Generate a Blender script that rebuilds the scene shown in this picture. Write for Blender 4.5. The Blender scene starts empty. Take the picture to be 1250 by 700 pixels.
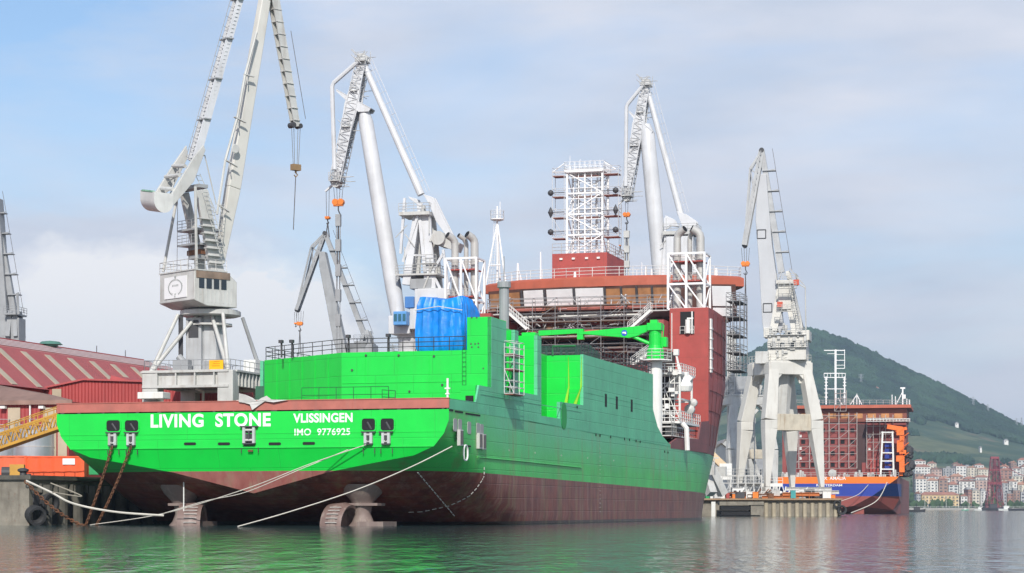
import bpy, bmesh, math, random
from mathutils import Vector, Matrix, noise
R = math.radians
random.seed(7)
sc = bpy.context.scene
col = sc.collection
F, PX, PY, CH = 2600.0, 625.0, 621.5, 1.3      # focal length in photo pixels, principal point, eye height

# ---------------------------------------------------------------- camera
cd = bpy.data.cameras.new('camera'); cam = bpy.data.objects.new('camera', cd); col.objects.link(cam)
cam.location = (0, 0, CH); cam.rotation_euler = (R(90), 0, 0)
cd.sensor_width = 36; cd.lens = F * 36 / 1250; cd.shift_y = (PY - 350) / 1250
cd.clip_start = 0.5; cd.clip_end = 40000
sc.camera = cam

# ---------------------------------------------------------------- materials
MATS = {}
def N(nt, t, **k):
    n = nt.nodes.new(t)
    for a, b in k.items():
        if a == 'inp':
            for c, d in b.items(): n.inputs[c].default_value = d
        else: setattr(n, a, b)
    return n
def L(nt, a, b): nt.links.new(a, b)
def mixc(nt, fac, a, b):
    m = nt.nodes.new('ShaderNodeMix'); m.data_type = 'RGBA'
    for s, v in ((0, fac), (6, a), (7, b)):
        if hasattr(v, 'links'): L(nt, v, m.inputs[s])
        elif s == 0: m.inputs[0].default_value = v
        else: m.inputs[s].default_value = (v[0], v[1], v[2], 1)
    return m.outputs[2]
def ramp(nt, src, stops):
    r = nt.nodes.new('ShaderNodeValToRGB'); e = r.color_ramp.elements
    while len(e) < len(stops): e.new(0.5)
    for i, (p, v) in enumerate(stops):
        e[i].position = p; e[i].color = (v, v, v, 1) if not hasattr(v, '__len__') else (*v, 1)
    L(nt, src, r.inputs[0]); return r.outputs[0]
def noise_n(nt, scale, detail=4, rough=.55, sc3=(1, 1, 1)):
    tc = N(nt, 'ShaderNodeTexCoord'); mp = N(nt, 'ShaderNodeMapping'); mp.inputs['Scale'].default_value = sc3
    L(nt, tc.outputs['Object'], mp.inputs[0])
    n = N(nt, 'ShaderNodeTexNoise', inp={'Scale': scale, 'Detail': detail, 'Roughness': rough}); L(nt, mp.outputs[0], n.inputs[0])
    return n.outputs[0]
def M(name, c=(.5, .5, .5), rough=.55, metal=0, var=.12, vs=.6, streak=0, sc_=(.22, .13, .08), ss=(1.2, 1.2, .12), rust=0, bump=0, bs=3, corr=None, seams=None, spec=.5, cc=None):
    """weathered paint or plain stuff; cached by name"""
    if name in MATS: return MATS[name]
    m = bpy.data.materials.new(name); m.use_nodes = True; nt = m.node_tree
    b = nt.nodes['Principled BSDF']; b.inputs['Roughness'].default_value = rough; b.inputs['Metallic'].default_value = metal
    b.inputs['Specular IOR Level'].default_value = spec
    out = None
    n1 = noise_n(nt, vs, 5)
    lo = tuple(x * (1 - var) for x in c); hi = tuple(min(1, x * (1 + var)) for x in c)
    out = mixc(nt, ramp(nt, n1, [(.3, 0.), (.7, 1.)]), lo, hi)
    if cc: out = cc(nt, out)
    if streak:
        n2 = noise_n(nt, 1.4, 6, .65, ss)
        out = mixc(nt, ramp(nt, n2, [(.52, 0.), (.75, streak)]), out, sc_)
    if rust:
        n3 = noise_n(nt, 2.2, 8, .7)
        out = mixc(nt, ramp(nt, n3, [(.60, 0.), (.68, rust)]), out, (.16, .06, .03))
    L(nt, out, b.inputs['Base Color'])
    h = None
    if bump:
        h = noise_n(nt, bs, 4); d = bump
    if corr:   # corrugation direction vector and pitch
        tc = N(nt, 'ShaderNodeTexCoord'); w = N(nt, 'ShaderNodeTexWave', wave_type='BANDS', bands_direction=corr[0], inp={'Scale': corr[1], 'Distortion': 0.})
        L(nt, tc.outputs['Object'], w.inputs[0]); h = w.outputs['Fac']; d = corr[2]
    if seams:  # plate seams: brick pattern (width, height, depth) mapped on chosen plane
        tc = N(nt, 'ShaderNodeTexCoord'); sp = N(nt, 'ShaderNodeSeparateXYZ'); cb = N(nt, 'ShaderNodeCombineXYZ')
        L(nt, tc.outputs['Object'], sp.inputs[0])
        L(nt, sp.outputs[seams[0]], cb.inputs[0]); L(nt, sp.outputs[2], cb.inputs[1])
        br = N(nt, 'ShaderNodeTexBrick', inp={'Scale': 1., 'Mortar Size': .045, 'Mortar Smooth': .8, 'Brick Width': seams[1], 'Row Height': seams[2]})
        L(nt, cb.outputs[0], br.inputs[0])
        h0 = noise_n(nt, .9, 3)
        ad = N(nt, 'ShaderNodeMath', operation='MULTIPLY_ADD'); L(nt, br.outputs['Fac'], ad.inputs[0]); ad.inputs[1].default_value = -.5; L(nt, h0, ad.inputs[2])
        h = ad.outputs[0]; d = seams[3]
        ft = ramp(nt, br.outputs['Fac'], [(.3, 0.), (1., .22)]); out = mixc(nt, ft, out, (.02, .05, .03)); L(nt, out, b.inputs['Base Color'])
    if h is not None:
        bp = N(nt, 'ShaderNodeBump', inp={'Distance': d, 'Strength': 1.}); L(nt, h, bp.inputs['Height']); L(nt, bp.outputs[0], b.inputs['Normal'])
    MATS[name] = m; return m

# ---------------------------------------------------------------- mesh builder
class MB:
    def __init__(s): s.v = []; s.f = []; s.m = []; s.mi = 0
    def add(s, vs, fs, mi=None):
        o = len(s.v); s.v += [tuple(v) for v in vs]; s.f += [[i + o for i in f] for f in fs]; s.m += [s.mi if mi is None else mi] * len(fs)
        return s
    def box(s, x0, x1, y0, y1, z0, z1, mi=None):
        vs = [(x, y, z) for x in (x0, x1) for y in (y0, y1) for z in (z0, z1)]
        return s.add(vs, [(0, 1, 3, 2), (4, 6, 7, 5), (0, 4, 5, 1), (2, 3, 7, 6), (0, 2, 6, 4), (1, 5, 7, 3)], mi)
    def basis(s, p, q, up=(0, 0, 1)):
        d = (q - p).normalized(); u = Vector(up)
        if abs(d.dot(u)) > .98: u = Vector((0, 1, 0)) if abs(d.y) < .9 else Vector((1, 0, 0))
        a = d.cross(u).normalized(); return a, a.cross(d).normalized()
    def bar(s, p, q, w, h=None, w2=None, h2=None, up=(0, 0, 1), mi=None):
        p, q = Vector(p), Vector(q); h = h or w; w2 = w if w2 is None else w2; h2 = h if h2 is None else h2
        a, b = s.basis(p, q, up)
        vs = []
        for c, ww, hh in ((p, w, h), (q, w2, h2)):
            for i, j in ((-1, -1), (1, -1), (1, 1), (-1, 1)): vs.append(c + a * i * ww / 2 + b * j * hh / 2)
        return s.add(vs, [(0, 1, 2, 3), (7, 6, 5, 4), (0, 4, 5, 1), (1, 5, 6, 2), (2, 6, 7, 3), (3, 7, 4, 0)], mi)
    def tube(s, p, q, r, r2=None, n=6, mi=None, cap=True):
        p, q = Vector(p), Vector(q)
        if (q - p).length < 1e-6: return s
        r2 = r if r2 is None else r2; a, b = s.basis(p, q)
        vs = [c + (a * math.cos(t) + b * math.sin(t)) * rr for c, rr in ((p, r), (q, r2)) for t in (2 * math.pi * k / n for k in range(n))]
        fs = [(k, (k + 1) % n, n + (k + 1) % n, n + k) for k in range(n)]
        if cap: fs += [tuple(range(n))[::-1], tuple(range(n, 2 * n))]
        return s.add(vs, fs, mi)
    def path(s, pts, r, n=6, mi=None):
        for a, b in zip(pts, pts[1:]): s.tube(a, b, r, n=n, mi=mi)
        return s
    def bend(s, pts, r, n=12, mi=None):      # one continuous swept tube
        pts = [Vector(p) for p in pts]; rs = r if hasattr(r, '__len__') else [r] * len(pts); vs = []; a0 = None
        for i, p in enumerate(pts):
            d = (pts[min(i + 1, len(pts) - 1)] - pts[max(i - 1, 0)]).normalized()
            if a0 is None: a0, _ = s.basis(pts[0], pts[0] + d)
            a0 = (a0 - d * a0.dot(d)).normalized(); b = d.cross(a0)
            vs += [p + (a0 * math.cos(t) + b * math.sin(t)) * rs[i] for t in (2 * math.pi * k / n for k in range(n))]
        fs = [(i * n + k, i * n + (k + 1) % n, (i + 1) * n + (k + 1) % n, (i + 1) * n + k) for i in range(len(pts) - 1) for k in range(n)]
        fs += [tuple(range(n))[::-1], tuple(range((len(pts) - 1) * n, len(pts) * n))]
        return s.add(vs, fs, mi)
    def prism(s, poly, ax, a, b, mi=None):
        n = len(poly)
        def P(u, v, w): return {'x': (w, u, v), 'y': (u, w, v), 'z': (u, v, w)}[ax]
        vs = [P(u, v, a) for u, v in poly] + [P(u, v, b) for u, v in poly]
        fs = [(k, (k + 1) % n, n + (k + 1) % n, n + k) for k in range(n)] + [tuple(range(n))[::-1], tuple(range(n, 2 * n))]
        return s.add(vs, fs, mi)
    def poly3(s, pts, off, mi=None):       # polygon of 3d points, extruded by vector off
        n = len(pts); o = Vector(off); vs = [Vector(p) for p in pts]; vs += [p + o for p in vs]
        fs = [(k, (k + 1) % n, n + (k + 1) % n, n + k) for k in range(n)] + [tuple(range(n))[::-1], tuple(range(n, 2 * n))]
        return s.add(vs, fs, mi)
    def lathe(s, prof, c=(0, 0, 0), n=20, mi=None, mtx=None):
        vs = []
        for r, z in prof:
            for k in range(n):
                t = 2 * math.pi * k / n; v = Vector((r * math.cos(t), r * math.sin(t), z))
                if mtx: v = mtx @ v
                vs.append(v + Vector(c))
        fs = [(i * n + k, i * n + (k + 1) % n, (i + 1) * n + (k + 1) % n, (i + 1) * n + k) for i in range(len(prof) - 1) for k in range(n)]
        fs += [tuple(range(n))[::-1], tuple(range((len(prof) - 1) * n, len(prof) * n))]
        return s.add(vs, fs, mi)
    def railing(s, pts, h=1.05, step=1.5, r=.03, rails=3, mi=None):
        for a, b in zip(pts, pts[1:]):
            a, b = Vector(a), Vector(b); n = max(1, round((b - a).length / step))
            for k in range(n + 1):
                p = a.lerp(b, k / n); s.tube(p, p + Vector((0, 0, h)), r, n=4, mi=mi, cap=False)
            for j in range(1, rails + 1):
                o = Vector((0, 0, h * j / rails)); s.tube(a + o, b + o, r * .9, n=4, mi=mi, cap=False)
        return s
    def ladder(s, p, q, side, w=.5, r=.03, step=.4, mi=None):
        p, q, side = Vector(p), Vector(q), Vector(side).normalized() * w / 2
        s.tube(p - side, q - side, r, n=4, mi=mi); s.tube(p + side, q + side, r, n=4, mi=mi)
        n = int((q - p).length / step)
        for k in range(n): c = p.lerp(q, (k + .5) / n); s.tube(c - side, c + side, r * .8, n=4, mi=mi, cap=False)
        return s
    def truss(s, p, q, d1, w, h, bays, r=.05, rc=.08, mi=None, w2=None, h2=None):   # square lattice girder p->q, d1 = side vector
        p, q, d1 = Vector(p), Vector(q), Vector(d1).normalized(); d = (q - p).normalized(); d2 = d.cross(d1).normalized()
        w2 = w if w2 is None else w2; h2 = h if h2 is None else h2
        def c(t, i): 
            sx, sy = ((-1, -1), (1, -1), (1, 1), (-1, 1))[i % 4]
            return p.lerp(q, t) + d1 * sx * (w + (w2 - w) * t) / 2 + d2 * sy * (h + (h2 - h) * t) / 2
        for i in range(4): s.tube(c(0, i), c(1, i), rc, n=5, mi=mi)
        for k in range(bays + 1):
            t = k / bays
            for i in range(4):
                s.tube(c(t, i), c(t, i + 1), r, n=4, mi=mi, cap=False)
                if k < bays:
                    u = (k + 1) / bays
                    a, b = (c(t, i), c(u, i + 1)) if (k + i) % 2 else (c(t, i + 1), c(u, i))
                    s.tube(a, b, r, n=4, mi=mi, cap=False)
        return s
    def build(s, name, mats, parent=None, smooth=False, bev=0, loc=None):
        me = bpy.data.meshes.new(name); me.from_pydata(s.v, [], s.f)
        if not isinstance(mats, (list, tuple)): mats = [mats]
        for m in mats: me.materials.append(m)
        for p, i in zip(me.polygons, s.m): p.material_index = i
        bm = bmesh.new(); bm.from_mesh(me); bmesh.ops.recalc_face_normals(bm, faces=bm.faces); bm.to_mesh(me); bm.free()
        if smooth:
            for p in me.polygons: p.use_smooth = True
            try: me.set_sharp_from_angle(angle=R(38))
            except Exception: pass
        o = bpy.data.objects.new(name, me); col.objects.link(o)
        if bev:
            b = o.modifiers.new('bevel', 'BEVEL'); b.width = bev; b.segments = 2; b.limit_method = 'ANGLE'; b.angle_limit = R(35)
        if parent: o.parent = parent
        if loc: o.location = loc
        return o

class Fr:
    """a place in the world with its own axes (x along ang)"""
    def __init__(s, ox, oy, ang, oz=0):
        s.o = Vector((ox, oy, oz)); s.a = ang; s.ex = Vector((math.cos(ang), math.sin(ang), 0)); s.ey = Vector((-math.sin(ang), math.cos(ang), 0))
    def loc(s, w): d = w - s.o; return Vector((d.dot(s.ex), d.dot(s.ey), d.z))
    def world(s, x, y, z=0): return s.o + s.ex * x + s.ey * y + Vector((0, 0, z))
    def _hit(s, px, py, n, c):
        o = Vector((0, 0, CH)); d = Vector(((px - PX) / F, 1, (PY - py) / F)); k = (c - (o - s.o).dot(n)) / d.dot(n)
        return s.loc(o + d * k)
    def hy(s, px, py, y=0): return s._hit(px, py, s.ey, y)
    def hx(s, px, py, x=0): return s._hit(px, py, s.ex, x)
    def at(s, px, py, Y): return s.loc(P(px, py, Y))
def P(px, py, Y): return Vector(((px - PX) / F * Y, Y, CH + (PY - py) / F * Y))

def tag(o, label, cat, group=None, kind=None):
    if label: o['label'] = label
    if cat: o['category'] = cat
    if group: o['group'] = group
    if kind: o['kind'] = kind
    return o
def thing(name, label, cat, fr, group=None):
    o = bpy.data.objects.new(name, None); col.objects.link(o); o.empty_display_size = .5
    o.location = fr.o; o.rotation_euler = (0, 0, fr.a); return tag(o, label, cat, group)
def text(s, size_w, size_h, name, mat, parent, mtx, bold=.02, sp=1.0):
    cu = bpy.data.curves.new(name, 'FONT'); cu.body = s; cu.size = 1; cu.extrude = .0; cu.offset = bold; cu.space_character = sp; cu.align_x = 'LEFT'
    t = bpy.data.objects.new('tmp', cu); col.objects.link(t)
    dg = bpy.context.evaluated_depsgraph_get(); me = bpy.data.meshes.new_from_object(t.evaluated_get(dg)); bpy.data.objects.remove(t)
    xs = [v.co.x for v in me.vertices]; ys = [v.co.y for v in me.vertices]
    x0, x1, y0, y1 = min(xs), max(xs), min(ys), max(ys)
    for v in me.vertices:
        v.co = mtx @ Vector(((v.co.x - x0) / (x1 - x0) * size_w, (v.co.y - y0) / (y1 - y0) * size_h, 0))
    me.materials.clear(); me.materials.append(mat)
    me.name = name; o = bpy.data.objects.new(name, me); col.objects.link(o); o.parent = parent; return o
def cable(mb, a, b, sag, r, n=14, k=4):
    a, b = Vector(a), Vector(b); pts = []
    for i in range(n + 1):
        t = i / n; p = a.lerp(b, t); p.z -= sag * 4 * t * (1 - t); pts.append(p)
    mb.bend(pts, r, n=k); return pts

# shared materials (real-world base colours)
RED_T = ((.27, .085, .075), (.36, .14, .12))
RED_H = ((.12, .024, .016), (.23, .055, .034))  # hull red darkened to stand in for the shade under the stern
def paint_split(nt, out, rd=RED_H):       # boot-top line: green above, red-brown antifouling below, scum at the waterline
    tc = N(nt, 'ShaderNodeTexCoord'); sp = N(nt, 'ShaderNodeSeparateXYZ'); L(nt, tc.outputs['Object'], sp.inputs[0])
    ln = N(nt, 'ShaderNodeMath', operation='MULTIPLY_ADD'); L(nt, sp.outputs[0], ln.inputs[0]); ln.inputs[1].default_value = .0095; L(nt, sp.outputs[2], ln.inputs[2])
    g = N(nt, 'ShaderNodeMath', operation='GREATER_THAN'); L(nt, ln.outputs[0], g.inputs[0]); g.inputs[1].default_value = 4.2
    if rd is RED_H:     # bluish primer coat shows above, brushed unevenly into the green top coat
        zz = N(nt, 'ShaderNodeMath', operation='MULTIPLY_ADD'); L(nt, noise_n(nt, .5, 5, .6, (.3, .3, 1)), zz.inputs[0]); zz.inputs[1].default_value = 2.4; L(nt, ln.outputs[0], zz.inputs[2])
        mr = N(nt, 'ShaderNodeMapRange', inp={'From Min': 6.6, 'From Max': 9.6, 'To Min': 0., 'To Max': .95}); L(nt, zz.outputs[0], mr.inputs[0])
        gx = N(nt, 'ShaderNodeMapRange', inp={'From Min': 3., 'From Max': 14., 'To Min': 0., 'To Max': 1.}); L(nt, sp.outputs[0], gx.inputs[0])
        mu_ = N(nt, 'ShaderNodeMath', operation='MULTIPLY'); L(nt, mr.outputs[0], mu_.inputs[0]); L(nt, gx.outputs[0], mu_.inputs[1]); out = mixc(nt, mu_.outputs[0], out, (.10, .48, .24))
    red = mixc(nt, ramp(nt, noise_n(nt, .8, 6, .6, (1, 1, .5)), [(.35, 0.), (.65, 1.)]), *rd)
    sc1 = mixc(nt, ramp(nt, noise_n(nt, 1.6, 6, .7, (1, 1, .1)), [(.5, 0.), (.72, .6)]), red, (.33, .2, .17))
    wl = N(nt, 'ShaderNodeMath', operation='LESS_THAN'); L(nt, sp.outputs[2], wl.inputs[0]); wl.inputs[1].default_value = .28
    red2 = mixc(nt, wl.outputs[0], sc1, (.06, .035, .03))
    return mixc(nt, g.outputs[0], red2, out)
mg_tr = M('green_gloss', (.006, .60, .055), .38, var=.07, vs=.35, seams=(1, 3.2, 1.5, .02), streak=.16, sc_=(.05, .33, .06), ss=(1.2, 1.2, .15))
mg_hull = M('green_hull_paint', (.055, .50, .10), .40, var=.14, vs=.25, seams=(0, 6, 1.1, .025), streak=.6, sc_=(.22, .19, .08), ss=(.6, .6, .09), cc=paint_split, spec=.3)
mg_trans = M('green_transom_paint', (.006, .60, .055), .36, var=.07, vs=.4, seams=(1, 5, 2.2, .018), streak=.14, sc_=(.06, .36, .08), ss=(1.2, 1.2, .12), cc=lambda nt, o_: paint_split(nt, o_, RED_T))
mg_side = M('green_primer_side', (.10, .50, .26), .48, var=.14, vs=.3, seams=(0, 7, 1.05, .03), streak=.4, sc_=(.08, .2, .13))
m_red = M('red_primer', (.36, .06, .05), .6, var=.14, vs=.5, streak=.3, sc_=(.2, .06, .045), seams=(1, 4, 2.8, .008))
m_redside = M('red_primer_side', (.36, .075, .07), .6, var=.2, vs=.4, streak=.5, sc_=(.2, .06, .055), seams=(0, 5, 2.5, .015))
m_redor = M('orange_red_primer', (.42, .10, .055), .6, var=.12, vs=.5, streak=.3, sc_=(.25, .07, .04))
m_redlt = M('faded_red_primer', (.42, .13, .10), .65, var=.15, vs=.8, streak=.35, sc_=(.3, .16, .13))
m_white = M('white_paint', (.72, .72, .69), .45, var=.06, streak=.25, sc_=(.4, .3, .2))
m_whiteg = M('white_gloss', (.8, .8, .8), .4, var=.03)
m_cgrey = M('crane_light_grey', (.50, .50, .48), .5, var=.14, vs=.5, streak=.65, rust=.25, sc_=(.3, .26, .22))
m_cgreyd = M('crane_mid_grey', (.30, .31, .32), .5, var=.12, vs=.6, streak=.4, sc_=(.17, .15, .14))
m_cwhite = M('crane_white', (.58, .59, .61), .45, var=.09, vs=.4, streak=.5, sc_=(.38, .35, .31))
m_cbeige = M('crane_weathered_white', (.60, .585, .54), .6, var=.10, vs=.25, streak=.4, sc_=(.38, .33, .27), ss=(1, 1, .15))
m_steel = M('galvanised_steel', (.50, .49, .47), .45, metal=.15, var=.12, streak=.4, sc_=(.3, .25, .2))
m_dark = M('dark_steel', (.05, .05, .055), .6, var=.2)
m_black = M('black_opening', (.008, .008, .01), .8, var=.1)
m_orange = M('orange_paint', (.75, .20, .02), .5, var=.12, rust=.5)
m_yellow = M('yellow_paint', (.50, .27, .04), .6, var=.2, rust=.8)
m_cable = M('wire_cable', (.12, .11, .11), .5, metal=.3)
m_rope = M('pale_rope', (.55, .52, .46), .8)
m_rust = M('rusty_iron', (.16, .07, .035), .85, var=.35, vs=3)
m_wood = M('plywood_brown', (.35, .17, .07), .7, var=.25, vs=.9, streak=.4, sc_=(.2, .1, .05))
m_glass = M('dark_glass', (.02, .03, .04), .08)
m_conc = M('weathered_concrete', (.21, .19, .155), .85, var=.3, vs=.7, streak=.7, rust=.6, sc_=(.10, .08, .06), ss=(1.5, 1.5, .3), bump=.03)
m_concd = M('dark_concrete', (.09, .085, .07), .8, var=.4, vs=.8, streak=.6, sc_=(.03, .028, .022), bump=.03)  # darker concrete for the piles and the kerb

# ================================================================ THE GREEN CABLE SHIP
SH = Fr(-20.15, 162.2, R(74))
ship = thing('cable_ship', 'huge bright green ship with LIVING STONE written in white across its stern', 'ship', SH)
DK = 8.7
st = {0: [(0, 2.5), (3.2, 3.3), (6.4, 4.1), (10, 4.75), (13.3, 5.3), (14.9, 5.95), (15.7, 6.9), (16.1, 7.9), (16.1, 8.3), (16.1, DK)],
      4: [(0, 1.7), (3.5, 2.1), (7.2, 2.55), (10.5, 3.0), (13.2, 3.5), (14.9, 4.4), (15.9, 5.6), (16.1, 6.8), (16.1, 7.8), (16.1, DK)],
      9: [(0, .9), (4, 1.0), (8, 1.05), (11, 1.15), (13.2, 1.6), (14.9, 2.4), (15.9, 3.6), (16.1, 5), (16.1, 7), (16.1, DK)],
      14: [(0, -1.), (4, -1.), (8, -.9), (11.2, -.7), (13.6, -.1), (15.1, .9), (15.95, 2.1), (16.1, 3.8), (16.1, 6.4), (16.1, DK)],
      22: [(0, -3), (5, -3), (9, -3), (13, -2.9), (14.8, -2.2), (15.8, -.9), (16.1, .8), (16.1, 3), (16.1, 6), (16.1, DK)]}
HB = {0: {85: 16.1, 92: 16, 100: 15.4, 107: 14.4, 115: 12.6, 123: 10.2, 131: 7.4, 139: 4.3, 146: 1.7, 150: .25},
      8: {85: 16.1, 92: 16.1, 100: 15.95, 107: 15.5, 115: 14.5, 123: 12.9, 131: 10.6, 139: 7.4, 146: 3.9, 150: .5},
      17: {85: 16.1, 92: 16.1, 100: 16.1, 107: 16.05, 115: 15.6, 123: 14.5, 131: 12.7, 139: 9.9, 146: 6.3, 150: .8},
      26: {85: 16.1, 92: 16.1, 100: 16.1, 107: 16.05, 115: 15.6, 123: 14.6, 131: 12.9, 139: 10.3, 146: 7.0, 150: 1.2}}
xs_f = [85, 92, 100, 107, 115, 123, 131, 139, 146, 150]
def lerpk(d, k):
    ks = sorted(d)
    if k <= ks[0]: return d[ks[0]]
    for a, b in zip(ks, ks[1:]):
        if k <= b: return d[a] + (d[b] - d[a]) * (k - a) / (b - a)
    return d[ks[-1]]
def hb(x, z): return lerpk({zz: lerpk(HB[zz], x) for zz in HB}, z)
def zdk(x): return 8.7 - max(0, x - 20) * .0085
secs = []
for x in (0, 4, 9, 14, 22): secs.append((x, st[x]))
for x in (40, 62): secs.append((x, [(0, -3), (5, -3), (10, -3), (15.6, -3), (16.1, -2.2), (16.1, -.9), (16.1, .8), (16.1, 3), (16.1, 6), (16.1, zdk(x))]))
for x in xs_f:
    zs = [-3, -2, -.9, .8, 3, 6, zdk(x)]
    secs.append((x, [(0, -3), (hb(x, 0) * .4, -3), (hb(x, 0) * .8, -3)] + [(hb(x, z), z) for z in zs]))
hull = MB(); NS = 10
def sxo(x, z): return x + (max(0, 5.96 - z) * .35 if x == 0 else 0)
for x, p in secs:
    for y, z in p: hull.v.append((sxo(x, z), -y, z))
for x, p in secs:
    for y, z in p: hull.v.append((sxo(x, z), y, z))
H2 = len(secs) * NS
for side in (0, H2):
    for i in range(len(secs) - 1):
        for k in range(NS - 1):
            a = side + i * NS + k
            hull.f.append([a, a + 1, a + NS + 1, a + NS]); hull.m.append(0)
for i in range(len(secs) - 1):   # deck
    a = i * NS + NS - 1; hull.f.append([a, a + NS, H2 + a + NS, H2 + a]); hull.m.append(1)
e = (len(secs) - 1) * NS; hull.f.append(list(range(e, e + NS)) + list(range(H2 + e, H2 + e + NS))[::-1]); hull.m.append(0)
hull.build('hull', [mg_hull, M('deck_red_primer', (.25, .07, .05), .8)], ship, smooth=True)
tr = MB(); s0 = st[0]
up = [(y, z) for y, z in s0 if z > 5.96]; yk = 14.93
upper = [(yk, 5.96)] + up; outline = [(0, -y, z) for y, z in upper] + [(0, y, z) for y, z in upper[::-1]]
tr.add(outline, [list(range(len(outline)))])
low = [(y, z) for y, z in s0 if z < 5.96] + [(yk, 5.96)]
lo = [(sxo(0, z), -y, z) for y, z in low] + [(sxo(0, z), y, z) for y, z in low[:0:-1]]
tr.add(lo, [list(range(len(lo)))])
tb = tr.build('transom', mg_trans, ship)
# knuckle rub line, edge strip and rub bar on the transom
kb = MB(); kb.box(-.05, .05, -14.9, 14.9, 5.93, 6.0); kb.box(-.03, .02, -15.8, 15.8, 7.02, 7.06); kb.build('knuckle_strip', mg_tr, ship)
# red bulwark across the stern with the dark slot beneath
T = lambda px, py, x=0: SH.hx(px, py, x)
b = MB(); b.box(0, .12, -16.1, 16.1, DK + .1, 9.5); b.box(-.05, .17, -16.12, 16.12, 9.5, 9.56)
for y in (8.9, .2, -8.5, 15.9): b.box(-.03, 0, y - .03, y + .03, DK + .1, 9.5)
b.build('stern_bulwark', m_redlt, ship)
b = MB(); b.box(.3, .35, -16, 16, DK, 9.2)
for k in range(20):
    y = -15.6 + k * 1.64 + random.uniform(-.3, .3); b.box(0.02, .1, y, y + random.uniform(.1, .5), DK, DK + .1)
b.build('bulwark_backing', m_dark, ship)
for s_, nm in ((-1, 's'), (1, 'p')):
    w = MB(); w.prism([(0.12, DK + .02), (7.7, DK + .02), (7.7, 10.9 if s_ < 0 else 9.56), (6.9, 9.55), (0.12, 9.5)], 'y', s_ * 16.1, s_ * 15.95); w.build('side_bulwark', mg_side, ship)
# mooring windows, rollers, slots
def rrect(cx, cz, w, h, r, n=5):
    pts = []
    for sx, sz, a0 in ((1, 1, 0), (-1, 1, 90), (-1, -1, 180), (1, -1, 270)):
        for k in range(n + 1):
            t = R(a0 + 90 * k / n); pts.append((cx + sx * (w / 2 - r) + r * math.cos(t), cz + sz * (h / 2 - r) + r * math.sin(t)))
    return pts
def stern_port(px, py, w, h, r, name='mooring_port', frame=True):
    p = T(px, py); o = MB(); o.prism(rrect(p.y, p.z, w, h, r), 'x', -.03, .01)
    wd = o.build(name, m_black, ship)
    if frame:
        ring = MB(); a = rrect(p.y, p.z, w + .22, h + .22, r + .08); c = rrect(p.y, p.z, w, h, r); n = len(a)
        vs = [(-.06, *q) for q in a] + [(-.06, *q) for q in c] + [(0, *q) for q in a] + [(0.0, *q) for q in c]
        fs = []
        for k in range(n):
            j = (k + 1) % n; fs += [(k, j, n + j, n + k), (k, 2 * n + k, 2 * n + j, j), (n + k, n + j, 3 * n + j, 3 * n + k)]
        ring.add(vs, fs); ring.build('port_frame', mg_tr, wd)
        q = MB(); q.tube((.02, p.y - w * .2, p.z - h * .4), (-.04, p.y + w * .1, p.z + h * .2), .09); q.build('bollard_end', m_dark, wd)
def roller_fairlead(px, py, w=.75, h=1.05):
    p = T(px, py); o = MB(); o.mi = 0
    y0, z0 = p.y, p.z
    o.box(-.28, 0, y0 - w / 2, y0 - w / 2 + .2, z0 - h / 2, z0 + h / 2); o.box(-.28, 0, y0 + w / 2 - .2, y0 + w / 2, z0 - h / 2, z0 + h / 2)
    o.box(-.3, 0, y0 - w / 2 - .22, y0 + w / 2 + .22, z0 + h / 2, z0 + h / 2 + .1, 1); o.box(-.3, 0, y0 - w / 2, y0 + w / 2, z0 - h / 2 - .1, z0 - h / 2, 1)
    o.box(-.02, 0, y0 - w / 2, y0 + w / 2, z0 - h / 2, z0 + h / 2, 1)
    for k in (-1, 1): o.tube((-.14, y0 - w / 2 + .2, z0 + k * h * .32), (-.14, y0 + w / 2 - .2, z0 + k * h * .32), .10, n=10, mi=2)
    o.tube((-.2, y0, z0 - h * .25), (-.2, y0, z0 + h * .25), .08, n=8, mi=1)
    for s_ in (-1, 1): o.box(-.05, 0, y0 + s_ * w * .7 - .03, y0 + s_ * w * .7 + .03, z0 - h / 2 - .75, z0 - h / 2 - .35, 1)
    o.build('roller_fairlead', [M('fairlead_grey', (.45, .47, .47), .5, streak=.5, sc_=(.25, .2, .16)), m_dark, m_steel], ship)
for px in (138.5, 161): stern_port(px, 520, 1.15, .86, .22)
for px in (450, 473): stern_port(px, 518.5, 1.05, .9, .2)
for px in (138.5, 161): roller_fairlead(px, 536.5, .68, .9)
for px in (450.5, 472): roller_fairlead(px, 535, .65, .8)
roller_fairlead(305, 531.5, 1.0, 1.2)
for px, py in ((232, 542), (273.5, 542), (335.5, 542), (377, 541.5)): stern_port(px, py, 1.0, .22, .1, 'freeing_slot', False)
p = T(304.5, 542.5); MB().box(-.03, 0, p.y - .45, p.y + .45, p.z - .12, p.z + .12).build('freeing_slot', m_black, ship)
p = T(306, 550.5); MB().box(-.1, .0, p.y - .2, p.y + .2, p.z - .07, p.z + .07).build('step_bracket', m_rust, ship)
# names
def stern_text(s, x0, x1, y0, y1, bold, sp=1.0):
    a, c = T(x0, y1), T(x1, y0); w, h = (a - c).y, T(x0, y0).z - a.z
    m = Matrix.Translation((-.015, a.y, a.z)) @ Matrix(((0, 0, -1, 0), (-1, 0, 0, 0), (0, 1, 0, 0), (0, 0, 0, 1)))
    text(s, w, h, 'stern_lettering', m_whiteg, ship, m, bold, sp)
stern_text('LIVING  STONE', 184, 330.5, 506, 522.5, .035, 1.08)
stern_text('VLISSINGEN', 358, 430.5, 505, 516.5, .035, 1.05)
stern_text('IMO  9776925', 359.5, 427.5, 523.5, 532, .018, 1.05)
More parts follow.
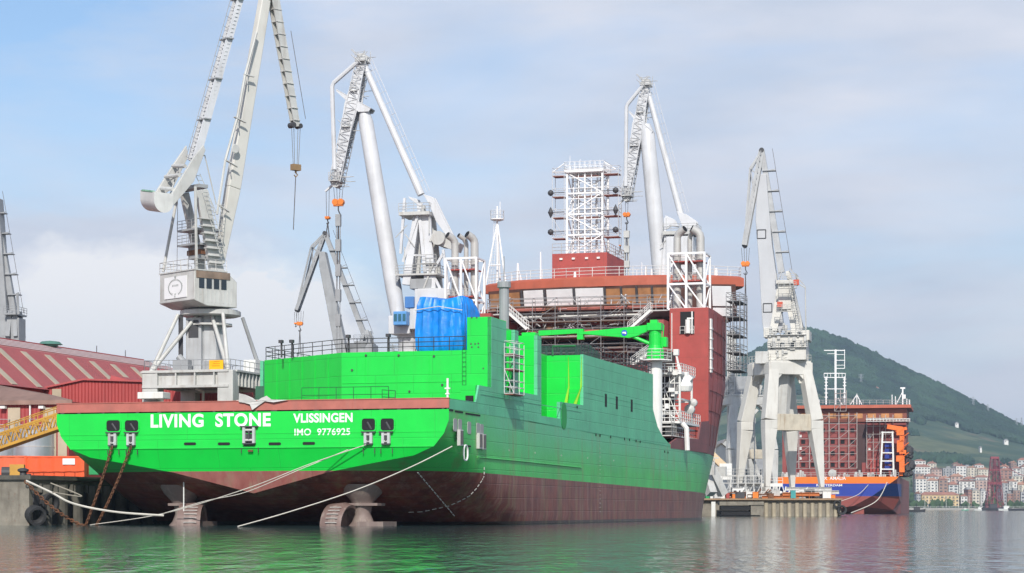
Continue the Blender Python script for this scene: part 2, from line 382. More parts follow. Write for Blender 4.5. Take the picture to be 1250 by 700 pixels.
# starboard quarter openings and marks
Sd = lambda px, py, y=-16.1: SH.hy(px, py, y)
for px, py in ((555.5, 519), (561.2, 519.5), (572.5, 522.5), (583.5, 524), (587.8, 525.5)):
    p = Sd(px, py); o = MB(); o.prism(rrect(p.x, p.z, .9, .95, .2), 'y', -16.14, -16.08); wd = o.build('mooring_port', M('grey_inside', (.33, .34, .33), .7), ship)
for px, py in ((560, 534.5), (583.5, 538.5), (588, 539.5)):
    p = Sd(px, py); o = MB(); o.box(p.x - .4, p.x + .4, -16.35, -16.1, p.z - .6, p.z + .6); o.tube((p.x - .15, -16.4, p.z - .5), (p.x - .15, -16.4, p.z + .5), .12, mi=1)
    o.build('roller_fairlead', [m_steel, m_dark], ship)
p = Sd(568, 553); o = MB(); pr = rrect(p.x, p.z, 1.0, 1.15, .45, 6); o.path([(u, -16.13, v) for u, v in pr + pr[:1]], .07); o.build('thruster_mark', m_whiteg, ship)
o = MB(); p = Sd(572.5, 545); o.box(p.x - .35, p.x + .35, -16.15, -16.1, p.z - .06, p.z + .06)
for px0, px1, py in ((548, 553, 500.3), (555, 565, 501.8), (568, 586, 504.5)):
    a, c = Sd(px0, py), Sd(px1, py); o.box(a.x, c.x, -16.13, -16.1, a.z - .09, a.z + .04)
o.build('deck_edge_slots', m_black, ship)
o = MB()   # weld marks round the section at frame 9 and small draft marks along the side
sec9 = [(16.12, 4.6), (16.11, 3.9), (15.93, 3.55), (15.5, 2.95), (14.95, 2.38), (14.2, 1.98), (13.25, 1.58), (12.2, 1.35), (11.05, 1.11), (9.6, 1.06)]
for k in range(len(sec9) - 1):
    a, c = Vector((9, -sec9[k][0], sec9[k][1] - .04)), Vector((9, -sec9[k + 1][0], sec9[k + 1][1] - .04))
    for t in (0, .5): o.tube(a.lerp(c, t), a.lerp(c, t + .3), .04, n=4)
for k in range(16):
    z = 1.0 + k * .4; o.box(47.4, 47.45, -16.125, -16.1, z, z + .1)
for k in range(16):
    px = 605 + k * 16; p = Sd(px, 548 + k * 1.6); o.box(p.x, p.x + .08, -16.13, -16.1, p.z - .08, p.z + .05) if k % 2 else None
o.build('draft_marks', M('dull_white', (.45, .45, .42)), ship)
o = MB()
for px, py in ((727, 531), (732, 532), (745, 533.5), (762, 536), (768, 537), (776, 538.5), (781, 539.5), (811, 551.5), (815, 552.5), (704, 497)):
    p = Sd(px, py); o.lathe([(.13, 0), (.13, .04)], (p.x, -16.13, p.z), n=8, mtx=Matrix.Rotation(R(90), 3, 'X'))
o.build('overboard_outlets', m_black, ship)
o = MB(); o.bend([(7, -16.16, 5.3), (20, -16.16, 5.25), (40, -16.16, 5.1)], .05); 
o.build('hull_pipe', mg_hull, ship)

# ---- green superstructure on the stern
o = MB(); o.prism([(11, -14.1), (11, -3.5), (17.5, 5.9), (30, 5.9), (30, -14.1)], 'z', DK, 13.9); o.build('aft_deckhouse', mg_tr, ship)
o = MB(); o.box(11, 15.3, -16.08, -14.1, DK, 16.5); o.box(7.7, 11, -16.08, -14.6, DK, 10.9); o.build('aft_tower', mg_tr, ship)
o = MB(); o.box(7.66, 7.75, -15.65, -15.0, 8.9, 10.1); o.build('door', m_black, ship)
o = MB()
for px, py in ((576, 388), (582, 388), (575, 420), (580, 420), (584, 419.5), (576, 424), (584, 424), (590, 450)):
    p = SH.hx(px, py, 11); o.lathe([(.07, 0), (.07, .05)], (10.97, p.y, p.z), n=8, mtx=Matrix.Rotation(R(90), 3, 'Y'))
o.build('vent_holes', m_dark, ship)
o = MB(); p = SH.hx(546, 495, 7.6)
o.tube((.3, -15.9, DK), (.3, -15.9, 11.0), .09); o.box(.2, .4, -16.1, -15.7, 10.2, 10.3); o.box(.2, .4, -16.05, -15.75, 9.8, 9.9); o.build('stern_light_post', m_white, ship)
wall = [(7.7, DK - .02), (7.7, 10.9), (11, 10.9), (11, 16.5), (15.3, 16.4), (15.3, 10.9), (17.8, 10.9), (17.8, 16.0), (18.9, 16.0), (18.9, 11), (24.8, 11), (24.8, 16.1), (26.1, 16.1), (26.1, 9.3), (32.4, 9.3),
        (32.4, 10.8), (40.9, 10.9), (40.9, 15.6), (71.3, 15.6), (71.3, 11.9), (73.7, 10.1), (76.2, 9.2), (79, 8.6), (82, 8.25), (82, 8.1), (55, 8.3), (30, 8.55)]
for s_ in (-1, 1):
    o = MB(); o.prism(wall if s_ < 0 else [q for q in wall if q[0] > 30] , 'y', s_ * 16.1, s_ * 15.8); o.build('side_wall', mg_side, ship)
o = MB()
o.box(18.2, 18.9, -15.8, -15.0, 8.7, 16.0); o.box(24.8, 26.1, -15.8, -14.2, 8.7, 16.1); o.box(25.2, 26.1, -15.8, -14.6, 8.7, 16.4)
o.box(18.95, 24.8, -15.6, -14.2, 8.7, 11.02); o.box(18.95, 24.8, -14.2, -14.0, 8.7, 16.5)
o.box(26.1, 40.9, -12.6, -12.1, 8.7, 15.6); o.build('side_lockers', mg_tr, ship)
o = MB()   # inset wall forward of the recess with the two sloping pillars
o.prism([(-12.1, 8.7), (-12.1, 15.55), (-15.8, 15.55), (-15.8, 8.7)], 'x', 40.9, 41.2); o.prism([(-14.7, 15.4), (-14.7, 12.6), (-14.3, 11.0), (-14.6, 11.0), (-14.8, 12.4)], 'x', 40.7, 40.9, 1); o.prism([(-15.98, 15.4), (-15.98, 12.6), (-15.5, 11.0), (-15.2, 11.0), (-15.85, 12.4)], 'x', 40.7, 40.9, 1); o.prism([(-14.8, 11), (-14.8, 12.4), (-15.85, 12.4), (-15.2, 11)], 'x', 40.6, 40.9)
o.build('recess_wall', [mg_tr, M('lime_edge', (.30, .62, .03), .5)], ship)
o = MB(); o.prism(rrect(33.7, 9.6, 1.9, 2.4, .9), 'y', -16.14, -16.0); o.build('side_opening', M('green_inside', (.01, .30, .06), .6), ship)
o = MB(); o.box(29.0, 31.2, -16.06, -15.9, 8.5, 9.28); o.build('red_patch', m_red, ship)
for px, py in ((739.5, 489), (752.8, 492), (771, 495.5)):
    p = Sd(px, py); o = MB(); o.box(p.x - .38, p.x + .38, -16.13, -16.05, p.z - .62, p.z + .62); o.build('side_window', m_black, ship)
o = MB(); o.box(42, 71, -15.8, 15.8, 8.6, 14.6); o.box(30, 42, -12, 12, 8.6, 12.5); o.build('cargo_deck', M('deck_dark_green', (.03, .12, .07), .7), ship)
o = MB(); o.tube((25.3, -13.0, 13), (25.3, -13.0, 20.3), .42, n=14); o.tube((25.3, -13.0, 20.3), (25.3, -13.0, 20.8), .58, n=14); o.tube((25.3, -13, 20.8), (25.3, -13, 23), .05)
o.build('grey_exhaust', m_cgreyd, ship)
# rails
rg = MB(); z = 13.9
rg.railing([(11.1, -13.9, z), (11.1, -3.5, z), (17.6, 5.8, z), (29, 5.8, z)], 1.1, 1.35, .035, 3)
for px in (355, 342, 424, 473): 
    q = SH.hx(px, 425, 11 if px > 422 else 14.5); rg.tube((q.x + .3, q.y, z), (q.x + .3, q.y, z + 1.3), .09, n=8); rg.box(q.x, q.x + .4, q.y - .16, q.y + .16, z + 1.2, z + 1.45)
rg.build('deckhouse_railing', m_dark, ship)
rg = MB(); rg.railing([(1.6, -.5 - 7.5 * 0 - 10.3, DK + .1), (1.6, -3.8, DK + .1)], 1.75, 1.4, .03, 3); rg.railing([(1.6, -10.3, DK), (3.2, -10.8, DK)], 1.6, 1, .03); rg.build('stern_railing', M('green_rail', (.02, .16, .05), .5), ship)
rg = MB(); rg.railing([(41, -15.9, 15.6), (71.3, -15.9, 15.6), (71.3, -8, 15.6), (71.3, 10, 15.6)], 1.2, 1.3, .04, 3); rg.build('side_wall_railing', m_dark, ship)
rg = MB()
for k in range(9): rg.railing([(52 + 1.3 * k, -14 + k * .2, 14.6), (52 + 1.3 * k, 4 - k, 14.6)], 2.7, 1.5, .045, 3)
rg.build('deck_cages', M('dark_green_steel', (.03, .08, .06), .6), ship)
# ladder on the deckhouse
ld = MB(); q = SH.hx(567, 445, 11); ld.ladder((10.9, q.y, 10.2), (10.9, q.y, 13.9), (0, 1, 0), .3, .025, .35); ld.build('ladder', M('green_rail', (.02, .16, .05)), ship)

# ---- thrusters under the stern
for yy, yaw, nmn in ((-7.7, 80, 0), (7.4, 104, 1)):
    t_ = MB(); c = Vector((4.5, yy, 0)); t_.lathe([(1.9, 3.2), (1.5, 2.5), (1.0, 2.0), (.72, 1.5), (.62, .9), (.85, .3), (1.3, -.2), (1.3, -.6)], c, 18)
    t_.box(2.9, 6.1, yy - 2.2, yy - .1, -.2, .32); t_.box(3.6, 5.4, yy - 1.5, yy + .9, 1.55, 1.75)
    th = t_.build('thruster_pod', M('thruster_red_grey', (.20, .15, .135), .6, streak=.5, sc_=(.4, .36, .3)), ship, smooth=True)
    nz = MB(); A = Matrix.Rotation(R(yaw), 3, 'Z') @ Matrix.Rotation(R(90), 3, 'Y')
    prof = [(1.75, -.9), (1.95, -.3), (1.85, .9), (1.6, .95), (1.5, .2), (1.55, -.8)]
    n = 28; base = Vector((3.4, yy + (1.3 if yy < 0 else -1.3), -.15)); vs = []
    for r_, zz in prof:
        for k in range(n): t = 2 * math.pi * k / n; vs.append(A @ Vector((r_ * math.cos(t), r_ * math.sin(t), zz)) + base)
    m_ = len(prof); nz.add(vs, [(i * n + k, i * n + (k + 1) % n, ((i + 1) % m_) * n + (k + 1) % n, ((i + 1) % m_) * n + k) for i in range(m_) for k in range(n)])
    nz.lathe([(1.5, .18), (1.5, .22)], base, 24, mtx=A); noz = nz.build('nozzle', M('nozzle_paint', (.18, .12, .105), .55, streak=.6, sc_=(.42, .38, .33)), th, smooth=True)
    g = MB()
    for k in range(5):
        t = R(102 + k * 10)
        p_, q_ = [A @ Vector((2.0 * math.cos(t), 2.0 * math.sin(t), zz)) + base for zz in (-.65, .35)]
        g.tube(p_, q_, .032)
    g.build('anode_bars', M('anode_pale', (.5, .48, .45), .6), th)
o = MB(); o.prism([(14, -.5), (14, 1.4), (20, .3), (24, -.5)], 'y', -13.2, -12.7); o.build('skeg', M('skeg_pale', (.38, .36, .32), .7, streak=.4), ship)
o = MB(); o.tube((2, 6.2, 0), (2, 6.2, 3.6), .05); o.build('staff_gauge', m_white, ship)
# dash marks (pale draft line under the stern)
o = MB()
for k in range(14):
    t0, t1 = k / 14, (k + .55) / 14; a, b_ = Vector((2.0, -13.0, 4.4)), Vector((10.8, -13.2, 1.0)); o.tube(a.lerp(b_, t0) + Vector((0, 0, -.35)), a.lerp(b_, t1) + Vector((0, 0, -.35)), .06, n=4)
o.build('draft_marks', M('dull_white', (.45, .45, .42)), ship)

# ---- forward accommodation
def loft(levels, xs, x_aft, notch):
    o = MB(); rings = []
    for z in levels:
        sb = [(x, -hb(x, z)) for x in xs]; pt = [(x, -y) for x, y in sb][::-1]
        ring = [(x_aft, notch)] + [(103, notch)] + [(103, 16.1)] if notch else []
        rings.append([(x, y, z) for x, y in sb + pt + ([(103, 11.3), (118, 11.3), (118, -11.3), (103, -11.3)] if notch else [])])
    n = len(rings[0]); vs = [v for r_ in rings for v in r_]
    fs = [(i * n + k, i * n + (k + 1) % n, (i + 1) * n + (k + 1) % n, (i + 1) * n + k) for i in range(len(rings) - 1) for k in range(n)] + [tuple(range(n))[::-1], tuple(range((len(rings) - 1) * n, len(rings) * n))]
    o.add(vs, fs); return o
LX_ = [103, 107, 111, 115, 119, 123, 127, 131, 135, 139, 143, 146, 150]
o = loft([11.6, 13, 17, 21, 25.6], LX_, 118, 11.3); fore = o.build('forward_house', [m_redside], ship)
m_maroon = M('maroon_primer', (.20, .065, .065), .6, var=.2, vs=.4, streak=.4, sc_=(.12, .05, .05), seams=(0, 5, 1.8, .015))
o = loft([7.95, 10.4, 11.6], LX_, 118, 11.3); o.build('bow_shell', [m_maroon], ship)
o = MB(); o.box(102.95, 103.0, -16.08, -11.32, 8, 25.6); o.build('tower_face', m_red, ship)
o = MB(); o.box(102.95, 103.0, 11.32, 16.08, 8, 25.6); o.build('tower_face', m_red, ship)
o = MB(); o.prism([(80.5, 8), (80.5, 8.6), (84, 9.2), (90, 9.4), (96.5, 9.5), (98, 11.6), (103, 11.9), (103, 8)], 'y', -16.14, -15.9); o.build('forward_bulwark', m_maroon, ship)
# opening in the tower with pale pipes inside
a, c = SH.hx(830.5, 408, 102.9), SH.hx(847.5, 380.5, 102.9)
o = MB(); o.box(102.85, 102.95, c.y, a.y, a.z, c.z); op = o.build('tower_opening', m_black, ship)
o = MB(); o.tube((102.75, (a.y + c.y) / 2 - .1, a.z + .05), (102.75, (a.y + c.y) / 2 - .1, a.z + 1.7), .33, n=12); o.tube((102.78, (a.y + c.y) / 2 - .6, a.z), (102.78, (a.y + c.y) / 2 - .6, c.z), .1); o.box(102.7, 102.85, c.y + .1, (a.y + c.y) / 2, a.z + 1.75, a.z + 1.95)
o.railing([(102.7, c.y, a.z), (102.7, a.y, a.z)], .9, .5, .03, 2); o.build('pipework', m_white, op)
o = MB()
for py in (410,): o.tube((102.85, -11.6, 19), (102.85, -11.6, 25), .06)
o.box(103.6, 104.4, -16.3, -16.12, 17.8, 24.3); o.bar((103.2, -11.8, 24.6), (103.7, -16.2, 24.2), .06)
for zz in (18.2, 19.4, 20.6, 21.8, 23): o.box(103.5, 104.5, -16.38, -16.12, zz, zz + .2)
o.v = o.v[64:] if False else o.v; o.build('side_ladder_frame', m_white, ship)
o = MB()
for k in range(5):
    zz = 13.2 + k * 2.45
    pts = [(x, -hb(x, zz) - .05, zz) for x in (104, 108, 112, 116, 120, 124)]; o.path(pts, .035, 4)
for x in (106, 110, 114, 118): o.path([(x, -hb(x, z_) - .05, z_) for z_ in (9, 12, 15, 18, 21, 25)], .03, 4)
o.build('plate_seams', M('dark_red_weld', (.10, .03, .03), .8), ship)
# main aft wall of the accommodation, built up in decks
ww = MB(); SX = 117.6
def sz(py): return SH.hx(740, py, SX).z
ww.box(SX, 118, -11.3, 15.5, 15, sz(386)); main = ww.build('accommodation_wall', m_red, ship)
for nm, x0, y0, y1, pa, pb, mt in (('deck_shelf', 114.6, 16.2, -11.3, 377, 380, m_redlt), ('deck_shelf', 115.2, 15.5, -11.3, 386, 388.5, m_white), ('deck_shelf', 115.4, 15.5, -11.3, 404, 406.5, m_redlt), ('deck_shelf', 113.5, 10, -10.5, 412.5, 415, M('pale_grey_deck', (.5, .5, .48))),
                                ('deck_shelf', 114.4, 15.5, -11.3, 427, 429, m_red)):
    o = MB(); o.box(x0, 118, y1, y0, sz(pb), sz(pa)); o.build(nm, mt, ship)
dk_ = M('painted_shade', (.03, .02, .02), .8)  # near-black colour that stands in for shade
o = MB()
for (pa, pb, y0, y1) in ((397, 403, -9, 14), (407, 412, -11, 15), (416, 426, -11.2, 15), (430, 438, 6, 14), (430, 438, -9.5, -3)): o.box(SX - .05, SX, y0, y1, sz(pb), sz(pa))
o.build('deck_gap_shade', dk_, ship)  # dark strips set on the wall as shade between the decks
o = MB()
for k in range(14):
    y = 14 - k * 1.9; o.box(SX - .09, SX - .05, y - random.uniform(.2, .5), y + random.uniform(.2, .5), sz(402.5), sz(397.3))
for k in range(8):
    y = 13 - k * 3; o.box(SX - .12, SX - .05, y - .5, y + .3, sz(425.5), sz(417))
o.build('insulation_panels', m_wood, ship)
o = MB()
for k in range(26):
    y = 14.5 - k * 1.0 + random.uniform(-.3, .3); zz = sz(random.choice([391, 392, 393, 395, 418, 433])); o.box(SX - .35, SX, y - .12, y + .12, zz - .14, zz + .14)
for k in range(9): y = 13 - k * 2.8; o.box(SX - .5, SX, y - random.uniform(.3, 1.2), y + random.uniform(.2, .9), sz(389.5), sz(388.6))
o.build('deck_lamps', m_white, ship)
o = MB(); o.lathe([(2.6, 0), (2.8, .4), (2.8, 1.6), (2.0, 1.7), (1.9, 4)], (104, .3, 14.6), n=20); o.build('winch_drum', m_redor, ship)
o = MB(); o.box(96, 103, -11, -6, 14, 18.2); o.box(96, 100, -6, 6, 14, 16); o.build('winch_house', m_redside, ship)
# bridge deck: sloping window band with covers
B0, B1 = 25.6, 29.9
def bridge_pt(t, z):      # faceted plan of the bridge aft side, y goes from port to starboard
    prof = [(119.3, 16.5), (117.4, 12), (116.4, 5.2), (116.4, -5.2), (117.4, -12), (119.3, -16.5)]
    k = min(int(t * 5), 4); u = t * 5 - k; a, c = prof[k], prof[k + 1]
    x = a[0] + (c[0] - a[0]) * u; y = a[1] + (c[1] - a[1]) * u
    lean = .9 if z > 28 else 1.5 - (z - B0) * .25
    return Vector((x + (1.2 - (z - B0) * .28), y, z))
body = MB(); lv = (B0, 27.2, B1 + .1); ts = [k / 5 for k in range(6)]
rings = [[bridge_pt(t, z) for t in ts] + [Vector((128, -13, z)), Vector((141, -7, z)), Vector((141, 7, z)), Vector((128, 13, z))] for z in lv]
n = len(rings[0]); body.add([v for r_ in rings for v in r_], [(i * n + k, i * n + (k + 1) % n, (i + 1) * n + (k + 1) % n, (i + 1) * n + k) for i in range(2) for k in range(n)])
body.build('bridge_house', M('bridge_dark', (.10, .045, .035), .7, var=.3), ship)
# panels between mullions: kind per pixel span
m_cov = M('white_window_cover', (.70, .72, .73), .35, var=.08, vs=.5, bump=.05, bs=.8)
spans = [(598, 616, 'w'), (617, 637, 'w'), (642, 667, 'c'), (671, 704, 'c'), (707, 741, 'c'), (744, 762, 'w'), (764, 780, 'w'), (783, 799, 'w'), (801, 820, 'w'), (869, 890, 'c')]
for xa, xb, kd in spans:
    def yy(px): 
        q = SH.hx(px, 360, 118.5); return q.y
    ta, tb_ = (16.3 - yy(xa)) / 32.6, (16.3 - yy(xb)) / 32.6; ta, tb_ = max(0, ta), min(1, tb_)
    # invert piecewise y -> t
    def tt(y):
        ys = [16.3, 12, 5.2, -5.2, -12, -16.3]
        for k in range(5):
            if ys[k] >= y >= ys[k + 1]: return (k + (ys[k] - y) / (ys[k] - ys[k + 1])) / 5
        return 0 if y > 0 else 1
    ta, tb_ = tt(yy(xa)), tt(yy(xb)); 
    for za, zb in ((27.25, 29.75), (26.0, 27.05)) if kd == 'c' else ((26.6, 29.6),):
        q = [bridge_pt(ta, za), bridge_pt(tb_, za), bridge_pt(tb_, zb), bridge_pt(ta, zb)]; d = Vector((-.18, 0, 0))
        o = MB(); o.poly3([v + d for v in q], (.1, 0, 0)); o.build('window_cover' if kd == 'c' else 'plywood_panel', m_cov if kd == 'c' else m_wood, ship, bev=.05 if kd == 'c' else 0)
mu = MB()
for px in (616.5, 640, 669, 705.5, 743, 763, 781.5, 800, 821):
    y = SH.hx(px, 360, 118.5).y; t = tt(y); mu.bar(bridge_pt(t, 26) + Vector((-.25, 0, 0)), bridge_pt(t, 29.8) + Vector((-.25, 0, 0)), .28, .2)
mu.build('window_mullion', m_dark, ship)
o = MB(); plan = [(121.5, 17.8), (118, 12.5), (116.6, 5.5), (116.2, 0), (116.6, -5.5), (118, -12.5), (121.5, -17.2), (123.5, -16.6), (130, -13.6), (143, -8), (147, 0), (143, 8), (130, 13.6), (123.5, 16.8)]
n = len(plan); inn = [((x - 130) * .985 + 130.2, y * .96) for x, y in plan]
o.add([(x, y, 31.3) for x, y in inn] + [(x, y, 31.0 - .2 * 0) for x, y in plan] + [(x, y, 29.95) for x, y in plan], [tuple(range(n))] + [(k, (k + 1) % n, n + (k + 1) % n, n + k) for k in range(n)] + [(n + k, n + (k + 1) % n, 2 * n + (k + 1) % n, 2 * n + k) for k in range(n)] + [tuple(range(2 * n, 3 * n))[::-1]])
o.build('bridge_roof', m_redor, ship)
rl = MB(); rl.railing([(x * 1.0 + .6, y * .97, 31.2) for x, y in plan[:8]], 1.3, 1.7, .04, 3); rl.build('roof_railing', m_white, ship)
# red box and antenna mast on the roof, radars, posts
a, c = SH.hx(674, 334, 124), SH.hx(741, 308, 124); zt = c.z
o = MB(); o.box(124, 134, c.y, a.y, 31, zt); o.build('mast_house', m_red, ship)
my = (a.y + c.y) / 2
o = MB()
for y_ in (-2.6, -1, .8, 2.5): o.box(123.8, 124, my + y_ - .2, my + y_ + .2, zt - .85, zt - .6)
o.build('flood_light', m_white, ship)
rl = MB(); rl.railing([(124.1, a.y, zt), (124.1, c.y, zt), (134, c.y, zt), (134, a.y, zt)], 1.35, 1.2, .04, 3); rl.build('mast_house_railing', m_steel, ship)
z1 = SH.hx(715, 212, 128).z; MC = Vector((128.5, my, 0)); mw = 4.9
mst = MB()
q = [(-1, -1), (1, -1), (1, 1), (-1, 1)]
for i in range(4):
    sx, sy = q[i]; mst.bar((MC.x + sx * 1.6, my + sy * mw / 2, zt), (MC.x + sx * 1.6, my + sy * mw / 2, z1), .28)
lvN = 4
for k in range(lvN + 1):
    zz = zt + (z1 - zt) * k / lvN
    for i in range(4):
        (ax, ay), (bx, by) = q[i], q[(i + 1) % 4]; A_, B_ = Vector((MC.x + ax * 1.6, my + ay * mw / 2, zz)), Vector((MC.x + bx * 1.6, my + by * mw / 2, zz)); mst.bar(A_, B_, .2)
        if k < lvN:
            up_ = Vector((0, 0, (z1 - zt) / lvN)); mst.bar(A_, B_ + up_, .13) if (k + i) % 2 else mst.bar(B_, A_ + up_, .13)
for yo in (-.9, 0, .9): mst.bar((MC.x - 1.5, my + yo, zt), (MC.x - 1.5, my + yo, z1), .2 if yo == 0 else .1)
for k in range(16): zz = zt + (z1 - zt) * k / 16; mst.bar((MC.x - 1.5, my - .9, zz), (MC.x - 1.5, my + .9, zz), .06)
for k in range(4): mst.tube((MC.x, my - 1.2 + k * .8, zt), (MC.x, my - 1.2 + k * .8, z1 - 1), .12)
rnd = random.Random(4)
for k in range(8):
    zz = zt + (z1 - zt) * (k + .5) / 8
    for x_ in (-1.6, 1.6): mst.bar((MC.x + x_, my - mw / 2, zz), (MC.x + x_, my + mw / 2, zz), .09)
    mst.bar((MC.x - .2, my - 1.4, zz - 1), (MC.x - .2, my + 1.4, zz + 1), .1) if k % 2 else mst.bar((MC.x - .2, my + 1.4, zz - 1), (MC.x - .2, my - 1.4, zz + 1), .1)
for yo in (-1.9, -1.4, 1.4, 1.9): mst.bar((MC.x - .3, my + yo, zt), (MC.x - .3, my + yo, z1), .12)
mst.build('antenna_mast', m_whiteg, ship)
o = MB(); o.box(MC.x - 2, MC.x + 2, my - mw / 2 - .3, my + mw / 2 + .3, z1, z1 + .35)
o.railing([(MC.x - 2, my + mw / 2 + .3, z1), (MC.x - 2, my - mw / 2 - .3, z1), (MC.x + 2, my - mw / 2 - .3, z1), (MC.x + 2, my + mw / 2 + .3, z1), (MC.x - 2, my + mw / 2 + .3, z1)], 1.4, .7, .04, 3)
for s_ in (-1, 1): o.tube((MC.x - 2, my + s_ * (mw / 2 + .3), z1 + 1.2), (MC.x - 2, my + s_ * (mw / 2 + 1.9), z1 + .15), .08); o.tube((MC.x - 2, my + s_ * (mw / 2), z1 + .1), (MC.x - 2, my + s_ * (mw / 2 + 1.9), z1 + .1), .07)
for k in range(7): y = my - 2 + k * .7; o.tube((MC.x - 1, y, z1), (MC.x - 1, y, z1 + 1.5 + random.random()), .04)
o.build('mast_top_platform', m_whiteg, ship)
for s_ in (-1, 1):
    for k, py in enumerate((234, 258, 282)):
        zz = SH.hx(715, py, 126).z; y = my + s_ * (mw / 2 + 1.0) + (.15 if s_ > 0 else -.1)
        o = MB()
        if k == 1: o.lathe([(.03, .75), (.38, 0), (.03, -.75)], (126, y + s_ * .9, zz), n=10)
        else: o.lathe([(.05, -.42), (.33, -.25), (.42, 0), (.33, .25), (.05, .42)], (126, y + s_ * .9, zz), n=12)
        o.tube((126, y - s_ * 1, zz), (126, y + s_ * .9, zz), .05); o.build('day_signal', m_dark, ship)
# pipes, stiffeners and fittings on the green blocks
o = MB()
for y in (-14.9, -5.2, 1.5): pass
for k in range(7): y = -4.2 - k * 1.35; o.box(10.97, 11.0, y, y + .03, 8.9, 13.85) if k % 2 else None
for z in (11.4,): o.box(10.96, 11.0, -14.05, -3.6, z, z + .04)
for (x0, y0, x1, y1) in ((11, -3.5, 17.5, 5.9),):
    for k in range(1, 6): t = k / 6; o.tube((x0 + (x1 - x0) * t - .02, y0 + (y1 - y0) * t, 8.9), (x0 + (x1 - x0) * t - .02, y0 + (y1 - y0) * t, 13.85), .03, n=4)
o.build('plate_stiffeners', mg_tr, ship)
o = MB()
for px, py in ((447, 434), (487, 434), (530, 435), (430, 452), (540, 470), (500, 478)): p = SH.hx(px, py, 11); o.lathe([(.09, 0), (.09, .06)], (10.9, p.y, p.z), n=8, mtx=Matrix.Rotation(R(90), 3, 'Y'))
for px, py in ((628, 420),): p = SH.hx(px, py, 17.8)
o.build('small_scuttles', m_dark, ship)
o = MB()
for z in (12.1,): o.box(41.2, 71.2, -16.12, -16.1, z, z + .04)
o.box(8, 40, -16.13, -16.1, 10.2, 10.26); o.build('side_stiffeners', mg_side, ship)
o = MB(); o.bend([(40.8, -15.4, 16.4), (40.8, -13.2, 16.4), (40.8, -13.2, 15.6)], .1, 6); o.tube((32, -12.8, 9), (32, -12.8, 15.4), .09); o.tube((28, -12.7, 9), (28, -12.7, 15.4), .06); o.box(29, 30.2, -12.7, -12.6, 9.3, 11.3); o.build('locker_pipes', M('green_rail', (.02, .16, .05)), ship)
# tripod radar mast on port side of roof
c = SH.hx(607, 335, 128); zt2 = SH.hx(607, 270, 128).z; o = MB()
for dx, dy in ((-1, 1.5), (-1, -1.6), (1.6, 0)): o.tube((c.x + dx, c.y + dy, 31), (c.x, c.y, zt2), .14, .1, n=8)
o.tube((c.x, c.y, 31), (c.x, c.y, zt2 + 2), .13, n=8); o.tube((c.x - 1, c.y + .8, 34.4), (c.x - 1, c.y - .8, 34.4), .09)
o.lathe([(.5, zt2), (.95, zt2 + .15), (.95, zt2 + .3)], (c.x, c.y, 0), n=14); o.railing([(c.x + .95 * math.cos(t * R(45)), c.y + .95 * math.sin(t * R(45)), zt2 + .3) for t in range(9)], 1.1, 2, .035, 2)
o.ladder((c.x - .7, c.y + .6, 31.3), (c.x - .2, c.y + .2, zt2), (0, 1, 0), .4, .03, .4); o.tube((c.x, c.y - .4, zt2), (c.x, c.y - .4, zt2 + 2.6), .06)
o.build('tripod_mast', m_whiteg, ship)
o = MB()
for px, h_, r_ in ((657, 4.0, .14), (629, 2.6, .22), (632, 1.2, .07), (640, 1.3, .06), (622, 1.0, .08), (786, 1.6, .2), (793, 1.3, .15), (781, 2.2, .06), (775, 1.2, .06), (699, 1.2, .25), (803, 1.4, .07), (872, 1.4, .3), (890, 1.0, .05), (807, 2.6, .06)):
    c = SH.hx(px, 335, 119.5 if px not in (872, 890) else 122); o.tube((c.x + 1.2, c.y, 31), (c.x + 1.2, c.y, 31.2 + h_), r_, r_ * .6, n=8)
c = SH.hx(629, 335, 120.7); o.bar((c.x + 1.2, c.y, 33.5), (c.x + 1.2, c.y - .8, 31), .08); 
o.build('roof_posts', m_whiteg, ship)
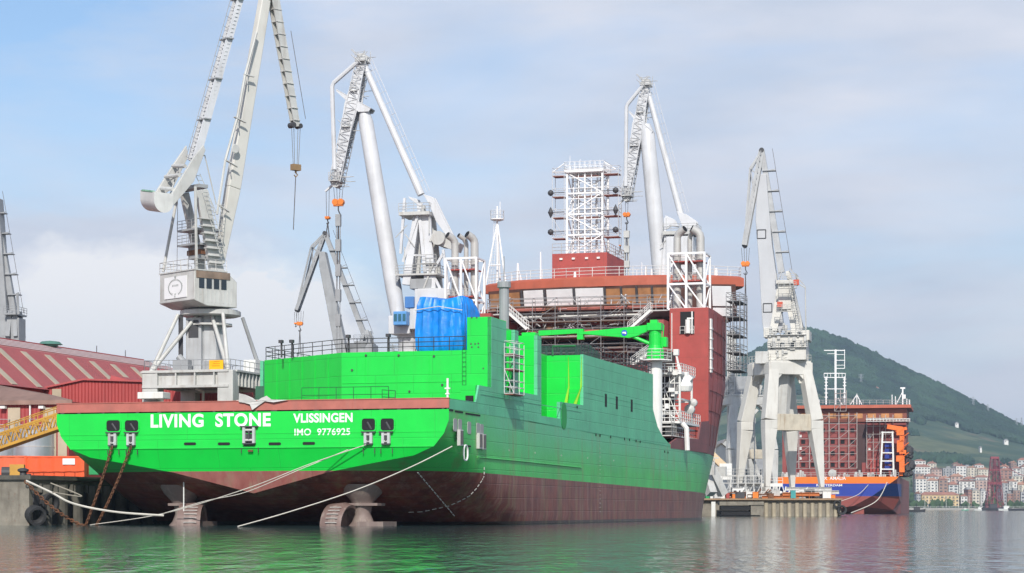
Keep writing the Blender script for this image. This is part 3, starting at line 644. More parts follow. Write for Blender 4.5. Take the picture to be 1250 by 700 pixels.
# exhaust stacks in white lattice frames, port and starboard
def stacks(y0, y1, zb, zt, ztop, nm):
    o = MB(); x0, x1 = 104, 107.5
    for x in (x0, x1):
        for y in (y0, y1, (y0 + y1) / 2):
            if x == x1 and y == (y0 + y1) / 2: continue
            o.bar((x, y, zb), (x, y, zt), .26)
        zz = [zb, zb + (zt - zb) * .45, zt]
        for z in zz: o.bar((x, y0, z), (x, y1, z), .24)
        ym = (y0 + y1) / 2
        o.bar((x, y1, zz[2]), (x, ym, zz[1]), .16); o.bar((x, ym, zz[2]), (x, y0, zz[1]), .16); o.bar((x, y1, zz[1]), (x, ym, zz[0]), .16); o.bar((x, ym, zz[1]), (x, y0, zz[0]), .16)
    for y in (y0, y1):
        for z in (zb + (zt - zb) * .45, zt): o.bar((x0, y, z), (x1, y, z), .2)
        o.bar((x0, y, zb), (x1, y, zb + (zt - zb) * .45), .14); o.bar((x0, y, zb + (zt - zb) * .45), (x1, y, zt), .14)
    o.build('stack_frame', m_whiteg, ship)
    fl = MB()
    for z in (zb + (zt - zb) * .5, zb + (zt - zb) * .85): fl.box(x0 + .3, x1 - .3, y0 + .3, y1 - .3, z, z + .15); 
    fl.build('stack_platform', m_red, ship)
    s = MB()
    for z in (zb + (zt - zb) * .5, zb + (zt - zb) * .85): s.railing([(x0 + .2, y0 + .2, z), (x0 + .2, y1 - .2, z)], 1, 1, .035)
    s.build('stack_railing', m_steel, ship)
    for k, (f, r_, dz) in enumerate(((.18, .46, 0), (.5, .30, .0), (.82, .5, .0))):
        y = y1 + (y0 - y1) * f; x = 105.6 + (.6 if k == 1 else 0); o = MB()
        zz = ztop - 1.1
        dirx, diry = (-.4, .92) if nm else (-.75, .66)
        if nm: diry *= 1 if k == 0 else 1
        pts = [(x, y, zb + .1), (x, y, zz)] + [(x + dirx * (1 - math.cos(a_)) * 1.2, y + diry * (1 - math.cos(a_)) * 1.2 * (1 if not nm or k != 2 else -1) * (-1 if nm else 1), zz + math.sin(a_) * 1.0) for a_ in (R(20), R(45), R(70))]
        l_ = Vector(pts[-1]); l2 = Vector(pts[-2]); pts.append(tuple(l_ + (l_ - l2).normalized() * .35))
        o.bend(pts, r_, 14); stk = o.build('exhaust_stack', m_steel, ship, smooth=True)
        o = MB(); d = (l_ - l2).normalized(); e_ = Vector(pts[-1]); o.tube(e_ + d * .01, e_ + d * .05, r_ * .88, n=14); o.build('stack_mouth', m_black, stk)
zt_s = SH.hx(848, 309, 104).z; ztop_s = SH.hx(848, 279, 105).z
stacks(-15.4, -10.9, 25.6, zt_s, ztop_s, 1)
a, c = SH.hx(544, 330, 104), SH.hx(581.5, 330, 104); zt_p = SH.hx(560, 315.5, 104).z; ztop_p = SH.hx(560, 287, 105).z
stacks(c.y, a.y, 23.0, zt_p, ztop_p, 0)
# stairs
def stair(px0, py0, px1, py1, x):
    a, c = SH.hx(px0, py0, x), SH.hx(px1, py1, x); o = MB()
    for dx in (0, .9): o.bar(a + Vector((dx, 0, 0)), c + Vector((dx, 0, 0)), .08, .3)
    n = 12
    for k in range(n): p = a.lerp(c, (k + .5) / n); o.box(p.x, p.x + .9, p.y - .12, p.y + .12, p.z, p.z + .04)
    for dx in (0, .9):
        for k in range(5): p = a.lerp(c, k / 4) + Vector((dx, 0, 0)); o.tube(p, p + Vector((0, 0, 1)), .035, n=4)
        for h_ in (.5, 1): o.tube(a + Vector((dx, 0, h_)), c + Vector((dx, 0, h_)), .035, n=4)
    o.build('stairs', m_white, ship)
stair(618, 380, 643, 402, 103); stair(794, 379, 766, 404, 103); stair(800, 425, 770, 447, 90)
zw = SH.hx(800, 378.5, 104).z; o = MB(); o.box(104, 117, 9.5, 12, zw - .15, zw); o.railing([(104, 12, zw), (104, 9.5, zw)], 1.1, 1, .035); o.build('walkway', m_steel, ship); o = MB(); o.box(104, 117, -11.3, -6.5, zw - .15, zw); o.railing([(104, -6.5, zw), (104, -11.3, zw)], 1.1, 1, .035)
o.build('walkway', m_steel, ship)
# ---- green deck crane on its white pedestal
c = SH.hx(800, 436, 84); cy = c.y; cx = 84.0
def zc(py): return SH.hx(800, py, cx).z
o = MB(); o.lathe([(.78, 8.3), (.78, zc(441)), (1.0, zc(439))], (cx, cy, 0), n=20); o.build('crane_pedestal', m_white, ship, smooth=True)
o = MB(); o.lathe([(1.9, zc(441)), (1.9, zc(439.5))], (cx, cy, 0), n=16); o.railing([(cx + 1.85 * math.cos(t * R(30)), cy + 1.85 * math.sin(t * R(30)), zc(439.5)) for t in range(13)], 1.1, 2, .04, 3); o.build('crane_platform', m_white, ship)
o = MB(); o.lathe([(1.0, zc(439)), (.95, zc(428)), (.72, zc(422)), (.7, zc(404))], (cx, cy, 0), n=20)
o.box(cx - .8, cx + .8, cy - .8, cy + .8, zc(404), zc(395)); o.box(cx - .5, cx + .5, cy - .3, cy + .5, zc(395), zc(391)); o.box(cx - .2, cx + .8, cy - 1.3, cy - .7, zc(424), zc(412)); o.tube((cx - .6, cy - .9, zc(430)), (cx - .6, cy - 1.1, zc(398)), .06)
gt = o.build('deck_crane', mg_tr, ship, smooth=False, bev=.06)
def X_(px, py): return SH.hx(px, py, cx)
o = MB(); pts = [X_(800, 396), X_(775, 399), X_(765, 400), X_(712, 405.5), X_(712, 408.5), X_(768, 413), X_(776, 411.5), X_(800, 401)]
o.poly3([(cx - .35, p.y, p.z) for p in pts], (.7, 0, 0)); jb = o.build('jib', mg_tr, gt, bev=.04)
o = MB(); pts = [X_(712, 403), X_(706, 402), X_(658, 404), X_(658, 410.5), X_(704, 407.5), X_(712, 408)]; o.poly3([(cx - .28, p.y, p.z) for p in pts], (.56, 0, 0)); o.box(cx - .4, cx + .4, X_(709, 400).y - .35, X_(709, 400).y + .35, zc(413), zc(400)); o.build('folding_jib', mg_tr, gt, bev=.03)
o = MB(); a, b_ = X_(796, 421), X_(772, 411); o.tube((cx, a.y, a.z), (cx, b_.y, b_.z), .22, n=10); o.build('ram', mg_tr, gt)
p = X_(763, 407); o = MB(); o.lathe([(.34, 0), (.34, .03)], (cx - .38, p.y, p.z), n=20, mtx=Matrix.Rotation(R(90), 3, 'Y')); lo_ = o.build('round_emblem', M('logo_blue', (.02, .10, .5), .4), gt)
o = MB(); o.box(cx - .42, cx - .41, p.y - .2, p.y + .2, p.z - .05, p.z + .12); o.box(cx - .42, cx - .41, p.y - .22, p.y - .05, p.z - .12, p.z - .03); o.build('emblem_mark', m_whiteg, lo_)
o = MB(); o.box(92, 92.3, -14.2, -11.05, 9, z_dk if False else 19.5); o.build('gap_shade_sheet', dk_, ship)  # dark sheet added as shade in the gap behind the crane pedestal
# ---- white boat davit / launching frame
o = MB(); bx0, bx1, by = 88, 95, -14.3
def D_(px, py, x=90): q = SH.hx(px, py, x); return Vector((x, q.y, q.z))
z_d = D_(820, 516).z
o.box(86, 98, -16.0, -11, z_d - .25, z_d); o.railing([(86, -11, z_d), (86, -16, z_d), (98, -16, z_d)], 1.15, 1.1, .045, 3)
for x in (88, 95):
    for y in (-15.6, -12.2): o.bar((x, y, z_d), (x, y, z_d + 5.5), .22)
    for z in (z_d + 2.6, z_d + 5.4): o.bar((x, -15.6, z), (x, -12.2, z), .2)
    o.bar((x, -15.6, z_d), (x, -12.2, z_d + 2.6), .12); o.bar((x, -12.2, z_d + 2.6), (x, -15.6, z_d + 5.4), .12)
for y in (-15.6, -12.2):
    for z in (z_d + 2.6, z_d + 5.4): o.bar((88, y, z), (95, y, z), .2)
o.box(87.5, 95.5, -15.9, -12, z_d + 5.4, z_d + 5.6); o.railing([(87.5, -12, z_d + 5.6), (87.5, -15.9, z_d + 5.6), (95.5, -15.9, z_d + 5.6)], 1.0, 1.0, .04)
rnd = random.Random(2)
for k in range(7):
    y = -15.6 + k * .57; o.bar((87.8, y, z_d), (87.8, y, z_d + 5.4), .07)
    if k < 6: o.bar((87.8, y, z_d + .3 + (k % 3)), (87.8, y + .57, z_d + 1.8 + (k % 3)), .07)
for z in (1.0, 1.8, 3.4, 4.4): o.bar((87.8, -15.6, z_d + z), (87.8, -12.2, z_d + z), .09)
for k in range(22): a = Vector((rnd.uniform(86.5, 88), rnd.uniform(-15.8, -11.4), z_d + rnd.uniform(.2, 6.4))); o.box(a.x, a.x + .4, a.y, a.y + rnd.uniform(.2, .7), a.z, a.z + rnd.uniform(.15, .6))
o.build('davit_frame', m_white, ship)
o = MB(); a, b_ = D_(816, 474), D_(828, 456); o.bar(a, b_, .7, .9, up=(1, 0, 0)); a, b_ = D_(832, 474), D_(844, 460); o.bar(a, b_, .6, .7, up=(1, 0, 0)); o.lathe([(.9, 0), (1.1, .6), (.7, 1.6), (.7, 2.2)], D_(834, 478), 14)
a, b_, c_ = D_(834, 466), D_(828, 445), D_(825.5, 432); o.bar(a, b_, .34, .4, up=(1, 0, 0)); o.bar(b_, c_, .22, .3, up=(1, 0, 0)); o.box(c_.x - .3, c_.x + .3, c_.y - .3, c_.y + .3, c_.z - .2, c_.z + .5); o.build('davit_arm', m_white, ship, bev=.04)
o = MB()
for px, py, r_ in ((812, 490, .8), (806, 497, .6), (818, 480, .9), (812, 505, .7), (842, 500, .6), (846, 492, .5)):
    c = D_(px, py, 93); o.lathe([(r_ * .3, -r_), (r_, -r_ * .5), (r_, r_ * .5), (r_ * .3, r_)], c, 12, mtx=Matrix.Rotation(R(random.choice([0, 90])), 3, 'Y'))
o.build('davit_winch', m_cgrey, ship, smooth=True)
o = MB(); o.bend([D_(833, 517, 87), D_(838, 523, 87), D_(839, 550, 87)], .3, 8); o.tube(D_(820, 512, 87), D_(820, 536, 87), .1); o.box(86.8, 87.4, D_(827, 520).y, D_(819, 520).y, D_(826, 532).z, D_(826, 524).z); o.build('boarding_chute', m_white, ship)
o = MB()
for py in (523, 534): zz = D_(815, py, 88).z; o.box(84, 100, -15.5, -9, zz, zz + .12); o.railing([(84, -9, zz), (84, -15.5, zz), (98, -15.5, zz)], 1, 1.2, .04, 2)
o.build('lower_gallery', m_cgrey, ship)
o = MB(); o.box(88, 103, -11, 11, 8.3, D_(800, 450, 95).z); o.box(100, 103.0, -11.2, -9.5, 8.3, 24); o.build('midship_house', m_redside, ship)

# ================================================================ THINGS ON THE SHIP
QZ = 3.6
# blue tarpaulin over a crate on the deckhouse roof
tp = thing('tarpaulin', 'bright blue wrinkled tarpaulin wrapped round a tall load on the green deckhouse roof', 'tarpaulin', SH)
a, c = SH.hx(515, 430, 15.5), SH.hx(572, 365, 15.5); o = MB(); NX, NZ = 44, 30
x0_, x1_ = 14, 19; per = []
loop = [(x0_, a.y), (x0_, c.y), (x1_, c.y), (x1_, a.y)]
def lp(t):
    L_ = [abs(a.y - c.y), 5, abs(a.y - c.y), 5]; d = (t % 1) * sum(L_); k = 0
    while d > L_[k]: d -= L_[k]; k += 1
    p, q = Vector(loop[k]), Vector(loop[(k + 1) % 4]); return p.lerp(q, d / L_[k])
NP = 150; vs = []; ctr = Vector(((x0_ + x1_) / 2, (a.y + c.y) / 2))
for j in range(NZ + 1):
    f = j / NZ; z = 13.93 + (c.z - 13.93) * f
    for i in range(NP):
        p = lp(i / NP); d = (p - ctr)
        fold = noise.noise(Vector((p.x * 1.1, p.y * 1.6, z * .18))) * .15 + noise.noise(Vector((p.x * 3.0, p.y * 4.0, z * .25 + .4 * p.y))) * .10 + noise.noise(Vector((p.x * 7, p.y * 8, z * 1.4))) * .05 + .05 * math.sin(p.y * 9 + p.x * 9 + 2 * noise.noise(Vector((p.y, z * .4, 3))))
        sc_k = 1 - .10 * max(0, f - .85) / .15 - .07 * math.exp(-((f - .0) / .06) ** 2) + .03 * math.sin(f * 5)
        vs.append((ctr.x + d.x * sc_k + d.normalized().x * fold, ctr.y + d.y * sc_k + d.normalized().y * fold, z + (.35 * noise.noise(Vector((p.x * .5, p.y * .5, 9))) if f > .8 else 0) * f))
top = len(vs); vs.append((ctr.x, ctr.y, c.z + .15))
fs = [(j * NP + i, j * NP + (i + 1) % NP, (j + 1) * NP + (i + 1) % NP, (j + 1) * NP + i) for j in range(NZ) for i in range(NP)] + [(NZ * NP + i, NZ * NP + (i + 1) % NP, top) for i in range(NP)]
o.add(vs, fs); o.build('tarp_cover', M('blue_tarp', (.0, .21, .70), .42, var=.22, vs=.7, bump=.03, bs=2.2, streak=.4, sc_=(.03, .10, .38), ss=(2, 2, .25)), tp, smooth=True)
o = MB(); zb = 13.95 + (c.z - 13.95) * .78; o.bend([(x0_ - .25, a.y, zb), (x0_ - .3, ctr.y, zb + .25), (x0_ - .25, c.y, zb - .1)], .04, 5); o.build('lashing_rope', m_rope, tp)
# tattered canvas over the stern bulwark
q = [T(px, py, -.05) for px, py in ((283, 480), (299, 481), (308, 486), (315, 490), (321, 486), (331, 484.5), (352, 488), (334, 491), (322, 492), (311, 500.5), (306, 494), (294, 491))]
q = [T(px, py, -.05) for px, py in ((292, 491), (293, 480.5), (300, 482), (309, 486), (314, 490), (320, 486), (326, 483.5), (332, 488), (352, 488.5), (335, 491.5), (324, 490), (316, 495.5), (309, 501), (306, 494), (299, 492))]
bm_ = MB(); yc = sum(p.y for p in q) / len(q)
bm_.poly3([(-.14 - .12 * random.random(), p.y, p.z) for p in q], (.05, 0, 0)); bm_.poly3([(.1, q[0].y + .3, 9.55), (.1, q[4].y, 9.55), (1.6, q[4].y, DK + .3), (1.6, q[0].y + .5, DK + .6)], (0, 0, .06))
cv = bm_.build('canvas_sheet', M('pale_canvas', (.5, .49, .47), .85, bump=.06, bs=2), None); cv.location = SH.o; cv.rotation_euler = (0, 0, SH.a)
tag(cv, 'torn pale canvas sheet hanging over the red stern bulwark', 'canvas sheet')
# scaffolds
m_scaf = M('scaffold_tube', (.36, .36, .36), .5, metal=.3, rust=.3)
m_plk = M('red_scaffold_plank', (.25, .08, .06), .7)
def scaffold(label, fr, xs, ys, zs, plank=None, r=.04, group=None, decks=True, diag=True, mt=None):
    t = thing('scaffold', label, 'scaffold', fr, group)
    s = MB()
    for x in xs:
        for y in ys: s.tube((x, y, zs[0]), (x, y, zs[-1] + .9), r, n=4)
    for z in zs:
        for h in (0, .55, 1.05) if decks else (0,):
            for x in xs: s.tube((x, ys[0], z + h), (x, ys[-1], z + h), r * .85, n=4, cap=False)
            for y in ys: s.tube((xs[0], y, z + h), (xs[-1], y, z + h), r * .85, n=4, cap=False)
    if diag:
        for k, (za, zb) in enumerate(zip(zs, zs[1:])):
            for j, (ya, yb) in enumerate(zip(ys, ys[1:])):
                if (j + k) % 3 == 0: s.tube((xs[0], ya, za), (xs[0], yb, zb), r * .85, n=4)
    s.build('frame_tubes', mt or m_scaf, t)
    if decks:
        for z in zs:
            d = MB(); d.box(xs[0] + .02, xs[-1] - .02, min(ys) + .05, max(ys) - .05, z - .1, z + .06); d.build('plank_deck', plank or m_plk, t)
    return t
qa, qb = SH.hx(643, 485, 19.0), SH.hx(618, 485, 19.0); ya, yb = qa.y, qb.y
za, zc_ = SH.hx(630, 483, 17).z, SH.hx(630, 455, 17).z
scaffold('narrow scaffold tower with red decks hung on the green starboard wall', SH, (14.0, 15.6, 17.0), (-17.1, -16.3), (za, zc_ + .1, zc_ + 1.3), r=.035, mt=M('pale_tube', (.6, .6, .6), .5))
scaffold('wide scaffold along the bridge windows under the red roof', SH, (112.2, 113.6), [y for y in (14.5, 11.5, 8.5, 5.5, 2.5, -.5, -3.5, -6.5, -9.5)], (17.2, 19.2, 21.2, 23.2, 25.2, 27.2), r=.045, decks=True, diag=True, plank=M('brown_plank', (.22, .12, .08), .8, var=.3))
scaffold('scaffold with dark decks hanging under the starboard bridge wing beside the red tower', SH, (112, 115, 117.5), (-18.3, -17.4, -16.6), (18.6, 20.8, 23, 25.2, 27.2), r=.045, plank=m_dark)
scaffold('scaffold with wooden decks on the port side behind the blue tarpaulin', SH, (110, 112), (16.8, 14.8, 12.5), (17.5, 20, 22.5, 25), r=.04, plank=m_dark)
dz = (z1 - zt) / 4
for s_, lb in ((1, 'scaffold with four small red decks on the left side of the white antenna mast'), (-1, 'scaffold with four small red decks on the right side of the white antenna mast')):
    ys_ = (my + s_ * (mw / 2 + .25), my + s_ * (mw / 2 + 1.9)) if s_ > 0 else (my - mw / 2 - 2.3, my - mw / 2 - .25)
    scaffold(lb, SH, (126.3, 127.9), ys_, [zt + dz * (k + .85) for k in range(4)], r=.04, mt=M('pale_tube', (.6, .6, .6), .5))
scaffold('narrow scaffold with red decks inside the white antenna mast', SH, (127.1, 128.1), (my - 1.9, my + 1.3), [zt + dz * (k + .85) for k in range(4)], r=.04)

clt = thing('scaffold', 'tangle of loose tubes and planks on the ledges below the bridge windows', 'scaffold', SH); rnd = random.Random(12); o = MB()
for k in range(170):
    a = Vector((rnd.uniform(113.4, 117.2), rnd.uniform(-10.8, 15), rnd.choice([sz(380), sz(388), sz(396), sz(404), sz(413), sz(428)]) + rnd.uniform(0, .6))); o.tube(a, a + Vector((rnd.uniform(-.3, .3), rnd.uniform(-2.4, 2.4), rnd.choice([0, .1, 1.2, 1.6]))), rnd.choice([.035, .05, .07]), n=4)
o.build('frame_tubes', M('pale_tube', (.6, .6, .6), .5), clt); o = MB()
for k in range(60):
    a = Vector((rnd.uniform(113.6, 116.4), rnd.uniform(-10.5, 14), rnd.choice([sz(380), sz(388), sz(404), sz(413), sz(428)]))); o.box(a.x, a.x + .4, a.y, a.y + rnd.uniform(.4, 2.2), a.z + .01, a.z + rnd.uniform(.1, .7))
o.build('loose_planks', M('mixed_brown', (.25, .13, .08), .8, var=.6, vs=1.5), clt)['kind'] = 'stuff'
scaffold('dark scaffold below the walkway just left of the red tower', SH, (106, 108), (-10.8, -9, -7.2, -5.4), (14, 16.2, 18.4, 20.6), r=.045, plank=m_dark)
scaffold('dark scaffold by the port stairs behind the tall grey exhaust', SH, (106, 108), (14.5, 12.4, 10.3, 8.2), (17, 19.2, 21.4), r=.045, plank=m_dark)

# ================================================================ HARBOUR CRANES
def hook_set(parent, p, L1, block=.9, L2=3.5, n=4, sp=.5, mt=None, r=.035):
    c = MB()
    for k in range(n): c.tube((p.x + (k - (n - 1) / 2) * sp, p.y, p.z), (p.x + (k - (n - 1) / 2) * sp * .7, p.y, p.z - L1), r, n=4)
    c.build('hoist_cable', m_cable, parent)
    b = MB(); z = p.z - L1; b.box(p.x - block * .6, p.x + block * .6, p.y - .25, p.y + .25, z - block * .5, z); b.tube((p.x - block * .35, p.y - .35, z), (p.x - block * .35, p.y + .35, z), block * .4, n=12); b.tube((p.x + block * .35, p.y - .35, z), (p.x + block * .35, p.y + .35, z), block * .4, n=12)
    hb_ = b.build('hook_block', mt or m_orange, parent)
    h = MB(); z -= block * .5; pts = [(p.x, p.y, z), (p.x, p.y, z - .5 * block)] + [(p.x + block * .3 * math.sin(R(t)), p.y, z - .8 * block - block * .3 * (1 - math.cos(R(t))) * 1 + .0) for t in (30, 90, 150, 210, 270)]
    h.bend(pts, .09, 6); h.build('hook', m_dark, hb_)
    if L2:
        s = MB(); 
        for k in (-1, 1): s.tube((p.x, p.y, z - block), (p.x + k * .25, p.y, z - block - L2), .04 + r, n=5)
        s.build('sling', m_cable, parent)

# ---- crane 1: the big near crane on the quay behind the stern
K1 = Fr(0, 0, R(74)); bx, by = 53, 26.5
w = SH.world(bx, by); K1 = Fr(w.x, w.y, R(74), QZ)
crane1 = thing('harbour_crane', 'big weathered grey harbour crane behind the stern with white crest panel on its cabin', 'crane', K1)
H1 = lambda px, py, x=-4.6: K1.hx(px, py, x)
pa, pb = H1(178, 455), H1(283, 455); hw = abs(pa.y - pb.y) / 2; yc = (pa.y + pb.y) / 2; zt1, zb1 = H1(230, 453).z, H1(230, 472).z
for x in (-4.6, 4.6):
    for y in (yc - hw + .4, yc + hw - .8):
        o = MB(); o.box(x - .8, x + .8, y - .85, y + .85, 1.2, zt1); o.box(x - 1.6, x + 1.6, y - .5, y + .5, 0, 1.2); o.build('portal_leg', m_cgrey, crane1, bev=.08)
o = MB()
for x in (-4.6, 4.6): o.box(x - .5, x - .3, yc - hw, yc + hw, zb1, zt1); o.box(x - .9, x + .4, yc - hw, yc + hw, zt1 - .2, zt1 + .05); o.box(x - .9, x + .4, yc - hw, yc + hw, zb1 - .15, zb1 + .1)
for k in range(4): y = yc - hw + 1.6 + k * (2 * hw - 3.2) / 3; o.box(-5.45, -4.9, y - .07, y + .07, zb1, zt1)
for y in (yc - hw, yc + hw): o.box(-4.6, 4.6, y - .25, y + .25, zb1, zt1); o.box(-4.6, 4.6, y - .6, y + .6, zt1 - .15, zt1 + .04)
for k in range(10): o.box(-4 + k * .9, -3.9 + k * .9, yc - hw - .55, yc - hw - .25, zb1, zt1)
o.box(-4.6, 4.6, yc - hw, yc + hw, zt1 - .02, zt1 + .03)
o.build('portal_beam', m_cgrey, crane1)
o = MB(); q = H1(205, 490, -6.4); o.box(-7.4, -5.6, H1(204, 490, -6.4).y, H1(173, 490, -6.4).y, 8.8, H1(180, 479.5, -6.4).z); o.build('electric_house', m_white, crane1, bev=.05)
cyc = H1(257, 420, 0).y
zr0, zr1 = H1(256, 386, 0).z, H1(256, 381, 0).z
o = MB(); o.lathe([(1.55, zt1), (1.55, zr0)], (0, cyc, 0), n=8); o.box(-1.9, -1.3, cyc + .2, cyc + 1.9, zt1, zr0 - .3); o.build('tower_column', M('column_grey', (.40, .41, .42), .55, streak=.5, sc_=(.22, .2, .18)), crane1)
o = MB(); o.box(-1.95, -1.9, cyc + .5, cyc + 1.6, zt1 + 3.6, zt1 + 5.4); o.box(-1.95, -1.9, cyc + .5, cyc + 1.6, zt1 + .9 + 5.4, zt1 + 7.2); o.box(-1.98, -1.92, cyc + 2.2, cyc + 2.7, zt1 + 1, zt1 + 6); o.build('column_opening', m_dark, crane1)
o = MB(); rr_ = abs(H1(222, 384, 0).y - H1(290, 384, 0).y) / 2; o.lathe([(rr_ * .9, zr0 - .1), (rr_, zr0), (rr_, zr1), (rr_ * .95, zr1 + .1)], (0, cyc, 0), n=32)
o.lathe([(2.4, zt1 + 4.9), (2.4, zt1 + 5.1)], (0, cyc, 0), n=8); o.build('slew_ring', m_cgrey, crane1, smooth=True)
for x in (-4.4, 4.4):
    for s_ in (-1, 1):
        for tw in (-.75, .25) if x < 0 else (0,):
            o = MB(); o.tube((x, yc + s_ * (hw - .5), zt1), ((rr_ * .8) * (1 if x > 0 else -1) * (.6 if tw > 0 else 1), cyc + s_ * rr_ * (.8 if tw <= 0 else .25) , zr0), .24, .19, n=10); o.build('strut', m_cgreyd if x > 0 else m_cgrey, crane1, smooth=True)
o = MB(); o.railing([(-4.9, yc - hw, zt1), (-4.9, yc + hw, zt1), (4.9, yc + hw, zt1), (4.9, yc - hw, zt1), (-4.9, yc - hw, zt1)], 1.1, 1.3, .035, 2); o.build('portal_railing', m_cgreyd, crane1)
o = MB(); q0, q1 = H1(256, 455, -5), H1(273, 441, -5); o.box(-5.15, -5.05, q1.y, q0.y, zt1 + .05, q1.z + .1); sg = o.build('warning_board', M('amber_board', (.85, .42, .0), .5), crane1)
o = MB()
for r_ in range(3): o.box(-5.17, -5.15, q1.y + .35, q0.y - .35 - r_ * .1, zt1 + .4 + r_ * .22, zt1 + .46 + r_ * .22)
o.build('board_lines', M('amber_dark', (.55, .22, .0)), sg)
o = MB(); q0, q1 = H1(302, 450, 3), H1(311, 444, 3); o.box(2, 4, q1.y - .5, q0.y, zt1, zt1 + 1.5); o.build('control_hut', m_white, crane1)
o = MB(); o.box(-2.9, -1.9, cyc - 1.2, cyc - .4, zt1, zt1 + 1.1); o.box(-3.6, -2.6, cyc + .9, cyc + 2.6, zt1, zt1 + 1.2); o.tube((-3, cyc + 1.4, zt1 + .8), (-3, cyc + 2.2, zt1 + 1.6), .35, n=10); o.build('machinery', m_cgreyd, crane1)
# upper works have their own heading: jib away to the right
U1 = Fr(K1.world(0, cyc).x, K1.world(0, cyc).y, R(42), QZ)
def sub(parent, frp, frc):      # matrix-free: parts of upper works are given in U1 and converted to the thing's frame
    return lambda p: frp.loc(frc.world(p[0], p[1], p[2] if len(p) > 2 else 0))
cv1 = sub(None, K1, U1)
def conv(mb, f):
    mb.v = [tuple(f(v)) for v in mb.v]; return mb
HU = lambda px, py, y=0: U1.hy(px, py, y)
# machinery house: back face px 191-238, side face 238-285
cx_ = HU(238, 380, 0)
hz0, hz1 = H1(240, 376, -2).z, H1(240, 334, -2).z
# solve half sizes in U1: near corner at px 238, back-left at 191, right at 285
best = None
for hx_ in [v * .1 for v in range(20, 70)]:
    for hy_ in [v * .1 for v in range(15, 50)]:
        for ox_ in (-1.5, -1, -.5, 0):
            e_ = 0
            for (x_, y_), px_ in (((-hx_ + ox_, -hy_), 238), ((-hx_ + ox_, hy_), 191), ((hx_ + ox_, -hy_), 285)):
                ww_ = U1.world(x_, y_); e_ += (PX + F * ww_.x / ww_.y - px_) ** 2
            if best is None or e_ < best[0]: best = (e_, hx_, hy_, ox_)
_, hx1, hy1, ox1 = best
o = MB(); xa, xb = -hx1 + ox1, hx1 + ox1
o.prism([(xa, hz0 + .5), (xa, hz1), (xb - 1.2, hz1), (xb, hz1 - .9), (xb, hz0), (xa + 1.5, hz0)], 'y', -hy1, hy1); conv(o, cv1).build('machinery_house', m_cgrey, crane1, bev=.06)
o = MB(); o.box(xa - .05, xa, -hy1, hy1, hz0 + .55, hz0 + .7); o.box(xa - .08, xb - 1.2, -hy1 - .06, hy1 + .06, hz1, hz1 + .12)
for k in range(14): x = xa + .5 + k * .5; o.box(x, x + .05, -hy1 - .04, -hy1, hz0 + .35, hz0 + 1.7) if x < xb - .5 else None
conv(o, cv1).build('house_trim', m_cgrey, crane1)
o = MB(); o.box(xa + .2, xb - .9, -hy1 - .08, -hy1 - .02, hz1 - .75, hz1 - .05); conv(o, cv1).build('house_roof_edge', M('brown_stained', (.22, .16, .12), .8, var=.4, streak=.6), crane1)
for k in range(4):
    x = xa + .55 + k * (2 * hx1 - 1.6) / 4; o = MB(); o.box(x, x + (2 * hx1 - 1.6) / 4 - .28, -hy1 - .05, -hy1, hz0 + 1.75, hz0 + 2.95); wn = conv(o, cv1).build('cab_window', m_glass, crane1)
o = MB(); pw_ = hy1 * .62; pz0, pz1 = hz0 + .9, hz1 - .45; o.box(xa - .08, xa - .02, -pw_ + .1, pw_ + .25, pz0, pz1); bd = conv(o, cv1).build('crest_panel', m_whiteg, crane1)
o = MB(); cz = (pz0 + pz1) / 2; yo = .18; m_ink = M('crest_ink', (.32, .34, .33), .6)
for k in range(26):
    t = R(-60 + k * 300 / 25 - 90 + 60 + 30); rx, rz = pw_ * .62, (pz1 - pz0) * .36
    p_ = Vector((xa - .1, yo + rx * math.cos(t), cz + rz * math.sin(t))); o.lathe([(.02, -.01), (.1, 0), (.02, .01)], p_, 5, mtx=Matrix.Rotation(R(90), 3, 'Y'))
    o.tube(p_, p_ + Vector((0, .12 * math.cos(t * 3), .12)), .018, n=4)
o.tube((xa - .1, yo - .1, cz - 1.0), (xa - .1, yo + .15, cz - .6), .03); o.tube((xa - .1, yo + .15, cz - 1.0), (xa - .1, yo - .1, cz - .6), .03); o.lathe([(.02, -.01), (.16, 0), (.02, .01)], (xa - .1, yo, cz + 1.05), 8, mtx=Matrix.Rotation(R(90), 3, 'Y'))
for k in range(5): o.box(xa - .1, xa - .085, yo - .55 + k * .24, yo - .43 + k * .24, cz + .1, cz + .3)
conv(o, cv1).build('crest_emblem', m_ink, bd)
o = MB(); zz = hz1 + .1; o.railing([(xb - 1.3, -hy1, zz), (xa, -hy1, zz), (xa, hy1, zz), (xb - 1.3, hy1, zz)], 1.1, 1.3, .035, 2); conv(o, cv1).build('house_railing', m_steel, crane1)
# A-frame legs: rear pair and front pair, inclined
yo2 = hy1 * .55
def leg(px0, py0, px1, py1, y, w0, w1, d=.5, mt=m_cgrey, nm='a_frame_leg'):
    a, b_ = HU(px0, py0, y), HU(px1, py1, y); o = MB(); o.bar(a, b_, d, w0, d, w1, up=(1, 0, .0)); conv(o, cv1).build(nm, mt, crane1, bev=.04); return a, b_
leg(265, 335, 245, 232, -yo2, 1.6, 1.3); leg(247, 335, 225, 236, yo2, 1.0, .9, mt=m_cgrey)
leg(240, 334, 238.5, 228, -hy1 + .3, .25, .25, .2, nm='post')
o = MB(); a, b_ = HU(223, 232, yo2), HU(246, 232, -yo2); o.box(a.x - .6, b_.x + .6, -yo2 - .3, yo2 + .3, a.z - .2, a.z + .15)
for py in (282, 300): q = HU(240, py, 0); o.box(q.x - 1.2, q.x + 2.0, -yo2, yo2, q.z - .1, q.z + .1); o.railing([(q.x - 1.2, -yo2, q.z), (q.x - 1.2, yo2, q.z)], 1, .8, .035)
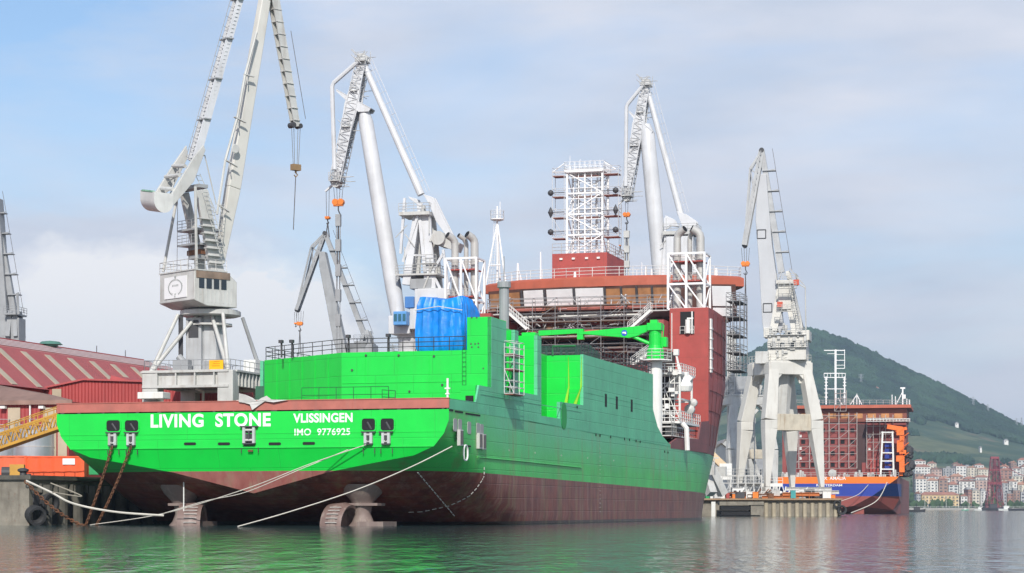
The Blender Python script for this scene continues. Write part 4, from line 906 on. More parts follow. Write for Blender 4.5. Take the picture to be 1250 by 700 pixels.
q = HU(245, 305, 0); o.box(q.x - .8, q.x + 1.2, -1.1, 1.1, q.z - 1, q.z + .2)
conv(o, cv1).build('a_frame_platform', m_cgreyd, crane1)
q = HU(245, 305, 0); o = MB(); o.box(q.x - .9, q.x + 1.3, -1.2, 1.2, q.z - .6, q.z - .1); conv(o, cv1).build('rusty_winch', m_rust, crane1)
o = MB()
for k in range(8): a = HU(250 + k * 2, 268 + k * 9, -yo2 - .4); o.box(a.x - .8, a.x + .9, -yo2 - .7, -yo2 - .2, a.z, a.z + .08)
a, b_ = HU(250, 232, -yo2 - .6), HU(272, 310, -yo2 - .6); o.ladder(a, b_, (1, 0, 0), .7, .05, .45); a, b_ = HU(241, 212, -1), HU(262, 262, -1); o.ladder(a, b_, (1, 0, 0), .6, .04, .5)
a, b_ = HU(240, 190, -1.1), HU(250, 190, -1.1); c_ = HU(264, 250, -1.1); o.path([a, b_, c_], .06)
conv(o, cv1).build('ladder', m_cgrey, crane1)
for px0, py0, px1, py1, y in ((216, 242, 199, 332, hy1 - .4),): 
    a, b_ = HU(px0, py0, y), HU(px1, py1, y); o = MB(); o.tube(a, b_, .16, n=8); conv(o, cv1).build('stay_rod', m_cgrey, crane1)
o = MB(); o.tube(HU(217, 240, .5), HU(216, 333, .5), .03, n=4); o.tube(HU(231, 240, .5), HU(230, 333, .5), .03, n=4); conv(o, cv1).build('stay_cable', m_cable, crane1)
# counterweight arm: two side plates, drum and cross tubes
for y, pts in ((-1.5, ((202, 249), (206, 257), (236, 222), (250, 184), (248, 177), (236, 192))), (1.5, ((189, 236), (191, 243), (210, 231), (229, 192), (227, 178), (212, 200)))):
    o = MB(); o.poly3([HU(px, py, y) - Vector((0, .15, 0)) for px, py in pts], (0, .3, 0)); conv(o, cv1).build('rocker_plate', m_cgrey, crane1, bev=.04)
o = MB(); a, b_ = HU(200, 246, -1.7), HU(183, 244, 1.9); rr2 = 1.15
ax_ = (b_ - a); prof_ = [Vector((math.cos(t_), 0, math.sin(t_))) * rr2 for t_ in [R(200 - 180 + 180 + q_ * 18) for q_ in range(0, 9)]]; prof_ = [Vector((-rr2, 0, rr2 * .75)), Vector((-rr2, 0, 0))] + [Vector((rr2 * math.cos(R(180 + q_ * 15)), 0, rr2 * math.sin(R(180 + q_ * 15)))) for q_ in range(1, 12)] + [Vector((rr2, 0, 0)), Vector((rr2, 0, rr2 * .75))]; o.poly3([a + p_ for p_ in prof_], ax_); conv(o, cv1).build('counterweight', M('counterweight_white', (.62, .62, .6), .6, streak=.5, sc_=(.4, .38, .33)), crane1, smooth=True)
o = MB(); o.tube(a.lerp(b_, .1) + Vector((-rr2 * .9, 0, rr2 * .72)), a.lerp(b_, .9) + Vector((-rr2 * .9, 0, rr2 * .72)), .16, n=6); conv(o, cv1).build('counterweight_patch', M('patch_green', (.15, .3, .2), .7, var=.5, vs=3), crane1)
o = MB()
for (p0, p1) in (((196, 230), (211, 231)), ((202, 216), (219, 214)), ((211, 203), (226, 203))): o.tube(HU(*p0, 1.5), HU(*p1, -1.5), .2, n=8)
o.tube(HU(205, 222, 1.2), HU(222, 212, -1.2), .07, n=5); o.tube(HU(218, 205, .8), HU(206, 243, -.8), .07, n=5)
conv(o, cv1).build('rocker_cross_tube', m_cgrey, crane1)
# backstay lattice from the rocker to the (unseen) peak, main boom and fly jib
tp1 = HU(292, 0, 0); ap = HU(330, -95, 0)
a = HU(236, 196, 0); d_ = (HU(291, 0, 0) - a); end = a + d_ * 1.5
o = MB(); o.bar(a + Vector((0, -.5, 0)), end + Vector((0, -.3, 0)), .18, .85, .18, .6, up=(1, 0, 0)); o.bar(a + Vector((0, .5, 0)), end + Vector((0, .3, 0)), .18, .85, .18, .6, up=(1, 0, 0))
n = 62
for k in range(n): p = a.lerp(end, (k + .5) / n); o.bar(p + Vector((0, -.55, .1)), p + Vector((0, .55, .1)), .1, .3, up=(1, 0, 0))
conv(o, cv1).build('backstay_girder', m_cwhite, crane1)
o = MB(); d2 = d_.normalized().cross(Vector((0, 1, 0)))
if d2.x > 0: d2 = -d2
for k in range(1, 5): p = a.lerp(end, k / 6); o.box(p.x - .5, p.x + .3, -.8, .8, p.z - .06, p.z + .06)
o.path([a + d2 * .9, end + d2 * .9], .035); 
for k in range(24): p = a.lerp(end, k / 24); o.tube(p, p + d2 * .9, .025, n=4, cap=False)
conv(o, cv1).build('backstay_walkway', m_cgreyd, crane1)
bf = HU(267, 322, 0); bm1 = HU(284, 230, 0); bt = HU(323, 0, 0); e2 = bt + (bt - bm1) * .42
o = MB(); o.bar(bf, bm1, .9, .9, .95, 1.5, up=(1, 0, 0)); o.bar(bm1, bt, .95, 1.5, .85, 1.1, up=(1, 0, 0)); o.bar(bt, e2, .85, 1.1, .7, .8, up=(1, 0, 0)); conv(o, cv1).build('main_boom', m_cbeige, crane1, bev=.1)
o = MB(); dl = (e2 - bm1).normalized(); sd = dl.cross(Vector((0, 1, 0)));
if sd.x > 0: sd = -sd
a = HU(268, 245, 0); b_ = HU(308, 45, 0)
cg = [HU(265, 262, -1.1), HU(275, 196, -1.1), HU(290, 142, -1.1), HU(299, 92, -1.1), HU(313, 40, -1.1)]
o.path(cg, .14)
for px0, py0, px1, py1 in ((266, 250, 280, 259), (276, 196, 290, 204), (286, 143, 300, 150), (298, 91, 310, 94)):
    a, b_ = HU(px0, py0, -1.1), HU(px1, py1, -1.1); o.bar(a, b_, .3, .1); o.tube(a + Vector((.4, 0, 0)), HU((px0 + px1) / 2 - 2, (py0 + py1) / 2 + 10, -1.1), .06)
o.ladder(HU(272, 248, -1.2), HU(266, 318, -1.2), (1, 0, 0), .5, .035, .4)
conv(o, cv1).build('boom_walkway', m_cgrey, crane1)
o = MB(); o.lathe([(.42, 0), (.5, .05), (.42, .1)], HU(287, 182, -1.0), 14, mtx=Matrix.Rotation(R(90), 3, 'X')); q = HU(293, 90, -1.0); conv(o, cv1).build('boom_hatch', m_cgrey, crane1)
ja = HU(334, 0, 0); jt = HU(361, 155, 0); j0 = ja + (ja - jt) * .55
o = MB(); o.bar(j0 + Vector((0, -.42, 0)), jt + Vector((0, -.3, 0)), .12, 1.1, .12, .75, up=(1, 0, 0)); o.bar(j0 + Vector((0, .42, 0)), jt + Vector((0, .3, 0)), .12, 1.1, .12, .75, up=(1, 0, 0))
o.bar(j0, jt, .8, .12, .55, .12, up=(1, 0, 0))
for k in range(16): p = j0.lerp(jt, (k + .5) / 16); o.box(p.x - .58 + k * .012, p.x + .58 - k * .012, -.5, .5, p.z - .04, p.z + .04)
conv(o, cv1).build('fly_jib', m_cgrey, crane1)
o = MB(); o.tube(jt + Vector((-.5, -.4, .1)), jt + Vector((-.5, .4, .1)), .3, n=14); o.tube(jt + Vector((.4, -.4, .1)), jt + Vector((.4, .4, .1)), .26, n=14); conv(o, cv1).build('sheave', m_dark, crane1)
cc = MB(); cc.path([jt + Vector((1.3, 0, 1)), jt + (j0 - jt) * .5 + Vector((1.6, 0, 0))], .03); conv(cc, cv1).build('jib_cable', m_cable, crane1)
o = MB(); L_ = HU(360, 155, 0).z - HU(360, 201, 0).z
for k in (-.55, -.25, .3, .6): o.tube(jt + Vector((k, 0, 0)), jt + Vector((k * .6, 0, -L_)), .035, n=4)
conv(o, cv1).build('hoist_cable', m_cable, crane1)
o = MB(); z = jt.z - L_; o.box(jt.x - .5, jt.x + .5, -.3, .3, z - .65, z); o.tube((jt.x, 0, z - .6), (jt.x, 0, z - .9), .12); o.bend([(jt.x, 0, z - .9), (jt.x + .25, 0, z - 1.1), (jt.x, 0, z - 1.35), (jt.x - .2, 0, z - 1.15)], .07, 6); conv(o, cv1).build('hook_block', M('hook_brown', (.28, .18, .09), .6, rust=.6), crane1)
o = MB(); o.tube((jt.x, 0, z - 1.3), (jt.x - .3, 0, z - 7), .05, n=5); conv(o, cv1).build('sling', m_cable, crane1)

# ---- cranes 2 and 3: white double-lever cranes with a round boom
def lever_crane(label, fr, D, blue=False, tower=True):
    """D: photo measurements of joints taken in the jib plane y=0 of the crane's own frame"""
    t = thing('lever_crane', label, 'crane', fr, None)
    h = lambda k, y=0: fr.hy(D[k][0], D[k][1], y)
    u = D['u']     # metres per photo pixel here
    foot, bt, ap, tip, mt, cor = h('foot'), h('boomtop'), h('apex'), h('tip'), h('mast'), h('corner')
    o = MB(); dd = (foot - bt).normalized()
    o.bend([bt, bt.lerp(foot, .06), bt.lerp(foot, .3), bt.lerp(foot, .85), foot], [10 * u * .5, 18 * u * .5, 19 * u * .5, 20 * u * .5, 17 * u * .5], 24); o.build('main_boom', m_cwhite, t, smooth=True)
    # fly jib: tapered box lever, broad at the boom head
    piv = bt + Vector((-.2, 0, 1.2)); o = MB()
    mid = ap.lerp(tip, .36)
    for s_ in (-1, 1):
        yy = Vector((0, s_ * .8, 0)); o.bar(ap + yy * .6, mid + yy, .2, .9, .2, 2.0, up=(1, 0, 0)); o.bar(mid + yy, tip + yy * .7, .2, 2.0, .2, .8, up=(1, 0, 0))
    for k in range(34):
        p = ap.lerp(tip, (k + .5) / 34); o.bar(p + Vector((0, -.8, 0)), p + Vector((0, .8, 0)), .12, .3)
    o.truss(ap.lerp(tip, .05), tip, (0, 1, 0), 1.9, 1.4, 22, .045, .07, w2=1.9, h2=1.6)
    o.build('fly_jib', m_cwhite, t)
    o = MB(); q0, q1 = h('fin0'), h('fin1'); m_ = q0.lerp(q1, .6) + Vector((.2, 0, -.9)); 
    for s_ in (-.9, .9): o.poly3([q0 + Vector((0, s_, 0)), q1 + Vector((0, s_, .0)), q1 + Vector((-.3, s_, -.4)), m_ + Vector((0, s_, -.6)), q0 + Vector((0, s_, -.25))], (0, .15, 0))
    o.bar(q0, q1, 1.8, .12); o.build('pivot_bracket', m_cwhite, t)
    # platforms and clutter at apex and tip
    o = MB(); rnd = random.Random(3)
    for c_, n_, sz_ in ((ap, 26, 13 * u), (tip, 30, 13 * u), (ap.lerp(tip, .25), 10, 8 * u), (ap.lerp(tip, .55), 10, 10 * u)):
        for k in range(n_):
            a = c_ + Vector((rnd.uniform(-1, 1) * sz_ * .62, rnd.uniform(-1.4, 1.4), rnd.uniform(-1, 1) * sz_ * .55)); b_ = a + Vector(rnd.choice([(1.6, 0, 0), (0, 0, 1.4), (.9, 0, 1.1), (-.9, 0, .9), (0, 2, 0)]))
            o.tube(a, b_, .05, n=4)
        o.box(c_.x - sz_ * .5, c_.x + sz_ * .5, -1.3, 1.3, c_.z - .06, c_.z + .06); o.railing([(c_.x - sz_ * .5, -1.3, c_.z), (c_.x + sz_ * .5, -1.3, c_.z)], 1.1, 1, .04)
    for y in (-.5, .5): o.tube(ap + Vector((0, y - .12, .3)), ap + Vector((0, y + .12, .3)), .8, n=16); o.tube(tip + Vector((0, y - .12, -.2)), tip + Vector((0, y + .12, -.2)), .65, n=16)
    o.build('sheave_platform', M('crane_pale_steel', (.5, .5, .49), .6, var=.25, vs=2), t)
    o = MB(); dd_ = (tip - ap).normalized(); 
    nose = fr.hy(D['nose'][0], D['nose'][1], 0); o.bar(tip + Vector((.5, 0, .4)), nose, .5, .35, .3, .2); o.build('jib_nose', m_cwhite, t)
    # thin pipe frame in front of the jib
    o = MB(); o.bend([ap + Vector((-.3, -.9, 0)), cor + Vector((.25, -.9, .25)), cor + Vector((0, -.9, -.3)), tip + Vector((0, -.9, 1.5))], .32, 8); o.build('jib_guard_pipe', m_cwhite, t, smooth=True)
    # backstay
    o = MB(); a, b_ = ap, mt
    o.tube(a + Vector((0, 0, .0)), b_, .42, .52, n=12); 
    up_ = (b_ - a).normalized().cross(Vector((0, 1, 0))); up_ = up_ if up_.z > 0 else -up_
    n = int((b_ - a).length / 1.6)
    for k in range(n): p = a.lerp(b_, k / n); o.tube(p, p + up_ * 1.3, .035, n=4, cap=False)
    o.path([a + up_ * 1.3, b_ + up_ * 1.3], .04); o.path([a + up_ * .85, b_ + up_ * .85], .03)
    o.build('backstay', m_cwhite, t, smooth=False)
    # mast / A-frame: two tapered box legs each side plus rear strut
    for k0, k1, w0, w1 in D['legs']:
        for s_ in (-1, 1):
            a, b_ = fr.hy(*k0, 0), fr.hy(*k1, 0); o = MB(); o.bar(a + Vector((0, s_ * 1.9, 0)), b_ + Vector((0, s_ * 1.1, 0)), .6, w0 * u, .6, w1 * u, up=(1, 0, 0)); o.build('a_frame_leg', m_cgrey if s_ > 0 else m_cwhite, t, bev=.04)
    for pp in D['plates']:
        o = MB(); o.poly3([fr.hy(x, y, -1.5) for x, y in pp], (0, .3, 0)); o.poly3([fr.hy(x, y, 0) + Vector((0, 1.2, 0)) for x, y in pp], (0, .3, 0)); o.build('rocker_plate', m_cwhite, t, bev=.04)
    o = MB()
    for (x0, y0, x1, y1) in D['braces']: a, b_ = fr.hy(x0, y0, -1.7), fr.hy(x1, y1, -1.7); o.bar(a, b_, .25, .35, up=(1, 0, 0))
    o.build('a_frame_brace', m_cwhite, t)
    for (x0, x1, y, th) in D['decks']:
        a, b_ = fr.hy(x0, y, 0), fr.hy(x1, y, 0); o = MB(); o.box(a.x, b_.x, -2.4, 2.4, a.z - th * u, a.z); o.railing([(a.x, -2.4, a.z), (b_.x, -2.4, a.z), (b_.x, 2.4, a.z)], 1.15, 1.2, .04, 3); o.build('mast_platform', m_cgrey, t)
    if D.get('drum'):
        c_ = fr.hy(*D['drum'], 0); o = MB(); o.tube(c_ + Vector((0, -2.2, 0)), c_ + Vector((0, 2.2, 0)), 13 * u * .5 * 1.3, n=20); o.bar(c_ + Vector((-1, 0, .4)), c_ + Vector((2.5, 0, -1.2)), 3.6, 1.6, 2.4, 1.2); o.build('counterweight', m_cgrey, t, smooth=False)
    o = MB(); rnd = random.Random(6)
    L0, L1 = D['legs'][0], D['legs'][1]; za_, zb_ = fr.hy(*L1[0], 0), fr.hy(*L1[1], 0)
    for k in range(2):
        p = za_.lerp(zb_, (k + .5) / 3); o.box(p.x - 1.6, p.x + 1.2, -2.3, -1.7, p.z - .08, p.z); o.railing([(p.x - 1.6, -2.3, p.z), (p.x + 1.2, -2.3, p.z)], 1.1, 1.2, .045, 2)
        if k: pp = za_.lerp(zb_, (k - .5) / 3); o.bar((pp.x - 1.4, -2.1, pp.z), (p.x + .8, -2.1, p.z), .1, .2)
    for k in range(5): q = za_.lerp(zb_, rnd.random()) + Vector((rnd.uniform(-4.5, 1.5), -1.9, 0)); o.tube(q, q + Vector(rnd.choice([(1.6, 0, 1.6), (0, 0, 2.4), (-1.4, 0, 1.8)])), .07, n=5)
    o.build('mast_stairs', m_cgrey, t)
    # machinery level
    for (x0, x1, y0, y1, hy_, mtn) in D['houses']:
        a, b_ = fr.hy(x0, y1, -hy_), fr.hy(x1, y0, -hy_); o = MB(); o.box(a.x, b_.x, -hy_, hy_, a.z, b_.z); o.build('machinery_house', {'w': m_cwhite, 'g': m_cgrey, 'd': m_cgreyd, 'b': M('crane_blue', (.06, .2, .5), .5, var=.15)}[mtn], t, bev=.08)
    if D.get('cab'):
        x0, x1, y0, y1 = D['cab']; a, b_ = fr.hy(x0, y1, -4), fr.hy(x1, y0, -4); o = MB(); o.box(a.x, b_.x, -4, -1.8, a.z, b_.z); cb_ = o.build('cab', M('crane_blue_cab', (.10, .30, .62), .45, var=.15), t, bev=.06)
        for k in range(3): 
            o = MB(); w_ = (b_.x - a.x) / 3; o.box(a.x + w_ * k + .1, a.x + w_ * (k + 1) - .1, -4.05, -4, a.z + .5, b_.z - .35); o.build('cab_window', M('cab_glass', (.03, .12, .17), .1), cb_)
    if D.get('col'):
        x0, x1, y0, z_ = D['col']; c_ = fr.hy((x0 + x1) / 2, y0, 0); r_ = abs(x1 - x0) / 2 * u
        o = MB(); o.lathe([(r_, z_), (r_, c_.z - 1.5), (r_ * 1.45, c_.z)], (c_.x, 0, 0), n=24); o.build('pedestal', m_cwhite, t, smooth=True)
        o = MB(); o.railing([(c_.x + (r_ + 1.5) * math.cos(R(k * 30)), (r_ + 1.5) * math.sin(R(k * 30)), c_.z - 3.3) for k in range(13)], 1.1, 2, .04, 3); o.lathe([(r_ + 1.5, c_.z - 3.4), (r_ + 1.5, c_.z - 3.3)], (c_.x, 0, 0), n=12); o.build('ring_platform', m_cgrey, t)
        for sx in (-1, 1):
            for sy in (-1, 1): o = MB(); o.bar((c_.x + sx * 6, sy * 6, 0), (c_.x + sx * 1.6, sy * 1.6, z_ + .5), 1.3, 1.3); o.build('portal_leg', m_cgrey, t)
        for sy in (-1, 1): o = MB(); o.box(c_.x - 6.5, c_.x + 6.5, sy * 6.1 - .5, sy * 6.1 + .5, 3, 4.5); o.build('portal_beam', m_cgrey, t)
    for hk in D['hooks']:
        x_, y_, yb, bl, l2 = hk; a = fr.hy(x_, y_, 0); b_ = fr.hy(x_, yb, 0); hook_set(t, a, a.z - b_.z, bl, l2, 4 if bl > .8 else 2, .45)
    return t
w = P(500, 430, 287); K2 = Fr(w.x, w.y, R(-14), QZ)
D2 = dict(u=287 / F, foot=(487, 392), boomtop=(444, 133), apex=(443, 76), tip=(411, 222), nose=(397, 234), mast=(514, 238), corner=(408, 105), fin0=(413, 111), fin1=(455, 134),
    legs=[((501, 350), (512, 262), 10, 8), ((532, 385), (523, 262), 15, 11), ((524, 335), (514, 250), 4, 4)],
    plates=[((498, 240), (509, 243), (512, 252), (500, 243)), ((516, 237), (529, 241), (538, 260), (551, 286), (546, 290), (532, 270), (524, 250))],
    braces=[(494, 242, 489, 310), (515, 248, 492, 320), (520, 318, 541, 360), (541, 310, 520, 345), (498, 312, 517, 312), (541, 305, 548, 360)],
    decks=[(493, 530, 262, 4), (489, 540, 337, 2)], drum=(540, 293),
    houses=[(500, 527, 340, 353, 2.0, 'd'), (506, 545, 352, 380, 2.4, 'w'), (494, 505, 362, 376, 2.8, 'b'), (512, 534, 363, 383, 2.8, 'b'), (474, 500, 385, 408, 2.6, 'w'), (500, 514, 376, 402, 2.6, 'w')],
    cab=(480, 496, 380, 397), col=(486, 512, 401, 10), hooks=[(413, 228, 247, 1.1, 12), (400, 232, 266, .45, 2)])
cr2 = lever_crane('tall white harbour crane with round boom and blue cab behind the blue tarpaulin', K2, D2)
o = MB(); q = K2.hy(413, 262, 0); 
for k in range(5): z = q.z - k * 3.4; o.box(q.x - .35, q.x + .35, -.3, .3, z - 1.6, z)
for s_ in (-.28, .28): o.tube((q.x + s_, 0, q.z), (q.x + s_ * .7, 0, q.z - 19), .07)
o.build('lifting_tackle', m_cgreyd, cr2)
w = P(838, 330, 338); K3 = Fr(w.x, w.y, R(-14), QZ)
D3 = dict(u=338 / F, foot=(808, 350), boomtop=(789, 152), apex=(789, 105), tip=(765, 240), nose=(755, 250), mast=(831, 262), corner=(766, 130), fin0=(769, 137), fin1=(798, 162),
    legs=[((815, 345), (818, 288), 12, 10), ((850, 345), (838, 288), 16, 12)],
    plates=[((812, 263), (823, 268), (828, 277), (818, 275), (811, 280)), ((826, 258), (838, 262), (850, 270), (853, 284), (842, 283), (832, 275))],
    braces=[(812, 266, 812, 330), (830, 285, 815, 330), (822, 292, 845, 340)],
    decks=[(812, 853, 285, 4)], houses=[(813, 846, 288, 345, 2.4, 'w')], cab=None, col=(810, 850, 350, 10), hooks=[(765, 246, 262, .8, 9), (757, 250, 300, .2, 1)])
cr3 = lever_crane('tall white harbour crane with round boom rising behind the red bridge roof', K3, D3)
o = MB(); q = K3.hy(765, 282, 0)
for s_ in (-.3, .3): o.tube((q.x + s_, 0, q.z), (q.x + s_, 0, q.z - 9), .1)
for k in range(4): z = q.z - k * 2.4; o.box(q.x - .45, q.x + .45, -.3, .3, z - 1.1, z)
o.build('lifting_tackle', m_cgrey, cr3)

# ---- box boom cranes: the portal crane on the right quay, the smaller one behind the stern block, the one leaving the frame
def box_crane(label, fr, D, mt, mtd, name='portal_crane', group=None, mb_=None):
    t = thing(name, label, 'crane', fr, group); u = D['u']; h = lambda p, y=0: fr.hy(p[0], p[1], y)
    o = MB()
    for y0 in (0,):
        o.poly3([h(p, 0) + Vector((0, -D['bw'], 0)) for p in D['boom']], (0, 2 * D['bw'], 0))
    o.build('main_boom', mb_ or mt, t, bev=.1)
    ap, tip, mst = h(D['apex']), h(D['tip']), h(D['mast'])
    jw = D['jw'] * u; o = MB()
    bend_ = h(D['knee']) if D.get('knee') else None
    for s_ in (-1, 1):
        y_ = Vector((0, s_ * .9 * D['s'], 0)); o.bar(ap + y_ * .5, tip + y_, .18, jw * .8, .18, jw * .7, up=(1, 0, 0))
        if bend_: o.bar(ap + y_ * .5, bend_ + y_, .15, .35); o.bar(bend_ + y_, tip + y_, .15, .3, up=(1, 0, 0))
    n = int((ap - tip).length / 1.1)
    for k in range(n): p = ap.lerp(tip, (k + .5) / n); o.bar(p + Vector((0, -.9 * D['s'], 0)), p + Vector((0, .9 * D['s'], 0)), .12, jw * .6)
    if bend_: o.bar(bend_, ap.lerp(tip, .45), .2); o.bar(bend_, ap.lerp(tip, .25), .2)
    o.build('fly_jib', mtd, t)
    o = MB()
    for c_ in (ap, tip):
        for y in (-.5, .5): o.tube(c_ + Vector((0, y - .15, 0)), c_ + Vector((0, y + .15, 0)), .42 * D['s'], n=14)
    o.build('sheave', m_dark, t)
    o = MB(); o.bar(ap, mst, .8 * D['s'], .9 * D['s'], 1.0 * D['s'], 1.1 * D['s'], up=(1, 0, 0)); up_ = (mst - ap).normalized().cross(Vector((0, 1, 0))); up_ = up_ if up_.z > 0 else -up_
    for k in range(1, 6): 
        p = ap.lerp(mst, k / 6); o.box(p.x - .4, p.x + 1.8 * D['s'], -.8, .8, p.z - .1, p.z + .05); o.tube(p + up_ * .4, p + up_ * 1.8 * D['s'], .06)
    o.build('backstay', mtd, t)
    o = MB(); o.path([ap + up_ * 1.8 * D['s'], mst + up_ * 1.8 * D['s']], .04); o.build('stay_cable', m_cable, t)
    for k0, k1, w0, w1 in D['legs']:
        for s_ in (-1, 1):
            a, b_ = h(k0), h(k1); o = MB(); o.bar(a + Vector((0, s_ * 1.8, 0)), b_ + Vector((0, s_ * 1.1, 0)), .5, w0 * u, .5, w1 * u, up=(1, 0, 0)); o.build('a_frame_leg', mt if s_ < 0 else mtd, t, bev=.04)
    for (x0, x1, y, th) in D['decks']:
        a, b_ = h((x0, y)), h((x1, y)); o = MB(); o.box(a.x, b_.x, -2.6, 2.6, a.z - th * u, a.z); o.railing([(a.x, -2.6, a.z), (b_.x, -2.6, a.z), (b_.x, 2.6, a.z)], 1.15, 1.2, .045, 3); o.build('mast_platform', mt, t)
    o = MB()
    for (x0, y0, x1, y1) in D['braces']: a, b_ = h((x0, y0), -1.9), h((x1, y1), -1.9); o.bar(a, b_, .16, .2, up=(1, 0, 0))
    if D['braces']: o.build('a_frame_brace', mtd, t)
    for (x0, x1, y0, y1, hy_) in D['houses']:
        a, b_ = h((x0, y1), -hy_), h((x1, y0), -hy_); o = MB(); o.box(a.x, b_.x, -hy_, hy_, a.z, b_.z); hs = o.build('machinery_house', mt, t, bev=.1)
        w_ = b_.x - a.x
        if w_ > 4:
            for k in range(int(w_ / 1.8)):
                o = MB(); x = a.x + .5 + k * 1.8; o.prism(rrect(x + .4, (a.z + b_.z) / 2 + .3, .8, min(1.2, (b_.z - a.z) * .4), .25), 'y', -hy_ - .05, -hy_); o.build('window', m_glass, hs)
    for hk in D['hooks']:
        a = h((hk[0], hk[1])); b_ = h((hk[0], hk[2])); hook_set(t, a, a.z - b_.z, hk[3], hk[4], 4 if hk[3] > .7 else 2, .5)
    return t
w = P(952, 597, 398); K4 = Fr(w.x, w.y, R(-12), 2.9)
D4 = dict(u=398 / F, s=1.1, boom=[(929, 214), (936, 214), (943, 300), (957, 398), (952, 408), (946, 392), (941, 406), (933, 409), (931, 392), (927, 320), (923, 270), (924, 245)], bw=1.3,
    apex=(930, 184), tip=(909, 300), knee=(916, 207), jw=9, mast=(954, 333), legs=[((945, 405), (956, 348), 9, 12), ((972, 405), (962, 348), 10, 12), ((978, 402), (962, 332), 6, 5)],
    decks=[(949, 973, 344, 4)], braces=[(964, 328, 983, 350), (983, 350, 984, 402), (966, 340, 978, 402), (955, 330, 950, 345)], houses=[(937, 984, 408, 440, 4), (950, 966, 350, 378, 2), (932, 944, 400, 412, 2), (958, 988, 403, 416, 3)], hooks=[(910, 303, 322, 1.1, 12)])
cr4 = box_crane('beige-white portal crane standing on the concrete pier in front of the orange and blue ship', K4, D4, m_cbeige, M('crane_soft_grey', (.40, .41, .42), .5, streak=.3), 'portal_crane', mb_=M('boom_grey', (.47, .48, .50), .5, var=.08, vs=.2, streak=.25, sc_=(.33, .32, .3)))
cr4['label'] = 'large portal crane with pale splayed legs on the pier before the orange-blue ship'
# rebuild boom etc in light grey: material tweak
def portal(t, fr, ang, size, z0, ztop, topw, zc0, zc1, mt, spread=0, lw=2.2):
    g = Fr(fr.o.x, fr.o.y, ang, fr.o.z); f = lambda p: fr.loc(g.world(p[0], p[1], p[2]))
    hs, ht = size / 2, topw / 2
    cs = [(-1, -1), (1, -1), (1, 1), (-1, 1)]
    for sx, sy in cs:
        o = MB(); zk = zc0 + .3; hk = (hs * 1.12 * (ztop - zk) + ht * (zk - z0)) / (ztop - z0) + .25
        o.bar((sx * hs * 1.12, sy * hs * 1.12, z0), (sx * hk, sy * hk, zk), .8, .8, lw * .85, lw * 1.15, up=(1, 0, 0)); o.bar((sx * hk, sy * hk, zk), (sx * hk, sy * hk, zk + 1.6), lw * .85, lw * 1.15, up=(1, 0, 0)); o.bar((sx * hk, sy * hk, zk + 1.6), (sx * ht, sy * ht, ztop), lw * .85, lw * 1.15, lw * .85, lw * .85, up=(1, 0, 0)); conv(o, f).build('portal_leg', mt, t, bev=.1)
    for sx, sy in ((0, -1), (0, 1), (-1, 0), (1, 0)):
        o = MB()
        hh = hs * .92
        if sx == 0 and sy < 0: o.box(-hh, hh, sy * hh - .7, sy * hh + .7, zc0, zc1)
        if sy == 0 and sx > 5: o.box(sx * hh - .7, sx * hh + .7, -hh, hh, zc0, zc1)
        if o.v: conv(o, f).build('portal_beam', M('beam_stained', (.5, .45, .36), .6, var=.15, streak=.7, sc_=(.3, .2, .12), ss=(2, 2, .2)), t, bev=.08)
        o = MB()
        if sx == 0: o.box(-ht - lw * .6, ht + lw * .6, sy * ht - lw / 2, sy * ht + lw / 2, ztop - lw * .9, ztop + .3)
        else: o.box(sx * ht - lw / 2, sx * ht + lw / 2, -ht, ht, ztop - lw * .9, ztop + .3)
        conv(o, f).build('top_frame', mt, t, bev=.1)
        for k in (-1, 1):
            if sx == 0:
                o = MB(); o.prism([(k * ht, ztop - lw * .8), (k * (ht - 1.7), ztop - lw * .8), (k * ht * 1.02, ztop - lw * 1.6)], 'y', sy * ht - lw * .45, sy * ht + lw * .45)
            else:
                o = MB(); o.prism([(k * ht, ztop - lw * .8), (k * (ht - 1.7), ztop - lw * .8), (k * ht * 1.02, ztop - lw * 1.6)], 'x', sx * ht - lw * .45, sx * ht + lw * .45)
            conv(o, f).build('corner_gusset', mt, t)
    o = MB(); o.box(-ht - 1, ht + 1, -ht - 1, ht + 1, ztop + .3, ztop + .6); o.railing([(-ht - 1, ht + 1, ztop + .6), (-ht - 1, -ht - 1, ztop + .6), (ht + 1, -ht - 1, ztop + .6), (ht + 1, ht + 1, ztop + .6)], 1.1, 1.2, .045, 2); conv(o, f).build('top_deck', mt, t)
    for sx in (-1, 1):
        o = MB(); 
        o.box(sx * hs * 1.12 - .5, sx * hs * 1.12 + .5, -hs * 1.2, hs * 1.2, z0 - 1.0, z0); conv(o, f).build('sill_beam', mt, t, bev=.05)
        for sy in (-1, 1):
            o = MB(); o.box(sx * hs * 1.12 - .6, sx * hs * 1.12 + .6, sy * hs * 1.12 - 1.8, sy * hs * 1.12 + 1.8, .5, z0 - .9)
            for q_ in (-1.2, 0, 1.2): o.tube((sx * hs * 1.12 - .3, sy * hs * 1.12 + q_, .4), (sx * hs * 1.12 + .3, sy * hs * 1.12 + q_, .4), .4, n=12)
            conv(o, f).build('bogie', M('bogie_grey', (.22, .2, .18), .8, rust=.5), t)
    return f
ztop4 = P(0, 444, 398).z - 2.9
portal(cr4, K4, R(21), 10.2, 2.4, ztop4 - .3, 6.5, P(0, 527, 398).z - 2.9, P(0, 507, 398).z - 2.9, m_cbeige, lw=2.2)
